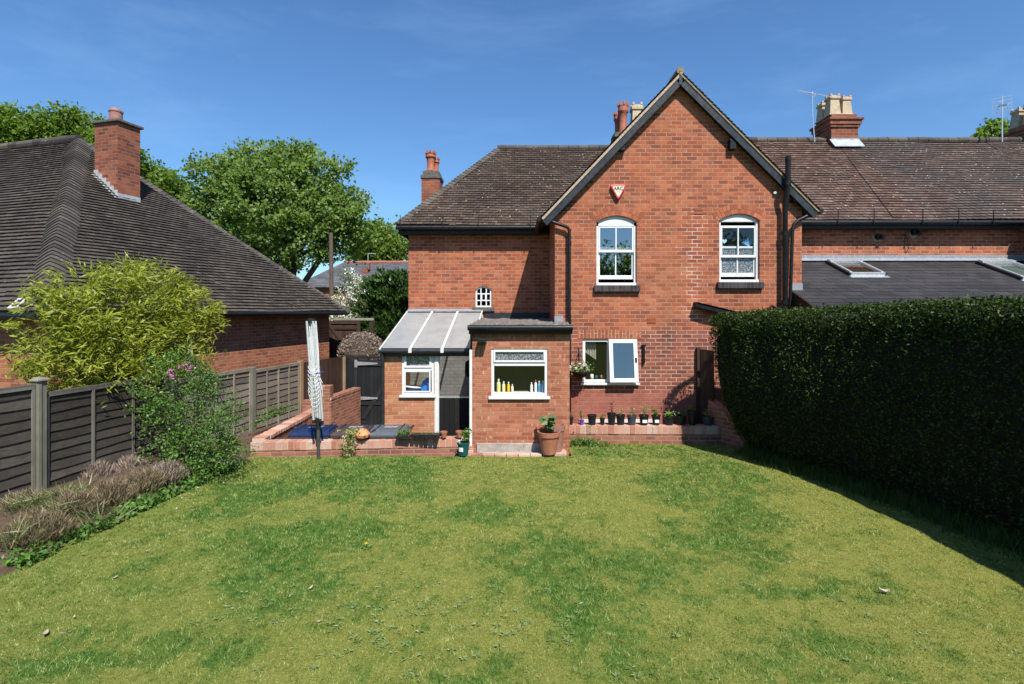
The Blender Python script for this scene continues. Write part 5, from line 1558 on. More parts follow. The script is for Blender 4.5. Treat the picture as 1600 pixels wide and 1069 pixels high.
def fence_panel(Za, Zb, zt, zb, mat, bmat, nb, rows):
    A, B = fpt(Za) + FD * .07, fpt(Zb) - FD * .07
    d = B - A; L = d.length; d.normalize()
    mb = MB(); h = (zt - zb) / rows; seg = 12
    mb.obox((A.x - FNn.x * .02, A.y - FNn.y * .02, zb), d * L, FNn * .008, (0, 0, zt - zb), 0.1)
    for r in range(rows):
        z0 = zb + r * h
        ph, am = random.random() * 6, random.uniform(.004, .014)
        rr = random.random()
        tilt = random.uniform(-.006, .006)
        wav = [am * math.sin(ph + k * .9) + random.uniform(-.003, .003) + tilt * (k / seg - .5) for k in range(seg + 1)]
        for k in range(seg):
            p, q = A + d * (L * k / seg), A + d * (L * (k + 1) / seg)
            def pt(P, w, top): 
                o = FNn * (.004 if top else .024)
                return (P.x + o.x, P.y + o.y, (z0 + h + .02) if top else (z0 + w))
            mb.poly([pt(p, wav[k], 0), pt(q, wav[k + 1], 0), pt(q, 0, 1), pt(p, 0, 1)], rr)
            a, b = pt(p, wav[k], 0), pt(q, wav[k + 1], 0)
            mb.poly([(a[0] - FNn.x * .014, a[1] - FNn.y * .014, a[2] - .001), (b[0] - FNn.x * .014, b[1] - FNn.y * .014, b[2] - .001), b, a], rr * .5)
    o = mb.build('fence_panel', mat, FN)
    for k in range(nb + 2):
        t = k / (nb + 1)
        c = A + d * (L * t) - d * .019 + FNn * .022
        if k == 0: c += d * .019
        if k == nb + 1: c -= d * .019
        q = MB(); q.obox((c.x, c.y, zb + .01), d * .038, FNn * .022, (0, 0, zt - zb - .03)); q.build('batten', bmat, o)
    q = MB(); q.obox((A.x - FNn.x * .03, A.y - FNn.y * .03, zt - .005), d * L, FNn * .075, (0, 0, .022)); q.obox((A.x + FNn.x * .022, A.y + FNn.y * .022, zt - .05), d * L, FNn * .022, (0, 0, .042)); q.build('top_rail', bmat, o)


M['batten'] = m_wood('weathered_batten', [(0.15, (0.06, 0.053, 0.045)), (0.5, (0.13, 0.118, 0.10)), (1.0, (0.24, 0.22, 0.19))], 2.0, 'Z')
M['batten_far'] = m_wood('pale_batten', [(0.15, (0.14, 0.115, 0.085)), (0.5, (0.24, 0.20, 0.15)), (1.0, (0.34, 0.29, 0.23))], 2.0, 'Z')
fence_panel(4.95, 7.2, 1.735, .25, M['fence'], M['batten'], 3, 10)
fence_panel(7.2, 9.35, 1.60, .2, M['fence'], M['batten'], 2, 10)
fence_panel(9.35, 11.5, 1.48, .02, M['fence_far'], M['batten_far'], 3, 10)
fence_panel(11.5, 13.3, 1.42, -.05, M['fence_far'], M['batten_far'], 3, 10)
for (Z, zt, zb, mt, cap) in ((4.95, 1.86, .1, 'post', 1), (7.2, 1.79, .1, 'post', 1), (9.35, 1.64, .1, 'post', 0), (11.5, 1.50, -.1, 'post', 0), (13.3, 1.47, -.2, 'post_tan', 0)):
    c = fpt(Z); q = MB()
    o = c - FD * .062 - FNn * .03
    q.obox((o.x, o.y, zb), FD * .124, FNn * .10, (0, 0, zt - zb))
    if Z < 9: q.obox((o.x + FNn.x * .1, o.y + FNn.y * .1, zb), FD * .05, FNn * .012, (0, 0, zt - zb - .01))
    po = q.build('post', M[mt], FN, bevel=.006)
    if cap:
        q = MB(); o = c - FD * .085 - FNn * .055; q.obox((o.x, o.y, zt), FD * .17, FNn * .155, (0, 0, .022))
        m_ = c + FNn * .02 + Vector((0, 0, zt + .062)); b4 = [o + Vector((0, 0, zt + .022)), o + FD * .17 + Vector((0, 0, zt + .022)), o + FD * .17 + FNn * .155 + Vector((0, 0, zt + .022)), o + FNn * .155 + Vector((0, 0, zt + .022))]
        for k in range(4): q.poly([b4[k], b4[(k + 1) % 4], m_])
        q.build('post_cap', M['post'], po, bevel=.004)

# brown close-boarded fence beyond, and the two gates
BF = thing('board_fence', fpt(14.3), 'dark brown close-boarded fence beside the passage to the black gate', 'fence')
A, B = Vector((-5.58, 13.42, 0)), Vector((-5.12, 15.15, 0))
d = B - A; L = d.length; d.normalize(); n_ = Vector((d.y, -d.x, 0))
q = MB(); k = 0
while k * .1 < L:
    q.obox((A.x + d.x * k * .1, A.y + d.y * k * .1, LOW), d * .096, n_ * (.014 + .008 * (k % 2)), (0, 0, 1.42 - LOW + random.uniform(-.01, .01))); k += 1
q.build('boards', M['brownwood'], BF)
for t in (.96, 1.03):
    q = MB(); c = A + d * L * t; q.obox((c.x, c.y, LOW), d * .07, n_ * .08, (0, 0, 2.02)); q.build('post', M['post_tan'], BF, bevel=.005)
GT = thing('side_gate', (-3.9, 15.2, LOW), 'black boarded side gate with two long steel strap hinges', 'gate')
gx0, gx1, gy = -5.06, -2.82, 15.15
zt2 = HH(560, gy)
q = MB()
for k in range(9): q.box(-4.70 + k * .118, -4.70 + k * .118 + .114, gy, gy + .03, LOW + .04, zt2 - .05)
gp = q.build('board', M['blackwood'], GT, bevel=.003)
q = MB(); q.box(-4.70, -3.64, gy - .03, gy - .001, HH(630, gy) - .05, HH(630, gy) + .05); q.box(-4.70, -3.64, gy - .03, gy - .001, zt2 - .22, zt2 - .08); q.prism([(-4.60, gy - .028, LOW + .2), (-4.47, gy - .028, LOW + .2), (-3.65, gy - .028, .9), (-3.78, gy - .028, .9)], (0, .027, 0)); q.build('brace', M['blackwood'], gp)
q = MB()
for (x0, x1) in ((gx0 + .01, -4.75), (-3.60, gx1)): q.box(x0, x1, gy + .005, gy + .03, LOW, zt2 - .06)
q.box(-4.79, -4.71, gy - .03, gy + .06, LOW, zt2); q.box(-3.63, -3.55, gy - .03, gy + .06, LOW, zt2); q.box(gx0, gx1, gy - .02, gy + .06, zt2, zt2 + .06); q.box(gx0, gx0 + .07, gy - .03, gy + .06, LOW, zt2); q.build('gate_frame', M['blackwood'], GT, bevel=.004)
for py in (568, 622):
    z = HH(py, gy); q = MB(); q.prism([(-4.72, gy - .04, z - .06), (-4.72, gy - .04, z + .06), (-4.10, gy - .04, z + .02), (-4.10, gy - .04, z - .02)], (0, .008, 0)); q.box(-4.78, -4.70, gy - .045, gy - .03, z - .11, z + .11); q.build('strap_hinge', M['steel'], GT)
BG = thing('brown_gate', (-4.9, 17.6, LOW), 'brown framed gate with a diagonal brace behind the round brown bush', 'gate')
gy = 17.6
q = MB(); xa, xb = XX(505, gy), XX(563, gy); zt3 = HH(499, gy)
for k in range(12): q.box(xa + (xb - xa) * k / 12, xa + (xb - xa) * (k + 1) / 12 - .004, gy, gy + .03, LOW, zt3 - .05)
gp = q.build('board', M['brownwood'], BG)
q = MB(); q.box(xa, xb, gy - .035, gy - .001, zt3 - .16, zt3 - .04); q.box(xb - .1, xb, gy - .035, gy - .001, LOW, zt3 - .16); q.box(XX(520, gy), XX(557, gy), gy - .035, gy - .001, HH(515, gy), HH(511, gy)); q.prism([(XX(512, gy), gy - .03, HH(507, gy)), (XX(517, gy), gy - .03, HH(507, gy)), (XX(541, gy), gy - .03, HH(540, gy)), (XX(536, gy), gy - .03, HH(540, gy))], (0, .029, 0)); q.build('brace', M['brownwood'], gp, bevel=.004)
q = MB(); q.box(XX(522, gy), XX(584, gy), gy - .05, gy + .06, zt3 - .04, zt3 + .04); q.build('top_rail', M['post'], BG, bevel=.005)
q = MB(); q.box(XX(578, gy), XX(584, gy), gy - .03, gy + .06, LOW, zt3 - .04); q.build('post', M['brownwood'], BG)
q = MB()
for k in range(4): q.box(xb + .01, XX(578, gy), gy, gy + .02, HH(520, gy) - .2 * k - .19, HH(520, gy) - .2 * k)
q.build('rail', M['brownwood'], BG)

# ------------------------------------------------------------------ low garden walls
def coped_wall(name, label, pts, th, zb, zt, cop=.075, over=.02, mat='brick_low', cmat='brick_cope'):
    """wall along pts; a row of bricks on edge on top"""
    T = thing(name, (pts[0][0], pts[0][1], zb), label, 'wall')
    q, c = MB(), MB()
    for (x0, y0), (x1, y1) in zip(pts, pts[1:]):
        d = Vector((x1 - x0, y1 - y0, 0)); L = d.length; d.normalize(); n = Vector((-d.y, d.x, 0))
        q.obox((x0, y0, zb), d * L, n * th, (0, 0, zt - cop - zb))
        k = max(1, int(L / .113))
        for i in range(k):
            dz, dn = random.uniform(-.005, .005), random.uniform(-.006, .006)
            o = Vector((x0, y0, zt - cop)) + d * (L * i / k + .004) + n * (-over + dn)
            c.obox(o, d * (L / k - .009), n * (th + 2 * over), (0, 0, cop + dz))
    q.build('wall', M[mat], T)
    cm = MB()
    for (x0, y0), (x1, y1) in zip(pts, pts[1:]):
        d = Vector((x1 - x0, y1 - y0, 0)); L = d.length; d.normalize(); n = Vector((-d.y, d.x, 0))
        o = Vector((x0, y0, zt - cop + .001)) + d * .002 + n * (-over + .008); cm.obox(o, d * (L - .004), n * (th + 2 * over - .016), (0, 0, cop - .010))
    cm.build('mortar', M['copemortar'], T)
    c.build('coping', M[cmat], T, bevel=.006)
    return T
M['copemortar'] = m_plain('coping_mortar', (0.46, 0.37, 0.30), .95, .25, 20)
M['copeloose'] = m_tile('loose_coping_brick', [(0.0, (0.36, 0.15, 0.10)), (0.3, (0.46, 0.21, 0.145)), (0.7, (0.50, 0.28, 0.205)), (0.9, (0.53, 0.38, 0.32)), (1.0, (0.30, 0.17, 0.10))], 0.3, stain=(0.50, 0.38, 0.31))
coped_wall('low_wall', 'low pinkish brick wall with upright coping bricks in front of the three bins', [(-5.06, 9.74), (-1.04, 10.04)], .215, LOW, .265, .16, .012, 'brick_low', 'copeloose')
coped_wall('side_wall', 'low brick wall running back beside the panel fence to the passage', [(-4.92, 9.98), (-5.0, 13.1)], .215, LOW, .29, .075, .02, 'brick_low', 'copeloose')
coped_wall('passage_wall', 'brown brick wall with a stepped top in front of the black gate', [(-4.78, 13.2), (-4.55, 14.95)], .215, LOW, HH(621, 13.2), .075, .01, 'brick_low', 'brick_low')
T = thing('brick_pier', (-5.2, 13.1, LOW), 'stepped brick pier behind the rotary clothes airer', 'wall')
q = MB(); ya = 13.2; q.box(XX(472, ya), XX(496, ya), ya, ya + .21, LOW, HH(626, ya)); q.box(XX(496, ya), XX(516, ya), ya, ya + .23, LOW, HH(603, ya)); q.build('wall', M['brick_low'], T, bevel=.008)
coped_wall('front_wall', 'low brick wall under the long row of plant pots', [(1.00, 10.70), (6.0, 10.60)], .22, LOW, .37, .17, .012, 'brick_low', 'copeloose')
T = thing('return_wall', (4.2, 10.4, LOW), 'short sloping brick wall under the hedge at the end of the pots', 'wall')
q = MB(); q.prism([(4.08, 10.9, LOW), (4.7, 9.9, LOW), (4.7, 9.9, .40), (4.08, 10.9, .88)], (.2, .1, 0)); q.build('wall', M['brick_low'], T, bevel=.008)
# brick kerb round the outhouse foot
T = thing('brick_kerb', (0, 9.9, 0), 'line of pink bricks edging the lawn at the foot of the brick extension', 'kerb')
q = MB()
for k in range(9):
    x = -1.10 + k * .228; q.obox((x, 9.80 + .012 * math.sin(k * 2.1) - .05 * math.sin(k / 8 * 3.14), -.05), (.218, random.uniform(-.01, .01), 0), (0, .11, 0), (0, 0, .085 + random.uniform(-.006, .006)))
for k in range(4): q.obox((.72 + random.uniform(-.01, .01), 9.78 + .08 * k - .03, -.05), (.24, 0, 0), (0, .072, 0), (0, 0, .10))
for k in range(8): q.obox((-1.05, 9.80 + k * .078, -.05), (.22, 0, 0), (0, .07, 0), (0, 0, .10 + k * .022 + random.uniform(-.004, .004)))
q.build('brick', M['copeloose'], T, bevel=.006)
q = MB(); q.box(XX(750, FY), .72, 9.86, FY - .037, -.04, .012); q.build('slab', M['concrete'], T)
# brown boundary fence beside the gable
BF2 = thing('boundary_fence', (XX(1098, 10.9), 10.9, 0), 'short dark brown boarded fence standing out from the gable wall', 'fence')
q = MB(); A = Vector((XX(1089, GY), GY - .02, 0)); B = Vector((XX(1112, 10.93), 10.93, 0)); d = B - A; L = d.length; d.normalize(); n_ = Vector((d.y, -d.x, 0)); k = 0
while k * .11 < L: q.obox((A.x + d.x * k * .11, A.y + d.y * k * .11, LOW), d * .106, n_ * (.016 + .008 * (k % 2)), (0, 0, 1.93 - LOW)); k += 1
q.build('boards', M['brownwood'], BF2)
q = MB(); q.obox((A.x - .03, A.y - .08, LOW), (.08, 0, 0), (0, .08, 0), (0, 0, 1.97 - LOW)); q.build('post', M['brownwood'], BF2, bevel=.004)

# ------------------------------------------------------------------ rotary clothes airer
RA = thing('rotary_airer', (-3.80, 9.55, 0), 'folded rotary clothes airer with white lines standing at the lawn edge', 'clothes airer')
bx0, by0 = XX(498, 9.55), 9.55
q = MB(); q.tube([(bx0, by0, -.05), (bx0 - .01, by0, .66)], .031, 12); q.tube([(bx0, by0, -.03), (bx0, by0, .03)], .04, 12); q.build('socket_pole', M['darksteel'], RA, smooth=True)
q = MB(); q.tube([(bx0 - .01, by0, .58), (bx0 - .012, by0, .78)], [.045, .05], 12); q.build('collar', M['ink'], RA, smooth=True)
zt4 = HH(500, by0)
tx = XX(486, by0)
q = MB(); q.tube([(bx0 - .012, by0, .66), (tx, by0, zt4)], .024, 10); q.build('inner_pole', M['alu'], RA, smooth=True)
for k in range(4):
    a = math.pi / 4 + k * math.pi / 2
    ox, oy = math.cos(a) * .075, math.sin(a) * .075
    q = MB(); q.tube([(bx0 - .012 + ox * 1.15, by0 + oy * 1.15, .70 + .02 * k), (tx + ox * 1.1, by0 + oy, zt4 - .02)], .021, 8)
    am = q.build('arm', M['alu'], RA, smooth=True)
    q = MB(); q.tube([(bx0 - .012 + ox * 1.15, by0 + oy * 1.15, .65 + .02 * k), (bx0 - .012 + ox * 1.15, by0 + oy * 1.15, .71 + .02 * k)], .026, 8); q.build('end_cap', M['ink'], am)
q = MB(); q.tube([(tx, by0, zt4 - .06), (tx, by0, zt4 + .03)], .07, 12); q.build('hub', M['ink'], RA, smooth=True)
q = MB()
for k in range(36):
    a = random.random() * 6.283
    rt_ = random.uniform(.045, .09)
    zst = zt4 - random.uniform(.02, .4)
    zlo = random.uniform(.98, 1.75)
    bul = random.uniform(.01, .075)
    pts = []
    for i in range(9):
        t = i / 8
        z = zst + (zlo - zst) * t
        axx = tx + (bx0 - tx) * ((zt4 - z) / (zt4 - .66))
        tie = HH(582, by0)
        r = rt_ * (1 - .4 * math.exp(-((z - tie) / .18) ** 2)) + bul * math.exp(-((z - 1.28) / .22) ** 2)
        pts.append((axx + math.cos(a + .25 * t) * r, by0 + math.sin(a + .25 * t) * r, z))
    q.tube(pts, .0042, 4, False)
for k in range(10):      # loops sagging between the arms
    z = 1.02 + k * .075; w = .10 * (1 - abs(k - 5) * .05)
    axx = tx + (bx0 - tx) * ((zt4 - z) / (zt4 - .66))
    q.tube([(axx + w * math.cos(t) * 1.0, by0 - .10 - .03 * abs(math.sin(t)), z + .06 - .07 * math.sin(t)) for t in [i * math.pi / 8 for i in range(9)]], .0042, 4, False)
q.build('washing_line', M['line'], RA)
q = MB(); z = HH(583, by0); axx = tx + (bx0 - tx) * ((zt4 - z) / (zt4 - .66))
q.tube([(axx + .105 * math.cos(t), by0 + .105 * math.sin(t), z + .01 * math.cos(t)) for t in [i * 6.2832 / 16 for i in range(17)]], .008, 6, False); q.tube([(axx + .09, by0 - .08, z), (axx + .20, by0 - .12, z + .035)], .009, 6); q.build('strap', M['strap'], RA)

# ------------------------------------------------------------------ wheelie bins
def wheelie_bin(px0, px1, lidmat, label, flip):
    Yb = 10.02
    x0, x1 = XX(px0, Yb), XX(px1, Yb)
    w, dp_ = x1 - x0, .58
    T = thing('wheelie_bin', ((x0 + x1) / 2, Yb + dp_ / 2, LOW), label, 'bin', 'bins behind the low wall')
    zr = .335
    q = MB()
    lo_ = [(x0 + .10, Yb + .07), (x1 - .10, Yb + .07), (x1 - .10, Yb + dp_ - .07), (x0 + .10, Yb + dp_ - .07)]
    hi_ = [(x0 + .02, Yb + .015), (x1 - .05, Yb + .015), (x1 - .05, Yb + dp_ - .015), (x0 + .02, Yb + dp_ - .015)]
    A = [(x, y, LOW + .06) for x, y in lo_]; B = [(x, y, zr - .10) for x, y in hi_]
    for k in range(4): q.poly([A[k], A[(k + 1) % 4], B[(k + 1) % 4], B[k]])
    q.poly(A[::-1]); q.box(x0, x1 - .03, Yb - .01, Yb + dp_ + .01, zr - .10, zr - .03)
    q.build('body', M['binbody'], T, bevel=.012)
    for yy in (Yb + .05, Yb + dp_ - .05):
        c = MB(); xw = x1 - .14 if flip else x1 - .14
        c.tube([(xw, yy - .03, LOW + .10), (xw, yy + .03, LOW + .10)], .10, 16); c.build('wheel', M['ink'], T)
    q = MB()
    prof = [(-.005, zr - .03), (-.005, zr), (.05, zr + .045), (.12, zr + .085), (dp_ - .12, zr + .105), (dp_ - .04, zr + .07), (dp_ + .005, zr), (dp_ + .005, zr - .03)]
    for (yA, zA), (yB, zB) in zip(prof, prof[1:]):
        ia, ib = (0.0 if zA <= zr else .05), (0.0 if zB <= zr else .05)
        q.poly([(x0 + ia, Yb + yA, zA), (x1 - ia, Yb + yA, zA), (x1 - ib, Yb + yB, zB), (x0 + ib, Yb + yB, zB)])
    for xs, s_ in ((x0, 1), (x1, -1)):
        q.poly([(xs + (0 if z <= zr else .05) * s_, Yb + y, z) for y, z in prof][::s_])
    l = q.build('lid', lidmat, T, bevel=.01)
    q = MB()
    for xx in (x0 + .13, x1 - .16): q.prism([(xx, Yb + .08, zr + .068), (xx + .02, Yb + .08, zr + .068), (xx + .05, Yb + .46, zr + .106), (xx + .03, Yb + .46, zr + .106)], (0, 0, .022))
    q.build('lid_rib', M['binbody'], l)
    q = MB(); q.tube([(x1 - .02, Yb + .05, zr + .03), (x1 + .05, Yb + .06, zr + .07), (x1 + .05, Yb + dp_ - .06, zr + .07), (x1 - .02, Yb + dp_ - .05, zr + .03)], .02, 8); q.build('handle', M['binbody'], l, smooth=True)
    q = MB()
    xm_ = (x0 + x1) / 2 + .02
    for k in range(5):   # worn pale council mark
        xx = xm_ - .13 + k * .05
        q.prism([(xx, Yb + .22 + .03 * (k % 2), zr + .098), (xx + .05, Yb + .20, zr + .097), (xx + .09, Yb + .33, zr + .103), (xx + .03, Yb + .35 - .04 * (k % 2), zr + .104)], (0, 0, .004))
    q.build('emblem', M['lead'], l)
wheelie_bin(450, 516, M['binblue'], 'wheelie bin with a blue lid behind the low wall', 0)
wheelie_bin(515, 578, M['binbrown'], 'wheelie bin with a brown lid between the blue and the grey one', 0)
wheelie_bin(573, 634, M['bingrey'], 'wheelie bin with a dark grey lid beside the porch wall', 0)
# ------------------------------------------------------------------ pots and small plants
def pot_shape(mb, c, r, h, rim=.12, n=18):
    mb.lathe([(r * .74, 0), (r * .96, h * (1 - rim)), (r * 1.04, h * (1 - rim)), (r * 1.05, h), (r * .92, h), (r * .90, h * .86), (.0001, h * .84)], c, n)


def sprig(parent, c, h, spread, n, L, W, mat, stems=3, flat=1.0, name='plant', top=1.0):
    """leaves gathered along a few thin stems rising from c"""
    c = Vector(c)
    C, D = [], []
    st = MB()
    for s_ in range(stems):
        a = random.random() * 6.283
        tip = c + Vector((math.cos(a) * spread * random.uniform(.2, .8), math.sin(a) * spread * random.uniform(.2, .8), h * random.uniform(.75, 1)))
        mid = c.lerp(tip, .5) + Vector((random.uniform(-.1, .1) * spread, 0, h * .06))
        st.tube([c, mid, tip], [.005, .004, .002], 5)
        for k in range(n // stems):
            t = random.uniform(.2, 1.0) ** (1 / top)
            p = c.lerp(tip, t)
            b = random.random() * 6.283
            o = Vector((math.cos(b), math.sin(b), random.uniform(-.2, .5)))
            q = p + o * (L * random.uniform(.4, .8)) + Vector((random.gauss(0, .15) * spread, random.gauss(0, .15) * spread, 0))
            C.append(q); D.append(o)
    pl = leaves(name, mat, np.array([tuple(p) for p in C]), L, W, parent, D=np.array([tuple(p) for p in D]), flat=flat)
    st.build('stem', mat, pl)
    return pl


PG = 'pots along the low brick wall'
PYY = 10.79
pots = [  # px, top, base, width px, pot, plant height px, spread m, leaf (L, W), material, leaves, label, white label card
    (877, 650, 662.5, 9, 'potblack', 7, .06, (.05, .022), 'leaf_pot', 24, 'small black pot half hidden behind the big terracotta pot', 0),
    (891.5, 651, 663, 9, 'potblack', 8, .06, (.045, .02), 'leaf_shrub', 30, 'small black pot at the foot of the drainpipe', 0),
    (909, 655.5, 663, 7.5, 'potpurple', 18, .08, (.045, .02), 'leaf_shrub', 44, 'small purple pot with a leaning seedling', 0),
    (925, 647.5, 663, 14, 'potblack', 2, .05, (.03, .014), 'leaf_shrub', 10, 'wide black pot of bare soil next to the purple pot', 0),
    (941, 653, 663, 8, 'potblack', 9, .06, (.05, .022), 'leaf_pot', 26, 'smallest black pot, between the bare pot and the tallest one', 0),
    (955.5, 645, 663, 13.5, 'potblack', 24, .07, (.05, .02), 'leaf_red', 40, 'tall black pot with a spiky red-brown topped plant', 0),
    (969.5, 647.5, 663, 14, 'potblack', 13, .08, (.05, .024), 'leaf_pale', 22, 'black pot with a pale sprig, left of the grey pot', 0),
    (987, 648, 662.5, 14.5, 'potgrey', 16, .10, (.055, .024), 'leaf_pale', 26, 'dark grey ribbed pot with a thin pale sprig', 0),
    (1006, 648, 663, 15, 'potblack', 25, .13, (.06, .028), 'leaf_pale', 52, 'black pot with a white label and tall pale leafy shoots', 1),
    (1025, 648, 663, 13.5, 'potblack', 13, .08, (.065, .04), 'leaf_pot', 34, 'black pot with a white label and a low broad-leaved plant', 1),
    (1045.5, 650, 663, 15, 'potblack', 9, .10, (.10, .05), 'leaf_pot', 26, 'black pot with splayed lettuce-like leaves', 0),
    (1064, 647.5, 661.5, 16, 'potblack', 11, .09, (.08, .036), 'leaf_pot', 34, 'black pot with a bushy bright green plant and a white cane', 0),
    (1081.5, 640, 661.5, 14, 'potblack', 14, .08, (.05, .02), 'leaf_shrub', 60, 'tall black pot with a feathery dark green plant', 0),
    (1106, 648, 660.5, 17, 'potgrey', 17, .10, (.05, .024), 'leaf_pale', 40, 'grey pot with a pale twiggy plant at the edge of the shade', 0)]
WT = .372
for (px, pt, pb, wp, mt, ph, spd, (L_, W_), lm, nl, lab, card) in pots:
    s_ = 800 / PYY
    x = XX(px, PYY); r = wp / 2 / s_; h = (pb - pt) / s_
    T = thing('plant_pot', (x, PYY, WT), lab, 'plant pot', PG)
    q = MB(); pot_shape(q, (x, PYY, WT), r, h, .14); po = q.build('pot', M[mt], T, smooth=True)
    q = MB(); q.lathe([(r * .9, h * .84), (r * .5, h * .88), (.0001, h * .87)], (x, PYY, WT), 14); q.build('compost', M['soil'], T)
    if ph > 2: sprig(T, (x, PYY, WT + h * .86), ph / s_, spd, nl, L_, W_, M[lm], 3 if ph > 5 else 1)
    if card:
        q = MB(); q.box(x - r * .5, x + r * .45, PYY - r * .99, PYY - r * .93, WT + h * .28, WT + h * .58); q.build('label_card', M['paper'], T)
    if 'cane' in lab:
        q = MB(); q.tube([(x - r * .8, PYY, WT + h * .8), (x - r * 1.6, PYY, WT + h * 1.5)], .004, 5); q.build('cane', M['white_old'], T)
# black trough in the shade and a white card behind it
T = thing('trough', (XX(1142, PYY), PYY, WT), 'long black plant trough in the hedge shade at the end of the pots', 'plant trough')
q = MB(); x0, x1 = XX(1119, PYY), XX(1165, PYY); q.prism([(x0 + .02, PYY - .07, WT), (x1 - .02, PYY - .07, WT), (x1, PYY - .09, WT + .15), (x0, PYY - .09, WT + .15)], (0, .18, 0)); q.build('trough', M['potblack'], T, bevel=.008)
for k in range(4): sprig(T, (x0 + .08 + k * .15, PYY, WT + .14), .12, .08, 24, .05, .022, M['leaf_shrub'], 2)
# left wall: tray, planter, little pots, trailing plant
YL = 9.93; WTL = .302
T = thing('seed_tray', (XX(664, YL), YL, WTL), 'black cell seed tray on the low wall by the porch', 'seed tray')
q = MB(); x0, x1 = XX(643, YL), XX(687, YL)
for i in range(6):
    for j in range(2):
        a = x0 + (x1 - x0) * i / 6; b = YL - .10 + j * .10
        q.prism([(a + .012, b, WTL + .001), (a + (x1 - x0) / 6 - .012, b, WTL + .001), (a + (x1 - x0) / 6 - .003, b, WTL + .075), (a + .003, b, WTL + .075)], (0, .09, 0))
q.build('cell', M['potblack'], T)
q = MB(); q.box(x0 - .005, x1 + .005, YL - .11, YL + .10, WTL + .076, WTL + .082); q.build('tray_rim', M['potblack'], T)
for k in range(7): sprig(T, (x0 + .05 + k * .075, YL + random.uniform(-.05, .05), WTL + .08), .05, .03, 7, .03, .016, M['leaf_pale'], 1)
T = thing('herb_tray', (XX(632, YL), YL, WTL), 'small tray of bright green seedlings beside the grey bin', 'seed tray')
q = MB(); q.prism([(XX(621, YL), YL - .11, WTL), (XX(643, YL) - .02, YL - .11, WTL), (XX(643, YL) - .01, YL - .11, WTL + .05), (XX(621, YL) - .01, YL - .11, WTL + .05)], (0, .2, 0)); q.build('tray', M['potblack'], T)
for k in range(9): sprig(T, (XX(623, YL) + k * .026, YL - .06 + random.uniform(-.04, .08), WTL + .05), .13, .05, 16, .05, .018, M['leaf_pot'], 2)
for (px, lab, hh) in ((693.5, 'small empty terracotta pot in front of the black half door', .11), (717.5, 'small terracotta pot on the wall end by the white door post', .12)):
    T = thing('small_pot', (XX(px, YL + .08), YL + .08, WTL), lab, 'plant pot', 'two small terracotta pots')
    q = MB(); pot_shape(q, (XX(px, YL + .08), YL + .08, WTL), .068, hh, .28); q.build('pot', M['terracotta'], T, smooth=True)
    q = MB(); q.lathe([(.058, hh * .84), (.0001, hh * .86)], (XX(px, YL + .08), YL + .08, WTL), 12); q.build('compost', M['soil'], T)
T = thing('planter', (XX(566, YL), YL - .03, WTL), 'pale orange scalloped planter on the low wall beside a trailing plant', 'planter')
q = MB(); q.lathe([(.07, 0), (.13, .03), (.15, .09), (.12, .12), (.08, .17), (.06, .19), (.04, .17)], (XX(567, YL), YL - .03, WTL), 8, .3); q.build('pot', M['orange'], T, bevel=.006)
T = thing('trailing_plant', (XX(546, 9.75), 9.75, .03), 'yellow-green variegated plant growing up the low wall', 'plant')
C = []
for k in range(420):
    t = random.random(); w = .14 * math.sin(math.pi * min(1, t * .8 + .15)) + .02
    C.append((XX(545, 9.7) + random.gauss(.03 * t, w * .5), 9.66 + random.gauss(0, .05), .03 + t * .50))
for k in range(160):
    C.append((XX(556, 9.9) + random.gauss(0, .10), 9.85 + random.gauss(0, .06), .36 + random.uniform(0, .16)))
fo = leaves('foliage', M['leaf_pale'], np.array(C), .05, .03, T, flat=.8)
q = MB(); q.tube([(XX(545, 9.7), 9.68, 0), (XX(546, 9.7), 9.66, .4)], .008, 5); q.build('stem', M['bark'], T)
T = thing('green_pot', (XX(724, 9.78), 9.78, .03), 'dark green plastic pot with a white label on the kerb', 'plant pot')
xg, yg = XX(724, 9.72), 9.72
q = MB(); pot_shape(q, (xg, yg, .035), .118, .245, .14, 22); q.build('pot', M['potgreen'], T, smooth=True)
q = MB(); q.lathe([(.108, .21), (.0001, .22)], (xg, yg, .035), 14); q.build('compost', M['soil'], T)
q = MB()
for k in range(5):
    a0, a1 = -1.57 - .75 + k * .16, -1.57 - .75 + (k + 1) * .16
    q.poly([(xg + math.cos(a) * rr, yg + math.sin(a) * rr, zz) for a, rr, zz in ((a0, .108, .12), (a1, .108, .12), (a1, .116, .20), (a0, .116, .20))])
q.build('label_card', M['paper'], T)
sprig(T, (xg + .04, yg, .25), .30, .12, 120, .055, .03, M['leaf_shrub'], 4)
C = np.array([(xg - .09 + random.gauss(0, .02), yg - .03 + random.gauss(0, .02), .30 + random.gauss(0, .02)) for _ in range(30)]); leaves('flower', M['petal_white'], C, .03, .025, T)
T = thing('terracotta_pot', (XX(858, 9.8), 9.8, .05), 'large terracotta pot of broad green leaves on the brick kerb', 'plant pot')
xg, yg = XX(857.5, 9.78), 9.78
q = MB(); q.lathe([(.135, 0), (.195, .33), (.215, .335), (.222, .42), (.205, .425), (.19, .37), (.0001, .36)], (xg, yg, .05), 30); q.build('pot', M['terracotta'], T, smooth=True)
q = MB(); q.lathe([(.19, .365), (.0001, .375)], (xg, yg, .05), 20); q.build('compost', M['soil'], T)
C, D = [], []
q = MB()
for k in range(26):
    a = random.random() * 6.283; r = random.uniform(.03, .17); z = .50 + random.uniform(.0, .24) - r * .35
    o = Vector((math.cos(a), math.sin(a) * .9, random.uniform(-.25, .15)))
    c = Vector((xg + math.cos(a) * r - .0, yg + math.sin(a) * r, .05 + z)); q.tube([(xg, yg, .42), tuple((Vector((xg, yg, .42)) + c) / 2 + Vector((0, 0, .05))), tuple(c)], .006, 5)
    C.append(tuple(c)); D.append(tuple(o))
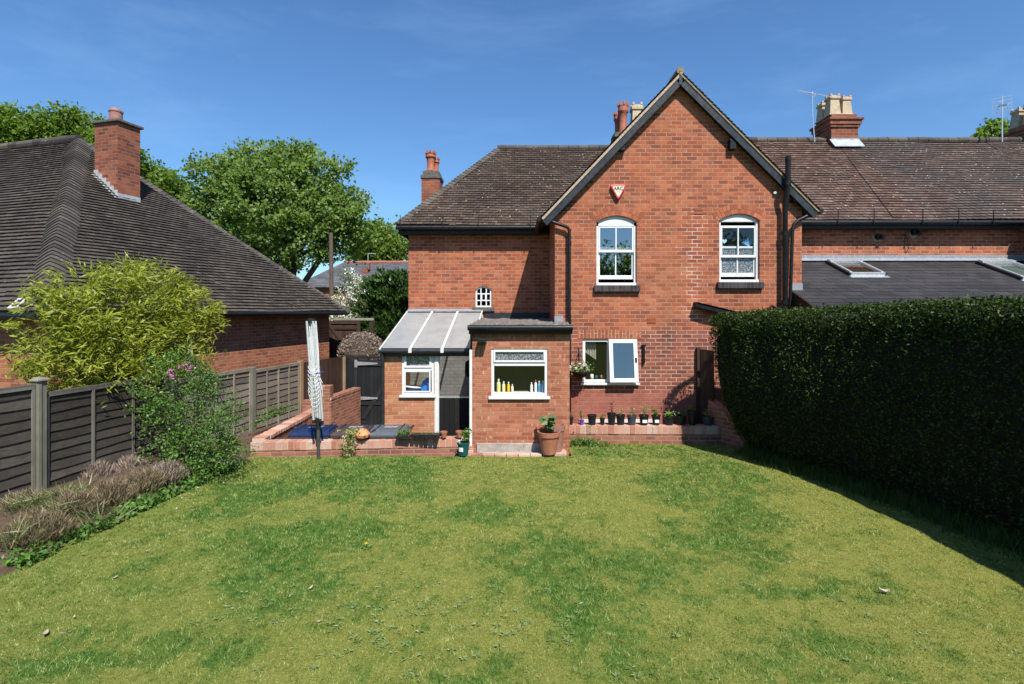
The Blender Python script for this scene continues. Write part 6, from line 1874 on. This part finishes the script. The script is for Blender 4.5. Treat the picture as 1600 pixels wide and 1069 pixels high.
pl = leaves('plant', M['leaf_rhub'], np.array(C), .165, .15, T, D=np.array(D), flat=2.5, fold=.12); q.build('stem', M['leaf_rhub'], pl)
T = thing('clay_pot', (XX(870, 10.0), 9.99, .06), 'dark clay pot behind the large terracotta pot', 'plant pot')
q = MB(); q.lathe([(.12, 0), (.165, .40), (.18, .40), (.185, .50), (.165, .50), (.15, .44), (.0001, .43)], (XX(868, 9.97), 9.97 - .02, .06), 22); q.build('pot', M['pinkpot'], T, smooth=True)
q = MB(); q.lathe([(.15, .44), (.0001, .45)], (XX(868, 9.97), 9.95, .06), 14); q.build('compost', M['soil'], T)
# leafy clump at the wall foot
C = []
for k in range(900):
    px = random.gauss(912, 20); z = abs(random.gauss(0, .075)) * max(.2, 1 - abs(px - 905) / 70)
    C.append((XX(px, 10.5), 10.52 + random.gauss(0, .07), .01 + z))
cl = leaves('wall_plant', M['leaf_pot'], np.array(C), .075, .022, origin=(XX(912, 10.5), 10.52, 0), flat=.5); tag(cl, 'low green leafy clump at the foot of the low wall beside the terracotta pot', 'plant')
# hanging basket
yb = GY - .25; xb_ = XX(906.5, yb); zb_ = HH(583, yb)
HB = thing('hanging_basket', (xb_, yb, zb_), 'hanging basket of white flowers between the drainpipe and the kitchen window', 'hanging basket')
q = MB(); q.lathe([(.05, -.11), (.13, -.06), (.185, .02), (.19, .035), (.0001, .03)], (xb_, yb, zb_), 18); q.build('bowl', m_plain('coir_bowl', (.035, .022, .015), .95, .4, 30), HB, smooth=True)
q = MB()
for a in (.3, 2.4, 4.5): q.tube([(xb_ + .18 * math.cos(a), yb + .18 * math.sin(a), zb_ + .03), (xb_, yb + .02, zb_ + .42)], .004, 4)
q.tube([(xb_, yb + .02, zb_ + .42), (xb_, yb + .04, zb_ + .47), (xb_, GY, zb_ + .44)], .008, 5); q.tube([(xb_, GY - .015, zb_ + .52), (xb_, GY - .015, zb_ + .24)], .009, 5); q.build('bracket', M['black'], HB)
C = np.array([(xb_ + random.gauss(0, .105), yb + random.gauss(0, .10) - .02, zb_ + .05 + abs(random.gauss(0, .075))) for _ in range(520)]); leaves('foliage', M['leaf_pot'], C, .05, .028, HB, flat=.5)
for k in range(26):
    c = np.array([xb_ + random.uniform(-.22, .22), yb - .08 + random.uniform(-.10, .05), zb_ + .05 + random.uniform(0, .16)])
    Cc, Dd = [], []
    for p in range(5):
        a = p * 1.2566 + k; Dd.append((math.cos(a), -.35, math.sin(a))); Cc.append(c + np.array([math.cos(a) * .018, -.006, math.sin(a) * .018]))
    leaves('flower', M['petal_white'], np.array(Cc), .034, .03, HB, D=np.array(Dd), flat=0.2)

# ------------------------------------------------------------------ bamboo, shrub, heather in the left border
def clumped(centres, nc, n, sig, shell=(.45, 1.05), squash=.85):
    """leaf centres gathered in clumps through a few lobes [(x, y, z, rx, ry, rz)]"""
    P, tone = [], []
    tot = sum(c[3] * c[5] for c in centres)
    for (x, y, z, rx, ry, rz) in centres:
        k = max(3, int(nc * rx * rz / tot))
        u = RNG.normal(size=(k, 3)); u = unit(u) * RNG.uniform(shell[0], shell[1], k)[:, None]
        cc = np.array([x, y, z]) + u * np.array([rx, ry, rz])
        m = max(4, int(n / nc))
        p = np.repeat(cc, m, 0) + RNG.normal(size=(k * m, 3)) * np.array([sig, sig, sig * squash])
        P.append(p); tone.append(np.repeat(RNG.random(k), m))
    P, tone = np.concatenate(P), np.concatenate(tone)
    return P, np.clip(tone * .5 + RNG.random(len(P)) * .5, 0, 1)


BZ = 8.9
def BY(px): return 8.012 / (.179 + (807 - px) / 800) + .42      # just behind the fence line
BB = thing('bamboo', (XX(190, BZ), BZ, -.2), 'big yellow-green bamboo bush rising behind the panel fence', 'bamboo')
def bl_(px, py, r, Z=BZ, ry=.38):
    Z = BY(px); c = at(px, py, Z)
    return (c.x, c.y, c.z, r * Z / 800, ry, r * Z / 800)
lobes = [bl_(190, 480, 62), bl_(110, 510, 62), bl_(260, 500, 60), bl_(60, 560, 38, 8.35), bl_(310, 500, 40, 9.0), bl_(180, 560, 80, 8.75), bl_(95, 470, 42), bl_(230, 440, 32, 8.9), bl_(160, 435, 26), bl_(285, 460, 34, 9), bl_(120, 575, 60, 8.55), bl_(265, 560, 58, 9)]
P, tn = clumped(lobes, 900, 15500, .085, (.2, 1.10))
D = RNG.normal(size=P.shape) * .6 + np.array([0, -.15, -.35]) + np.sign(RNG.normal(size=(len(P), 1))) * np.array([[.8, .1, .25]])
leaves('foliage', M['leaf_bamboo'], P, .145, .027, BB, D=D, rnd=tn, flat=.8)
q = MB()
for k in range(44):
    bp_ = random.gauss(185, 38); yk = BY(bp_) + abs(random.gauss(0, .10)); x = XX(bp_, yk)
    tp_x = random.uniform(35, 345); ty = BY(tp_x); tipx = XX(tp_x, ty); h = EYE - (random.uniform(412, 500) + abs(tp_x - 190) * .45 - 485) * ty / 800
    q.tube([(x, yk, -.2), (x + (tipx - x) * .25, yk, (h + .2) * .5 - .2), (x + (tipx - x) * .62, yk + (ty - yk) * .62, h * .85), (tipx, ty, h)], [.011, .009, .006, .002], 5)
q.build('cane', M['cane'], BB)
# arching tips with leaves, for a ragged outline
P2, D2 = [], []
for k in range(130):
    a = random.uniform(0.05, math.pi - .05)
    px, py = 188 + math.cos(a) * 150, 520 - math.sin(a) * 98
    d = Vector((math.cos(a) * .9, random.uniform(-.5, .2), math.sin(a) * .7)).normalized()
    c = at(px, py, BY(px) + random.uniform(-.15, .25))
    L = random.uniform(.08, .34)
    for m in range(random.randint(4, 8)):
        t = random.uniform(.3, 1)
        P2.append(tuple(c + d * (L * t))); D2.append(tuple(d + Vector((random.gauss(0, .5), random.gauss(0, .4), random.gauss(-.2, .4)))))
leaves('foliage', M['leaf_bamboo'], np.array(P2), .15, .020, BB, D=np.array(D2), flat=.6)

SZ = 8.45
SH = thing('shrub', (XX(288, SZ), SZ, 0), 'loose green shrub with a few pink flowers in front of the fence', 'shrub')
def sl_b(px, py, r, Z=SZ, ry=.36): c = at(px, py, Z); return (c.x, c.y, c.z, r * Z / 800, ry, r * Z / 800)
lobes = [sl_b(300, 650, 62), sl_b(270, 610, 50), sl_b(330, 690, 52), sl_b(270, 700, 46), sl_b(240, 640, 38), sl_b(320, 590, 38, 8.6), sl_b(345, 650, 40), sl_b(300, 720, 46, 8.3), sl_b(255, 575, 26), sl_b(285, 560, 24), sl_b(365, 700, 26, 8.7), sl_b(225, 610, 22), sl_b(345, 720, 34, 8.3)]
P, tn = clumped(lobes, 520, 10500, .055, (.3, 1.12))
P = P[P[:, 2] > -.02]; tn = RNG.random(len(P)) * .6 + .4 * vnoise(P[:, 0] * 5, P[:, 2] * 5, 8)
leaves('foliage', M['leaf_shrub'], P, .048, .026, SH, rnd=tn, flat=.7)
q = MB()
for k in range(16):
    x = XX(random.uniform(245, 320), SZ); tp = at(random.uniform(215, 370), random.uniform(560, 640), SZ + random.uniform(-.2, .2))
    q.tube([(x, SZ + random.uniform(-.1, .1), -.02), (x * .6 + tp.x * .4, SZ, tp.z * .5), tuple(tp)], [.012, .008, .003], 5)
q.build('stem', M['bark'], SH)
for (px, py) in ((289, 571), (294, 568), (300, 573), (288, 577), (297, 578), (268, 590), (270, 586), (266, 579), (278, 574)):
    c = at(px, py, SZ - .36); C = np.array([tuple(c + Vector((random.gauss(0, .022), random.gauss(0, .02), random.gauss(0, .02)))) for _ in range(14)])
    leaves('flower', M['petal_pink'], C, .034, .028, SH)
# thin straggling shoot rising above the far panels
for (px, py, px2, py2) in ((378, 590, 352, 549), (340, 575, 330, 535), (450, 640, 437, 655), (425, 662, 440, 645)):
    pass
CL = thing('climber', (XX(432, 11.6), 11.6, 0), 'low green climber at the foot of the far fence panel', 'plant')
C = []
for k in range(520):
    px = random.gauss(428, 17); yb2 = 11.2 + (px - 400) * .014
    C.append((XX(px, yb2), yb2 - .08 + random.gauss(0, .06), .28 + abs(random.gauss(0, .17)) * (1 - min(.8, abs(px - 425) / 60)) + .004 * (px - 410)))
leaves('foliage', M['leaf_shrub'], np.array(C), .05, .028, CL, flat=.5)
q = MB(); q.tube([(XX(420, 11.3), 11.3, 0), (XX(428, 11.5), 11.5, .5)], .008, 5); q.build('stem', M['bark'], CL)


def heather(px, py, w, h, label, mat, n=1500):
    x, y = at0(px, py)
    y = max(y, 5.1)
    z0 = .06
    T = thing('heather', (x, y, z0), label, 'heather', 'heather clumps in the border')
    C, D = [], []
    for k in range(n):
        a = random.random() * 6.283; r = math.sqrt(random.random())
        bx_, by_ = math.cos(a) * r * w * .75, math.sin(a) * r * w * .55
        t = random.random() ** .7
        hh = h * (1 - .55 * r * r)
        C.append((x + bx_ * (.55 + .5 * t), y + by_ * (.55 + .5 * t), z0 + hh * t)); D.append((bx_ / w * .9 + random.gauss(0, .3), by_ / w * .9 + random.gauss(0, .3), .9))
    Vv, Ff = leaf_arrays(np.array(C), .11, .0085, np.array(D), .1)
    np_mesh('foliage', Vv, Ff, RNG.random(len(C)), mat, T)
    Cg = np.array(C)[RNG.random(len(C)) < .10] - np.array([0, 0, h * .25])
    leaves('foliage', M['leaf_shrub'], Cg, .05, .012, T, flat=.3)
    q = MB()
    for k in range(50):
        a = random.random() * 6.283; r = random.random() * w * .5
        q.tube([(x + math.cos(a) * r * .3, y + math.sin(a) * r * .3, z0 - .05), (x + math.cos(a) * r, y + math.sin(a) * r * .7, z0 + h * random.uniform(.7, 1.05))], [.004, .002], 4, False)
    q.build('stem', M['twig'], T)
heather(62, 852, .50, .34, 'brown heather clump nearest the camera in the left border', M['heath'], 3000)
heather(118, 815, .50, .36, 'brown heather clump below the capped fence post', M['heath'], 3000)
heather(172, 795, .46, .36, 'reddish brown heather clump in the middle of the left border', M['heath'], 2800)
heather(225, 775, .44, .36, 'brown heather clump second from the green shrub', M['heath'], 2600)
heather(262, 762, .42, .36, 'greyish dead-looking heather clump beside the green shrub', M['twig'], 2600)
heather(35, 815, .46, .34, 'brown heather clump against the fence left of the capped post', M['heath'], 2400)
heather(150, 765, .46, .38, 'grey twiggy heather clump against the fence right of the capped post', M['twig'], 2200)
heather(205, 752, .40, .36, 'pale twiggy heather clump under the second fence batten', M['twig'], 2000)
heather(20, 862, .42, .24, 'low dark heather clump at the left edge of the picture', M['heath'], 2000)
# strappy leaves and low foliage along the bed
C, D = [], []
for (px, py, k, l) in ((20, 790, 200, .25), (90, 772, 220, .22), (55, 780, 160, .2), (120, 765, 90, .2), (10, 840, 90, .2), (75, 795, 90, .2), (150, 800, 40, .2)):
    x, y = at0(px, py + 40)
    for _ in range(k):
        a = random.random() * 6.283; r = random.uniform(0, .30)
        C.append((x + math.cos(a) * r, y + .1 + math.sin(a) * r, random.uniform(.16, .36))); D.append((math.cos(a) * .8, math.sin(a) * .8, random.uniform(.1, 1.6)))
st_ = leaves('strap_leaves', m_leaf('strap_leaf', G((0.06, 0.09, 0.03), (0.12, 0.16, 0.06), (0.22, 0.24, 0.11), (0.42, 0.36, 0.16)), .3), np.array(C), .26, .013, origin=C[0], D=np.array(D)); tag(st_, 'long narrow yellowing leaves among the heather at the left edge', 'leaves', kind='stuff')
C = []
for k in range(3400):
    y = random.uniform(5.2, 9.0); e = bedx(y); k_ = fbm(np.array([y * 1.9]), np.array([.5]), 77)[0]
    if random.random() > (k_ - .40) * 3.0: continue
    C.append((e - abs(random.gauss(0, .20)) + .07 * k_, y, .02 + abs(random.gauss(0, .055))))
lv_ = leaves('border_plants', M['leaf_shrub'], np.array(C), .07, .038, origin=C[0], flat=1.0); tag(lv_, 'low leafy ground cover along the edge of the left border', 'ground cover', kind='stuff')

# ------------------------------------------------------------------ hedge on the right
HP = [(3.80, 9.85), (3.98, 9.30), (4.40, 8.6), (4.95, 7.8), (5.35, 6.9), (5.62, 5.9), (5.80, 4.6), (5.88, 3.2), (5.95, 1.5), (6.0, -2.0)]
HT = [2.67, 2.70, 2.73, 2.79, 2.85, 2.87, 2.88, 2.89, 2.9, 2.9]
HG = thing('hedge', (6.2, 6, 0), 'tall clipped dark green hedge along the right side of the lawn', 'hedge')
def h_at(s):
    i = min(len(HP) - 2, int(s)); t = s - i
    p, q = Vector((*HP[i], 0)), Vector((*HP[i + 1], 0))
    d = (q - p).normalized()
    return p.lerp(q, t), Vector((-d.y, d.x, 0)) * -1 if False else Vector((d.y, -d.x, 0)), HT[i] * (1 - t) + HT[i + 1] * t
def h_lean(s): return max(.22, .80 - .13 * s)
def h_prof(v, top, th, lean=.3):
    """cross-section: v 0..1 up the lawn face, over the shoulder and across the top; returns (inward, height)"""
    zb = .03
    r = .26
    if v < .74:
        t = v / .74; return (lean * (1 - t) ** 2.6 + .06 * (1 - t) ** 2 - .03 * math.sin(t * 3.1), zb + (top - r - zb) * t)
    if v < .86:
        a = (v - .74) / .12 * math.pi / 2; return (r - r * math.cos(a), top - r + r * math.sin(a))
    t = (v - .86) / .14; return (r + (th - r) * t, top + .03 * math.sin(t * 3.1))
def outn(s):
    i = min(len(HP) - 2, int(s)); p, q = Vector((*HP[i], 0)), Vector((*HP[i + 1], 0)); d = (q - p).normalized()
    return Vector((d.y, -d.x, 0))      # towards the lawn
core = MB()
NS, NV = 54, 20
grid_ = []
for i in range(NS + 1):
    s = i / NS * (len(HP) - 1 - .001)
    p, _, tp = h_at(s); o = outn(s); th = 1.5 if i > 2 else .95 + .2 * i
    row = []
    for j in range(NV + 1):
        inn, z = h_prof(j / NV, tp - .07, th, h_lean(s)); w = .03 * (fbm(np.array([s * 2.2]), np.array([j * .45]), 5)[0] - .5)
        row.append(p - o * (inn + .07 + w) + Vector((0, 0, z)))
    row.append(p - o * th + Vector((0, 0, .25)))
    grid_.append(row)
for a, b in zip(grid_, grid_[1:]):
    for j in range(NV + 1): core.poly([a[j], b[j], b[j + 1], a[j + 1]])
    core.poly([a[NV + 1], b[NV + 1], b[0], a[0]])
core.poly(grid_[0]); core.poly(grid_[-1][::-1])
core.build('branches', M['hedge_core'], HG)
C, D = [], []
for k in range(60000):
    s = random.random() ** .62 * 8.2 if random.random() < .5 else random.uniform(0, 8.2)
    v = random.random()
    if random.random() < .35: v = random.uniform(.70, 1)
    p, _, tp = h_at(s); o = outn(s); inn, z = h_prof(v, tp, 1.5 if s > .3 else 1.0, h_lean(s))
    bump = (math.sin(s * 7 + v * 9) + math.sin(s * 17 - v * 23)) * .012
    c = p - o * (inn + abs(random.gauss(0, .04)) - .02 - bump) + Vector((0, 0, z + random.gauss(0, .025) + (random.uniform(0, .07) if v > .8 and random.random() < .25 else 0)))
    C.append(tuple(c)); D.append((random.gauss(0, .7) + o.x * .6, random.gauss(0, .7) + o.y * .6, random.gauss(.3, .7)))
p0, o0 = Vector((*HP[0], 0)), outn(0)
for k in range(3800):   # the rounded far end
    t = random.random(); a = random.uniform(0, math.pi); z = random.uniform(.3, 2.74) if random.random() < .7 else 2.74 - abs(random.gauss(0, .08))
    rr = .52 * min(1, ((2.80 - z) / .22) ** .5 if z > 2.58 else 1)
    cc_ = p0 - o0 * .5
    dd = (Vector((*HP[0], 0)) - Vector((*HP[1], 0))).normalized()
    cc_ = cc_ - o0 * (.75 * (1 - min(1, z / 2.2)))
    c = cc_ + o0 * (math.cos(a) * rr) + dd * (math.sin(a) * rr * .55) + Vector((random.gauss(0, .03), random.gauss(0, .03), z))
    C.append(tuple(c)); D.append((random.gauss(0, .7), random.gauss(0, .7), random.gauss(.3, .7)))
leaves('foliage', M['leaf_hedge'], np.array(C), .046, .025, HG, D=np.array(D), flat=.35)
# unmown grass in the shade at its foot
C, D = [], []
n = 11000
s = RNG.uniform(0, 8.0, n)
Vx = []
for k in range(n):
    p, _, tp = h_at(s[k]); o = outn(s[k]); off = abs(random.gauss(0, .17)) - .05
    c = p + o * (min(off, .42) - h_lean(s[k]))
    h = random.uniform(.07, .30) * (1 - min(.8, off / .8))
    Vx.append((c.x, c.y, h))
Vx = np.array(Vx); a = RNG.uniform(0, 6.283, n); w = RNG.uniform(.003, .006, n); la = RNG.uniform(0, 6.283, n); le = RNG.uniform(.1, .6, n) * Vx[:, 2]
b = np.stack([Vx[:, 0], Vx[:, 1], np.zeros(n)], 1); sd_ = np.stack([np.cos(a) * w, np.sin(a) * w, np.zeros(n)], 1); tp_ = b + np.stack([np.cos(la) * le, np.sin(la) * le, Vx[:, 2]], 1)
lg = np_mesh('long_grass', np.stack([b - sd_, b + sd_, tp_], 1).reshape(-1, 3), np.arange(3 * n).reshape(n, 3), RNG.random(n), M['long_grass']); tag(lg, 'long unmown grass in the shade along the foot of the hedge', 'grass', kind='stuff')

# ------------------------------------------------------------------ background trees and buildings
def tree(name, label, cat, Z, lobes, mat, n, L, W, base_px, group=None, nc=None, sig=.2, shell=(.45, 1.08), trunk_r=.25, limbs=9, ground=LOW, depth=.8):
    bx_ = XX(base_px, Z)
    T = thing(name, (bx_, Z, ground), label, cat, group)
    lb = []
    for (px, py, r) in lobes:
        c = at(px, py, Z); R_ = r * Z / 800
        lb.append((c.x, c.y + random.uniform(-.5, .5) * R_ * 1.2, c.z, R_, R_ * depth + .2, R_ * .92))
    R0 = np.mean([l[3] for l in lb])
    P, tn = clumped(lb, nc or max(60, n // 30), n, sig * R0, shell)
    leaves('crown', mat, P, L, W, T, rnd=tn, flat=.9)
    q = MB()
    zc = sum(l[2] for l in lb) / len(lb); zlow = min(l[2] for l in lb)
    q.tube([(bx_, Z, ground), (bx_ + .05, Z, (zlow + ground) * .5), (bx_ + .1, Z, zlow), (bx_ * .7 + lb[0][0] * .3, Z, zc)], [trunk_r * 1.3, trunk_r, trunk_r * .8, trunk_r * .35], 8)
    for l in random.sample(lb, min(limbs, len(lb))):
        zs = zlow * .6 + ground * .4 if random.random() < .4 else zlow
        q.tube([(bx_ + .07, Z, zs), (bx_ * .5 + l[0] * .5, (Z + l[1]) / 2, (zs + l[2]) / 2 + l[3] * .15), (l[0], l[1], l[2] + l[3] * .4)], [trunk_r * .5, trunk_r * .3, trunk_r * .08], 6)
    q.build('trunk', M['bark'], T, smooth=True)
    return T


tree('sycamore_tree', 'large spreading green tree behind the bungalow roof', 'tree', 30,
     [(440, 330, 66), (395, 280, 46), (455, 262, 38), (350, 258, 26), (325, 272, 20), (500, 285, 36), (530, 262, 16), (335, 325, 44), (385, 370, 52), (475, 372, 50), (530, 340, 34), (545, 310, 24), (300, 320, 26), (525, 378, 34), (552, 340, 24), (562, 362, 20), (430, 250, 26), (480, 248, 22), (350, 370, 40), (420, 405, 36), (550, 365, 26), (365, 300, 40), (495, 330, 50), (410, 300, 44)],
     M['leaf_tree'], 44000, .215, .17, 452, nc=1700, sig=.16, trunk_r=.35, limbs=18, shell=(.7, 1.14))
tree('lime_tree', 'bright green bushy tree left of the brick house above the slate roof', 'tree', 56, [(590, 382, 34), (615, 382, 28), (575, 392, 28), (628, 398, 26), (598, 364, 22), (562, 388, 24), (575, 372, 24)], M['leaf_lime'], 8000, .36, .28, 595, 'trees beyond the houses', nc=280, sig=.24)
tree('oak_tree', 'dark green tree at the left edge behind the bungalow ridge', 'tree', 30, [(10, 205, 34), (40, 200, 28), (-20, 200, 40), (30, 185, 18), (5, 180, 16), (48, 215, 20), (-40, 240, 50), (20, 240, 40)], M['leaf_mid'], 9000, .22, .16, 0, 'trees beyond the houses', nc=420, sig=.2)
tree('oak_tree', 'rounded green tree between the left edge and the bungalow chimney', 'tree', 31, [(105, 200, 28), (130, 195, 24), (85, 210, 26), (150, 215, 30), (110, 182, 14), (125, 235, 40), (170, 250, 36), (80, 240, 30)], M['leaf_mid'], 9000, .22, .16, 115, 'trees beyond the houses', nc=420, sig=.2)
tree('oak_tree', 'green tree showing to the right of the bungalow chimney', 'tree', 31, [(235, 275, 24), (225, 255, 18), (255, 290, 26), (215, 280, 26), (240, 300, 28)], M['leaf_mid'], 5000, .22, .16, 232, 'trees beyond the houses', nc=240, sig=.2)
tree('birch_tree', 'yellowish green tree low between the bungalow and the large tree', 'tree', 36, [(270, 290, 20), (280, 300, 18), (262, 305, 20), (285, 312, 16)], M['leaf_lime'], 2800, .24, .18, 272, 'trees beyond the houses', nc=140, sig=.22)
tree('ash_tree', 'small dark tree top showing above the right-hand ridge', 'tree', 30, [(1540, 212, 18), (1555, 208, 16), (1528, 220, 14), (1570, 215, 18), (1550, 198, 10), (1560, 230, 30)], M['leaf_mid'], 3000, .22, .16, 1550, 'trees beyond the houses', nc=150, sig=.22)
# dark conifer: drooping flat sprays
T = thing('conifer', (XX(610, 21), 21, LOW), 'dense dark green conifer beside the left corner of the house', 'conifer')
lb = []
for (px, py, r) in ((605, 470, 34), (590, 450, 22), (625, 450, 26), (580, 490, 30), (620, 495, 36), (600, 520, 36), (575, 515, 26), (640, 470, 30), (605, 435, 14), (630, 432, 12), (590, 540, 34), (640, 520, 36)):
    c = at(px, py, 21); lb.append((c.x, c.y + random.uniform(-.3, .3), c.z, r * .02625, .7, r * .02625))
P, tn = clumped(lb, 700, 21000, .10, (.4, 1.1), .6)
Dn = unit(P - np.array([XX(610, 21), 21.4, 1.2])) + RNG.normal(size=P.shape) * .35 + np.array([0, 0, -.25])
leaves('crown', M['leaf_con'], P, .20, .075, T, D=Dn, rnd=tn)
q = MB(); q.tube([(XX(610, 21), 21, LOW), (XX(612, 21), 21, 3.2)], [.16, .05], 8); q.build('trunk', M['bark'], T)
# blossom tree
T = tree('blossom_tree', 'small tree full of white blossom behind the brown gate', 'tree', 24, [(550, 440, 16), (545, 462, 24), (558, 455, 20), (535, 480, 22), (560, 482, 22), (548, 500, 26), (545, 425, 9), (530, 500, 18), (565, 505, 18)], M['leaf_blos'], 3200, .11, .06, 547, nc=200, sig=.22, trunk_r=.08, limbs=5)
lb = [(at(px, py, 23.7).x, 23.7, at(px, py, 23.7).z, r * .03, .6, r * .03) for (px, py, r) in ((550, 440, 15), (545, 462, 24), (558, 455, 20), (535, 480, 22), (560, 482, 20), (545, 425, 8), (530, 500, 18), (548, 500, 24))]
P, tn = clumped(lb, 190, 2600, .09, (.5, 1.1)); leaves('blossom', M['petal_white'], P, .085, .07, T, rnd=tn)
# round brown bush
T = thing('round_bush', (XX(566, 16.4), 16.4, LOW), 'round clipped bush of pale brown dead twigs behind the black gate', 'bush')
c = at(566, 552, 16.4)
u = unit(RNG.normal(size=(6500, 3))); rr = RNG.uniform(.72, 1.06, 6500)[:, None]
P = np.array(c) + u * rr * np.array([.74, .6, .66])
leaves('foliage', M['twig'], P, .10, .022, T, D=u * .4 + RNG.normal(size=u.shape))
q = MB(); q.lathe([(.2, -.5), (.55, -.35), (.64, 0), (.5, .36), (.2, .55), (.001, .57)], c, 14); q.build('branches', m_plain('bush_inside', (0.06, 0.045, 0.033), .95, .5, 20), T); q = MB(); q.tube([(c.x, c.y, LOW), (c.x, c.y, c.z)], .08, 7); q.build('stem', M['bark'], T)
# far slate-roofed house, its chimney, the pole
FZ = 44
FH = thing('slate_house', (XX(560, FZ), FZ + 4, LOW), 'distant brick house with a plain grey slate roof', 'house')
xa, xb = XX(455, FZ), XX(800, FZ)
za, zb2 = HH(449, FZ), HH(410, FZ + 4)
d_ = Vector((0, 4, zb2 - za)); q = MB(); tiled(q, (xa, FZ, za), (1, 0, 0), d_, [(0, 0), (xb - xa, 0), (xb - xa, d_.length), (3.2, d_.length)], .3, .5, .012)
d_ = Vector((0, -4, zb2 - za)); tiled(q, (xb, FZ + 8, za), (-1, 0, 0), d_, [(0, 0), (xb - xa, 0), (xb - xa - 3.2, d_.length), (0, d_.length)], .5, 1.0, .012)
d_ = Vector((3.2, 0, zb2 - za)); tiled(q, (xa, FZ + 8, za), (0, -1, 0), d_, [(0, 0), (8, 0), (4, d_.length)], .4, .8, .012)
rf = q.build('roof', M['slate_far'], FH)
q = MB(); ridge_tiles(q, (xa + 3.2, FZ + 4, zb2), (xb, FZ + 4, zb2), .16, .45); q.build('ridge_tile', M['redpot'], rf)
q = MB(); q.box(xa + .4, xb, FZ + .4, FZ + 7.6, LOW, za); q.build('wall', M['brick_plain'], FH)
q = MB(); q.box(XX(565, FZ + 2), XX(574, FZ + 2), FZ + 2, FZ + 2.6, za, HH(420, FZ + 2)); q.box(XX(573.8, FZ + 2), XX(576.5, FZ + 2), FZ + 2.1, FZ + 2.5, HH(421, FZ + 2), HH(411, FZ + 2)); q.build('chimney', M['brick_stack'], rf)
q = MB(); q.tube([at(575, 415, FZ + 2.3), at(575, 396, FZ + 2.3)], .035, 5); q.tube([at(575, 396.5, FZ + 2.3), at(587, 396.5, FZ + 2.3)], .035, 5); q.build('aerial', M['steel'], rf)
q = MB(); q.tube([at(519, 560, 27), at(517, 364, 27)], [.13, .10], 8); tag(q.build('utility_pole', M['polewood'], origin=at(519, 560, 27), smooth=True), 'bare brown wooden pole in front of the large tree', 'pole')

# ------------------------------------------------------------------ fallen leaves and one dandelion on the lawn
kinds = []
for v in range(3):
    m_ = MB(); pts = []
    for i in range(7):
        t = i / 6; w = .018 * math.sin(math.pi * (t * .9 + .06)); z = .008 + .022 * (t - .4) ** 2 * (1.5 + v)
        pts.append(((t - .5) * .085, w, z + .010 * (v + 1) * .6, -w * (.8 + .2 * v), z))
    for a, b in zip(pts, pts[1:]):
        m_.poly([(a[0], a[1], a[2]), (b[0], b[1], b[2]), (b[0], 0, b[4]), (a[0], 0, a[4])]); m_.poly([(a[0], 0, a[4]), (b[0], 0, b[4]), (b[0], b[3], b[2] * 1.15), (a[0], a[3], a[2] * 1.15)])
    kinds.append(m_)
spots = [(70, 994), (116, 967), (400, 747), (423, 719), (486, 922), (1383, 930), (690, 722), (178, 815), (231, 865), (276, 797), (264, 838), (300, 800), (284, 780), (130, 870), (205, 776), (302, 775), (350, 757), (500, 975), (1045, 783), (340, 805), (310, 765), (180, 905), (240, 785), (255, 772)]
me_s = {}
for i, (px, py) in enumerate(spots):
    x, y = at0(px, py); k = i % 3
    if k not in me_s:
        o = kinds[k].build('dry_leaf', M['dryleaf']); me_s[k] = o
    else:
        o = me_s[k].copy(); COL.objects.link(o)
    sc = 1.1 if i in (0, 5) else random.uniform(.4, .75)
    o.location = (x, y, .012); o.rotation_euler = (random.uniform(-.2, .2), random.uniform(-.2, .2), random.random() * 6.28); o.scale = (sc, sc, sc)
    tag(o, 'pale curled dry leaf lying on the lawn', 'leaf', 'dry leaves scattered on the lawn')
    if i == 0: o['label'] = 'largest pale crumpled leaf, near the bottom left of the lawn'; 
    if i == 5: o['label'] = 'whitish crumpled leaf alone on the right of the lawn'
    if i in (0, 5): del o['group']
x, y = at0(573, 857)
T = thing('dandelion', (x, y, 0), 'single yellow dandelion flower in the lawn', 'flower')
C, D = [], []
for k in range(40):
    a = k * .9; C.append((x + math.cos(a) * .012, y + math.sin(a) * .012, .058)); D.append((math.cos(a), math.sin(a), .35))
leaves('flower', m_leaf('dandelion_petal', G((.55, .38, .01), (.7, .5, .02), (.78, .58, .03), (.8, .62, .05)), .2), np.array(C), .03, .009, T, D=np.array(D))
q = MB(); q.tube([(x, y, 0), (x, y, .055)], .003, 5); q.build('stem', M['leaf_pot'], T)
a = np.arange(7) * .9; leaves('leaf', M['leaf_shrub'], np.stack([x + np.cos(a) * .05, y + np.sin(a) * .05, np.full(7, .02)], 1), .09, .026, T, D=np.stack([np.cos(a), np.sin(a), np.full(7, .15)], 1), flat=3)

# tall trees behind the camera, the ones the window panes mirror
C = []
for k in range(46):
    x0 = -26 + k * 1.2 + random.uniform(-.5, .5); hh = 7.6 + 3.4 * vnoise(np.array([k * .37]), np.array([1.0]), 4)[0]
    u = unit(RNG.normal(size=(1000, 3))) * RNG.uniform(.3, 1.05, 1000)[:, None]
    C.append(np.array([x0, -26 + random.uniform(-1.5, 1.5), hh * .52]) + u * np.array([1.5, 1.3, hh * .52]))
tb = leaves('tree_belt', M['leaf_mid'], np.concatenate(C), .36, .30, origin=(0, -26, 0)); tag(tb, 'belt of dark trees at the bottom of the garden mirrored in the panes', 'trees', kind='stuff')
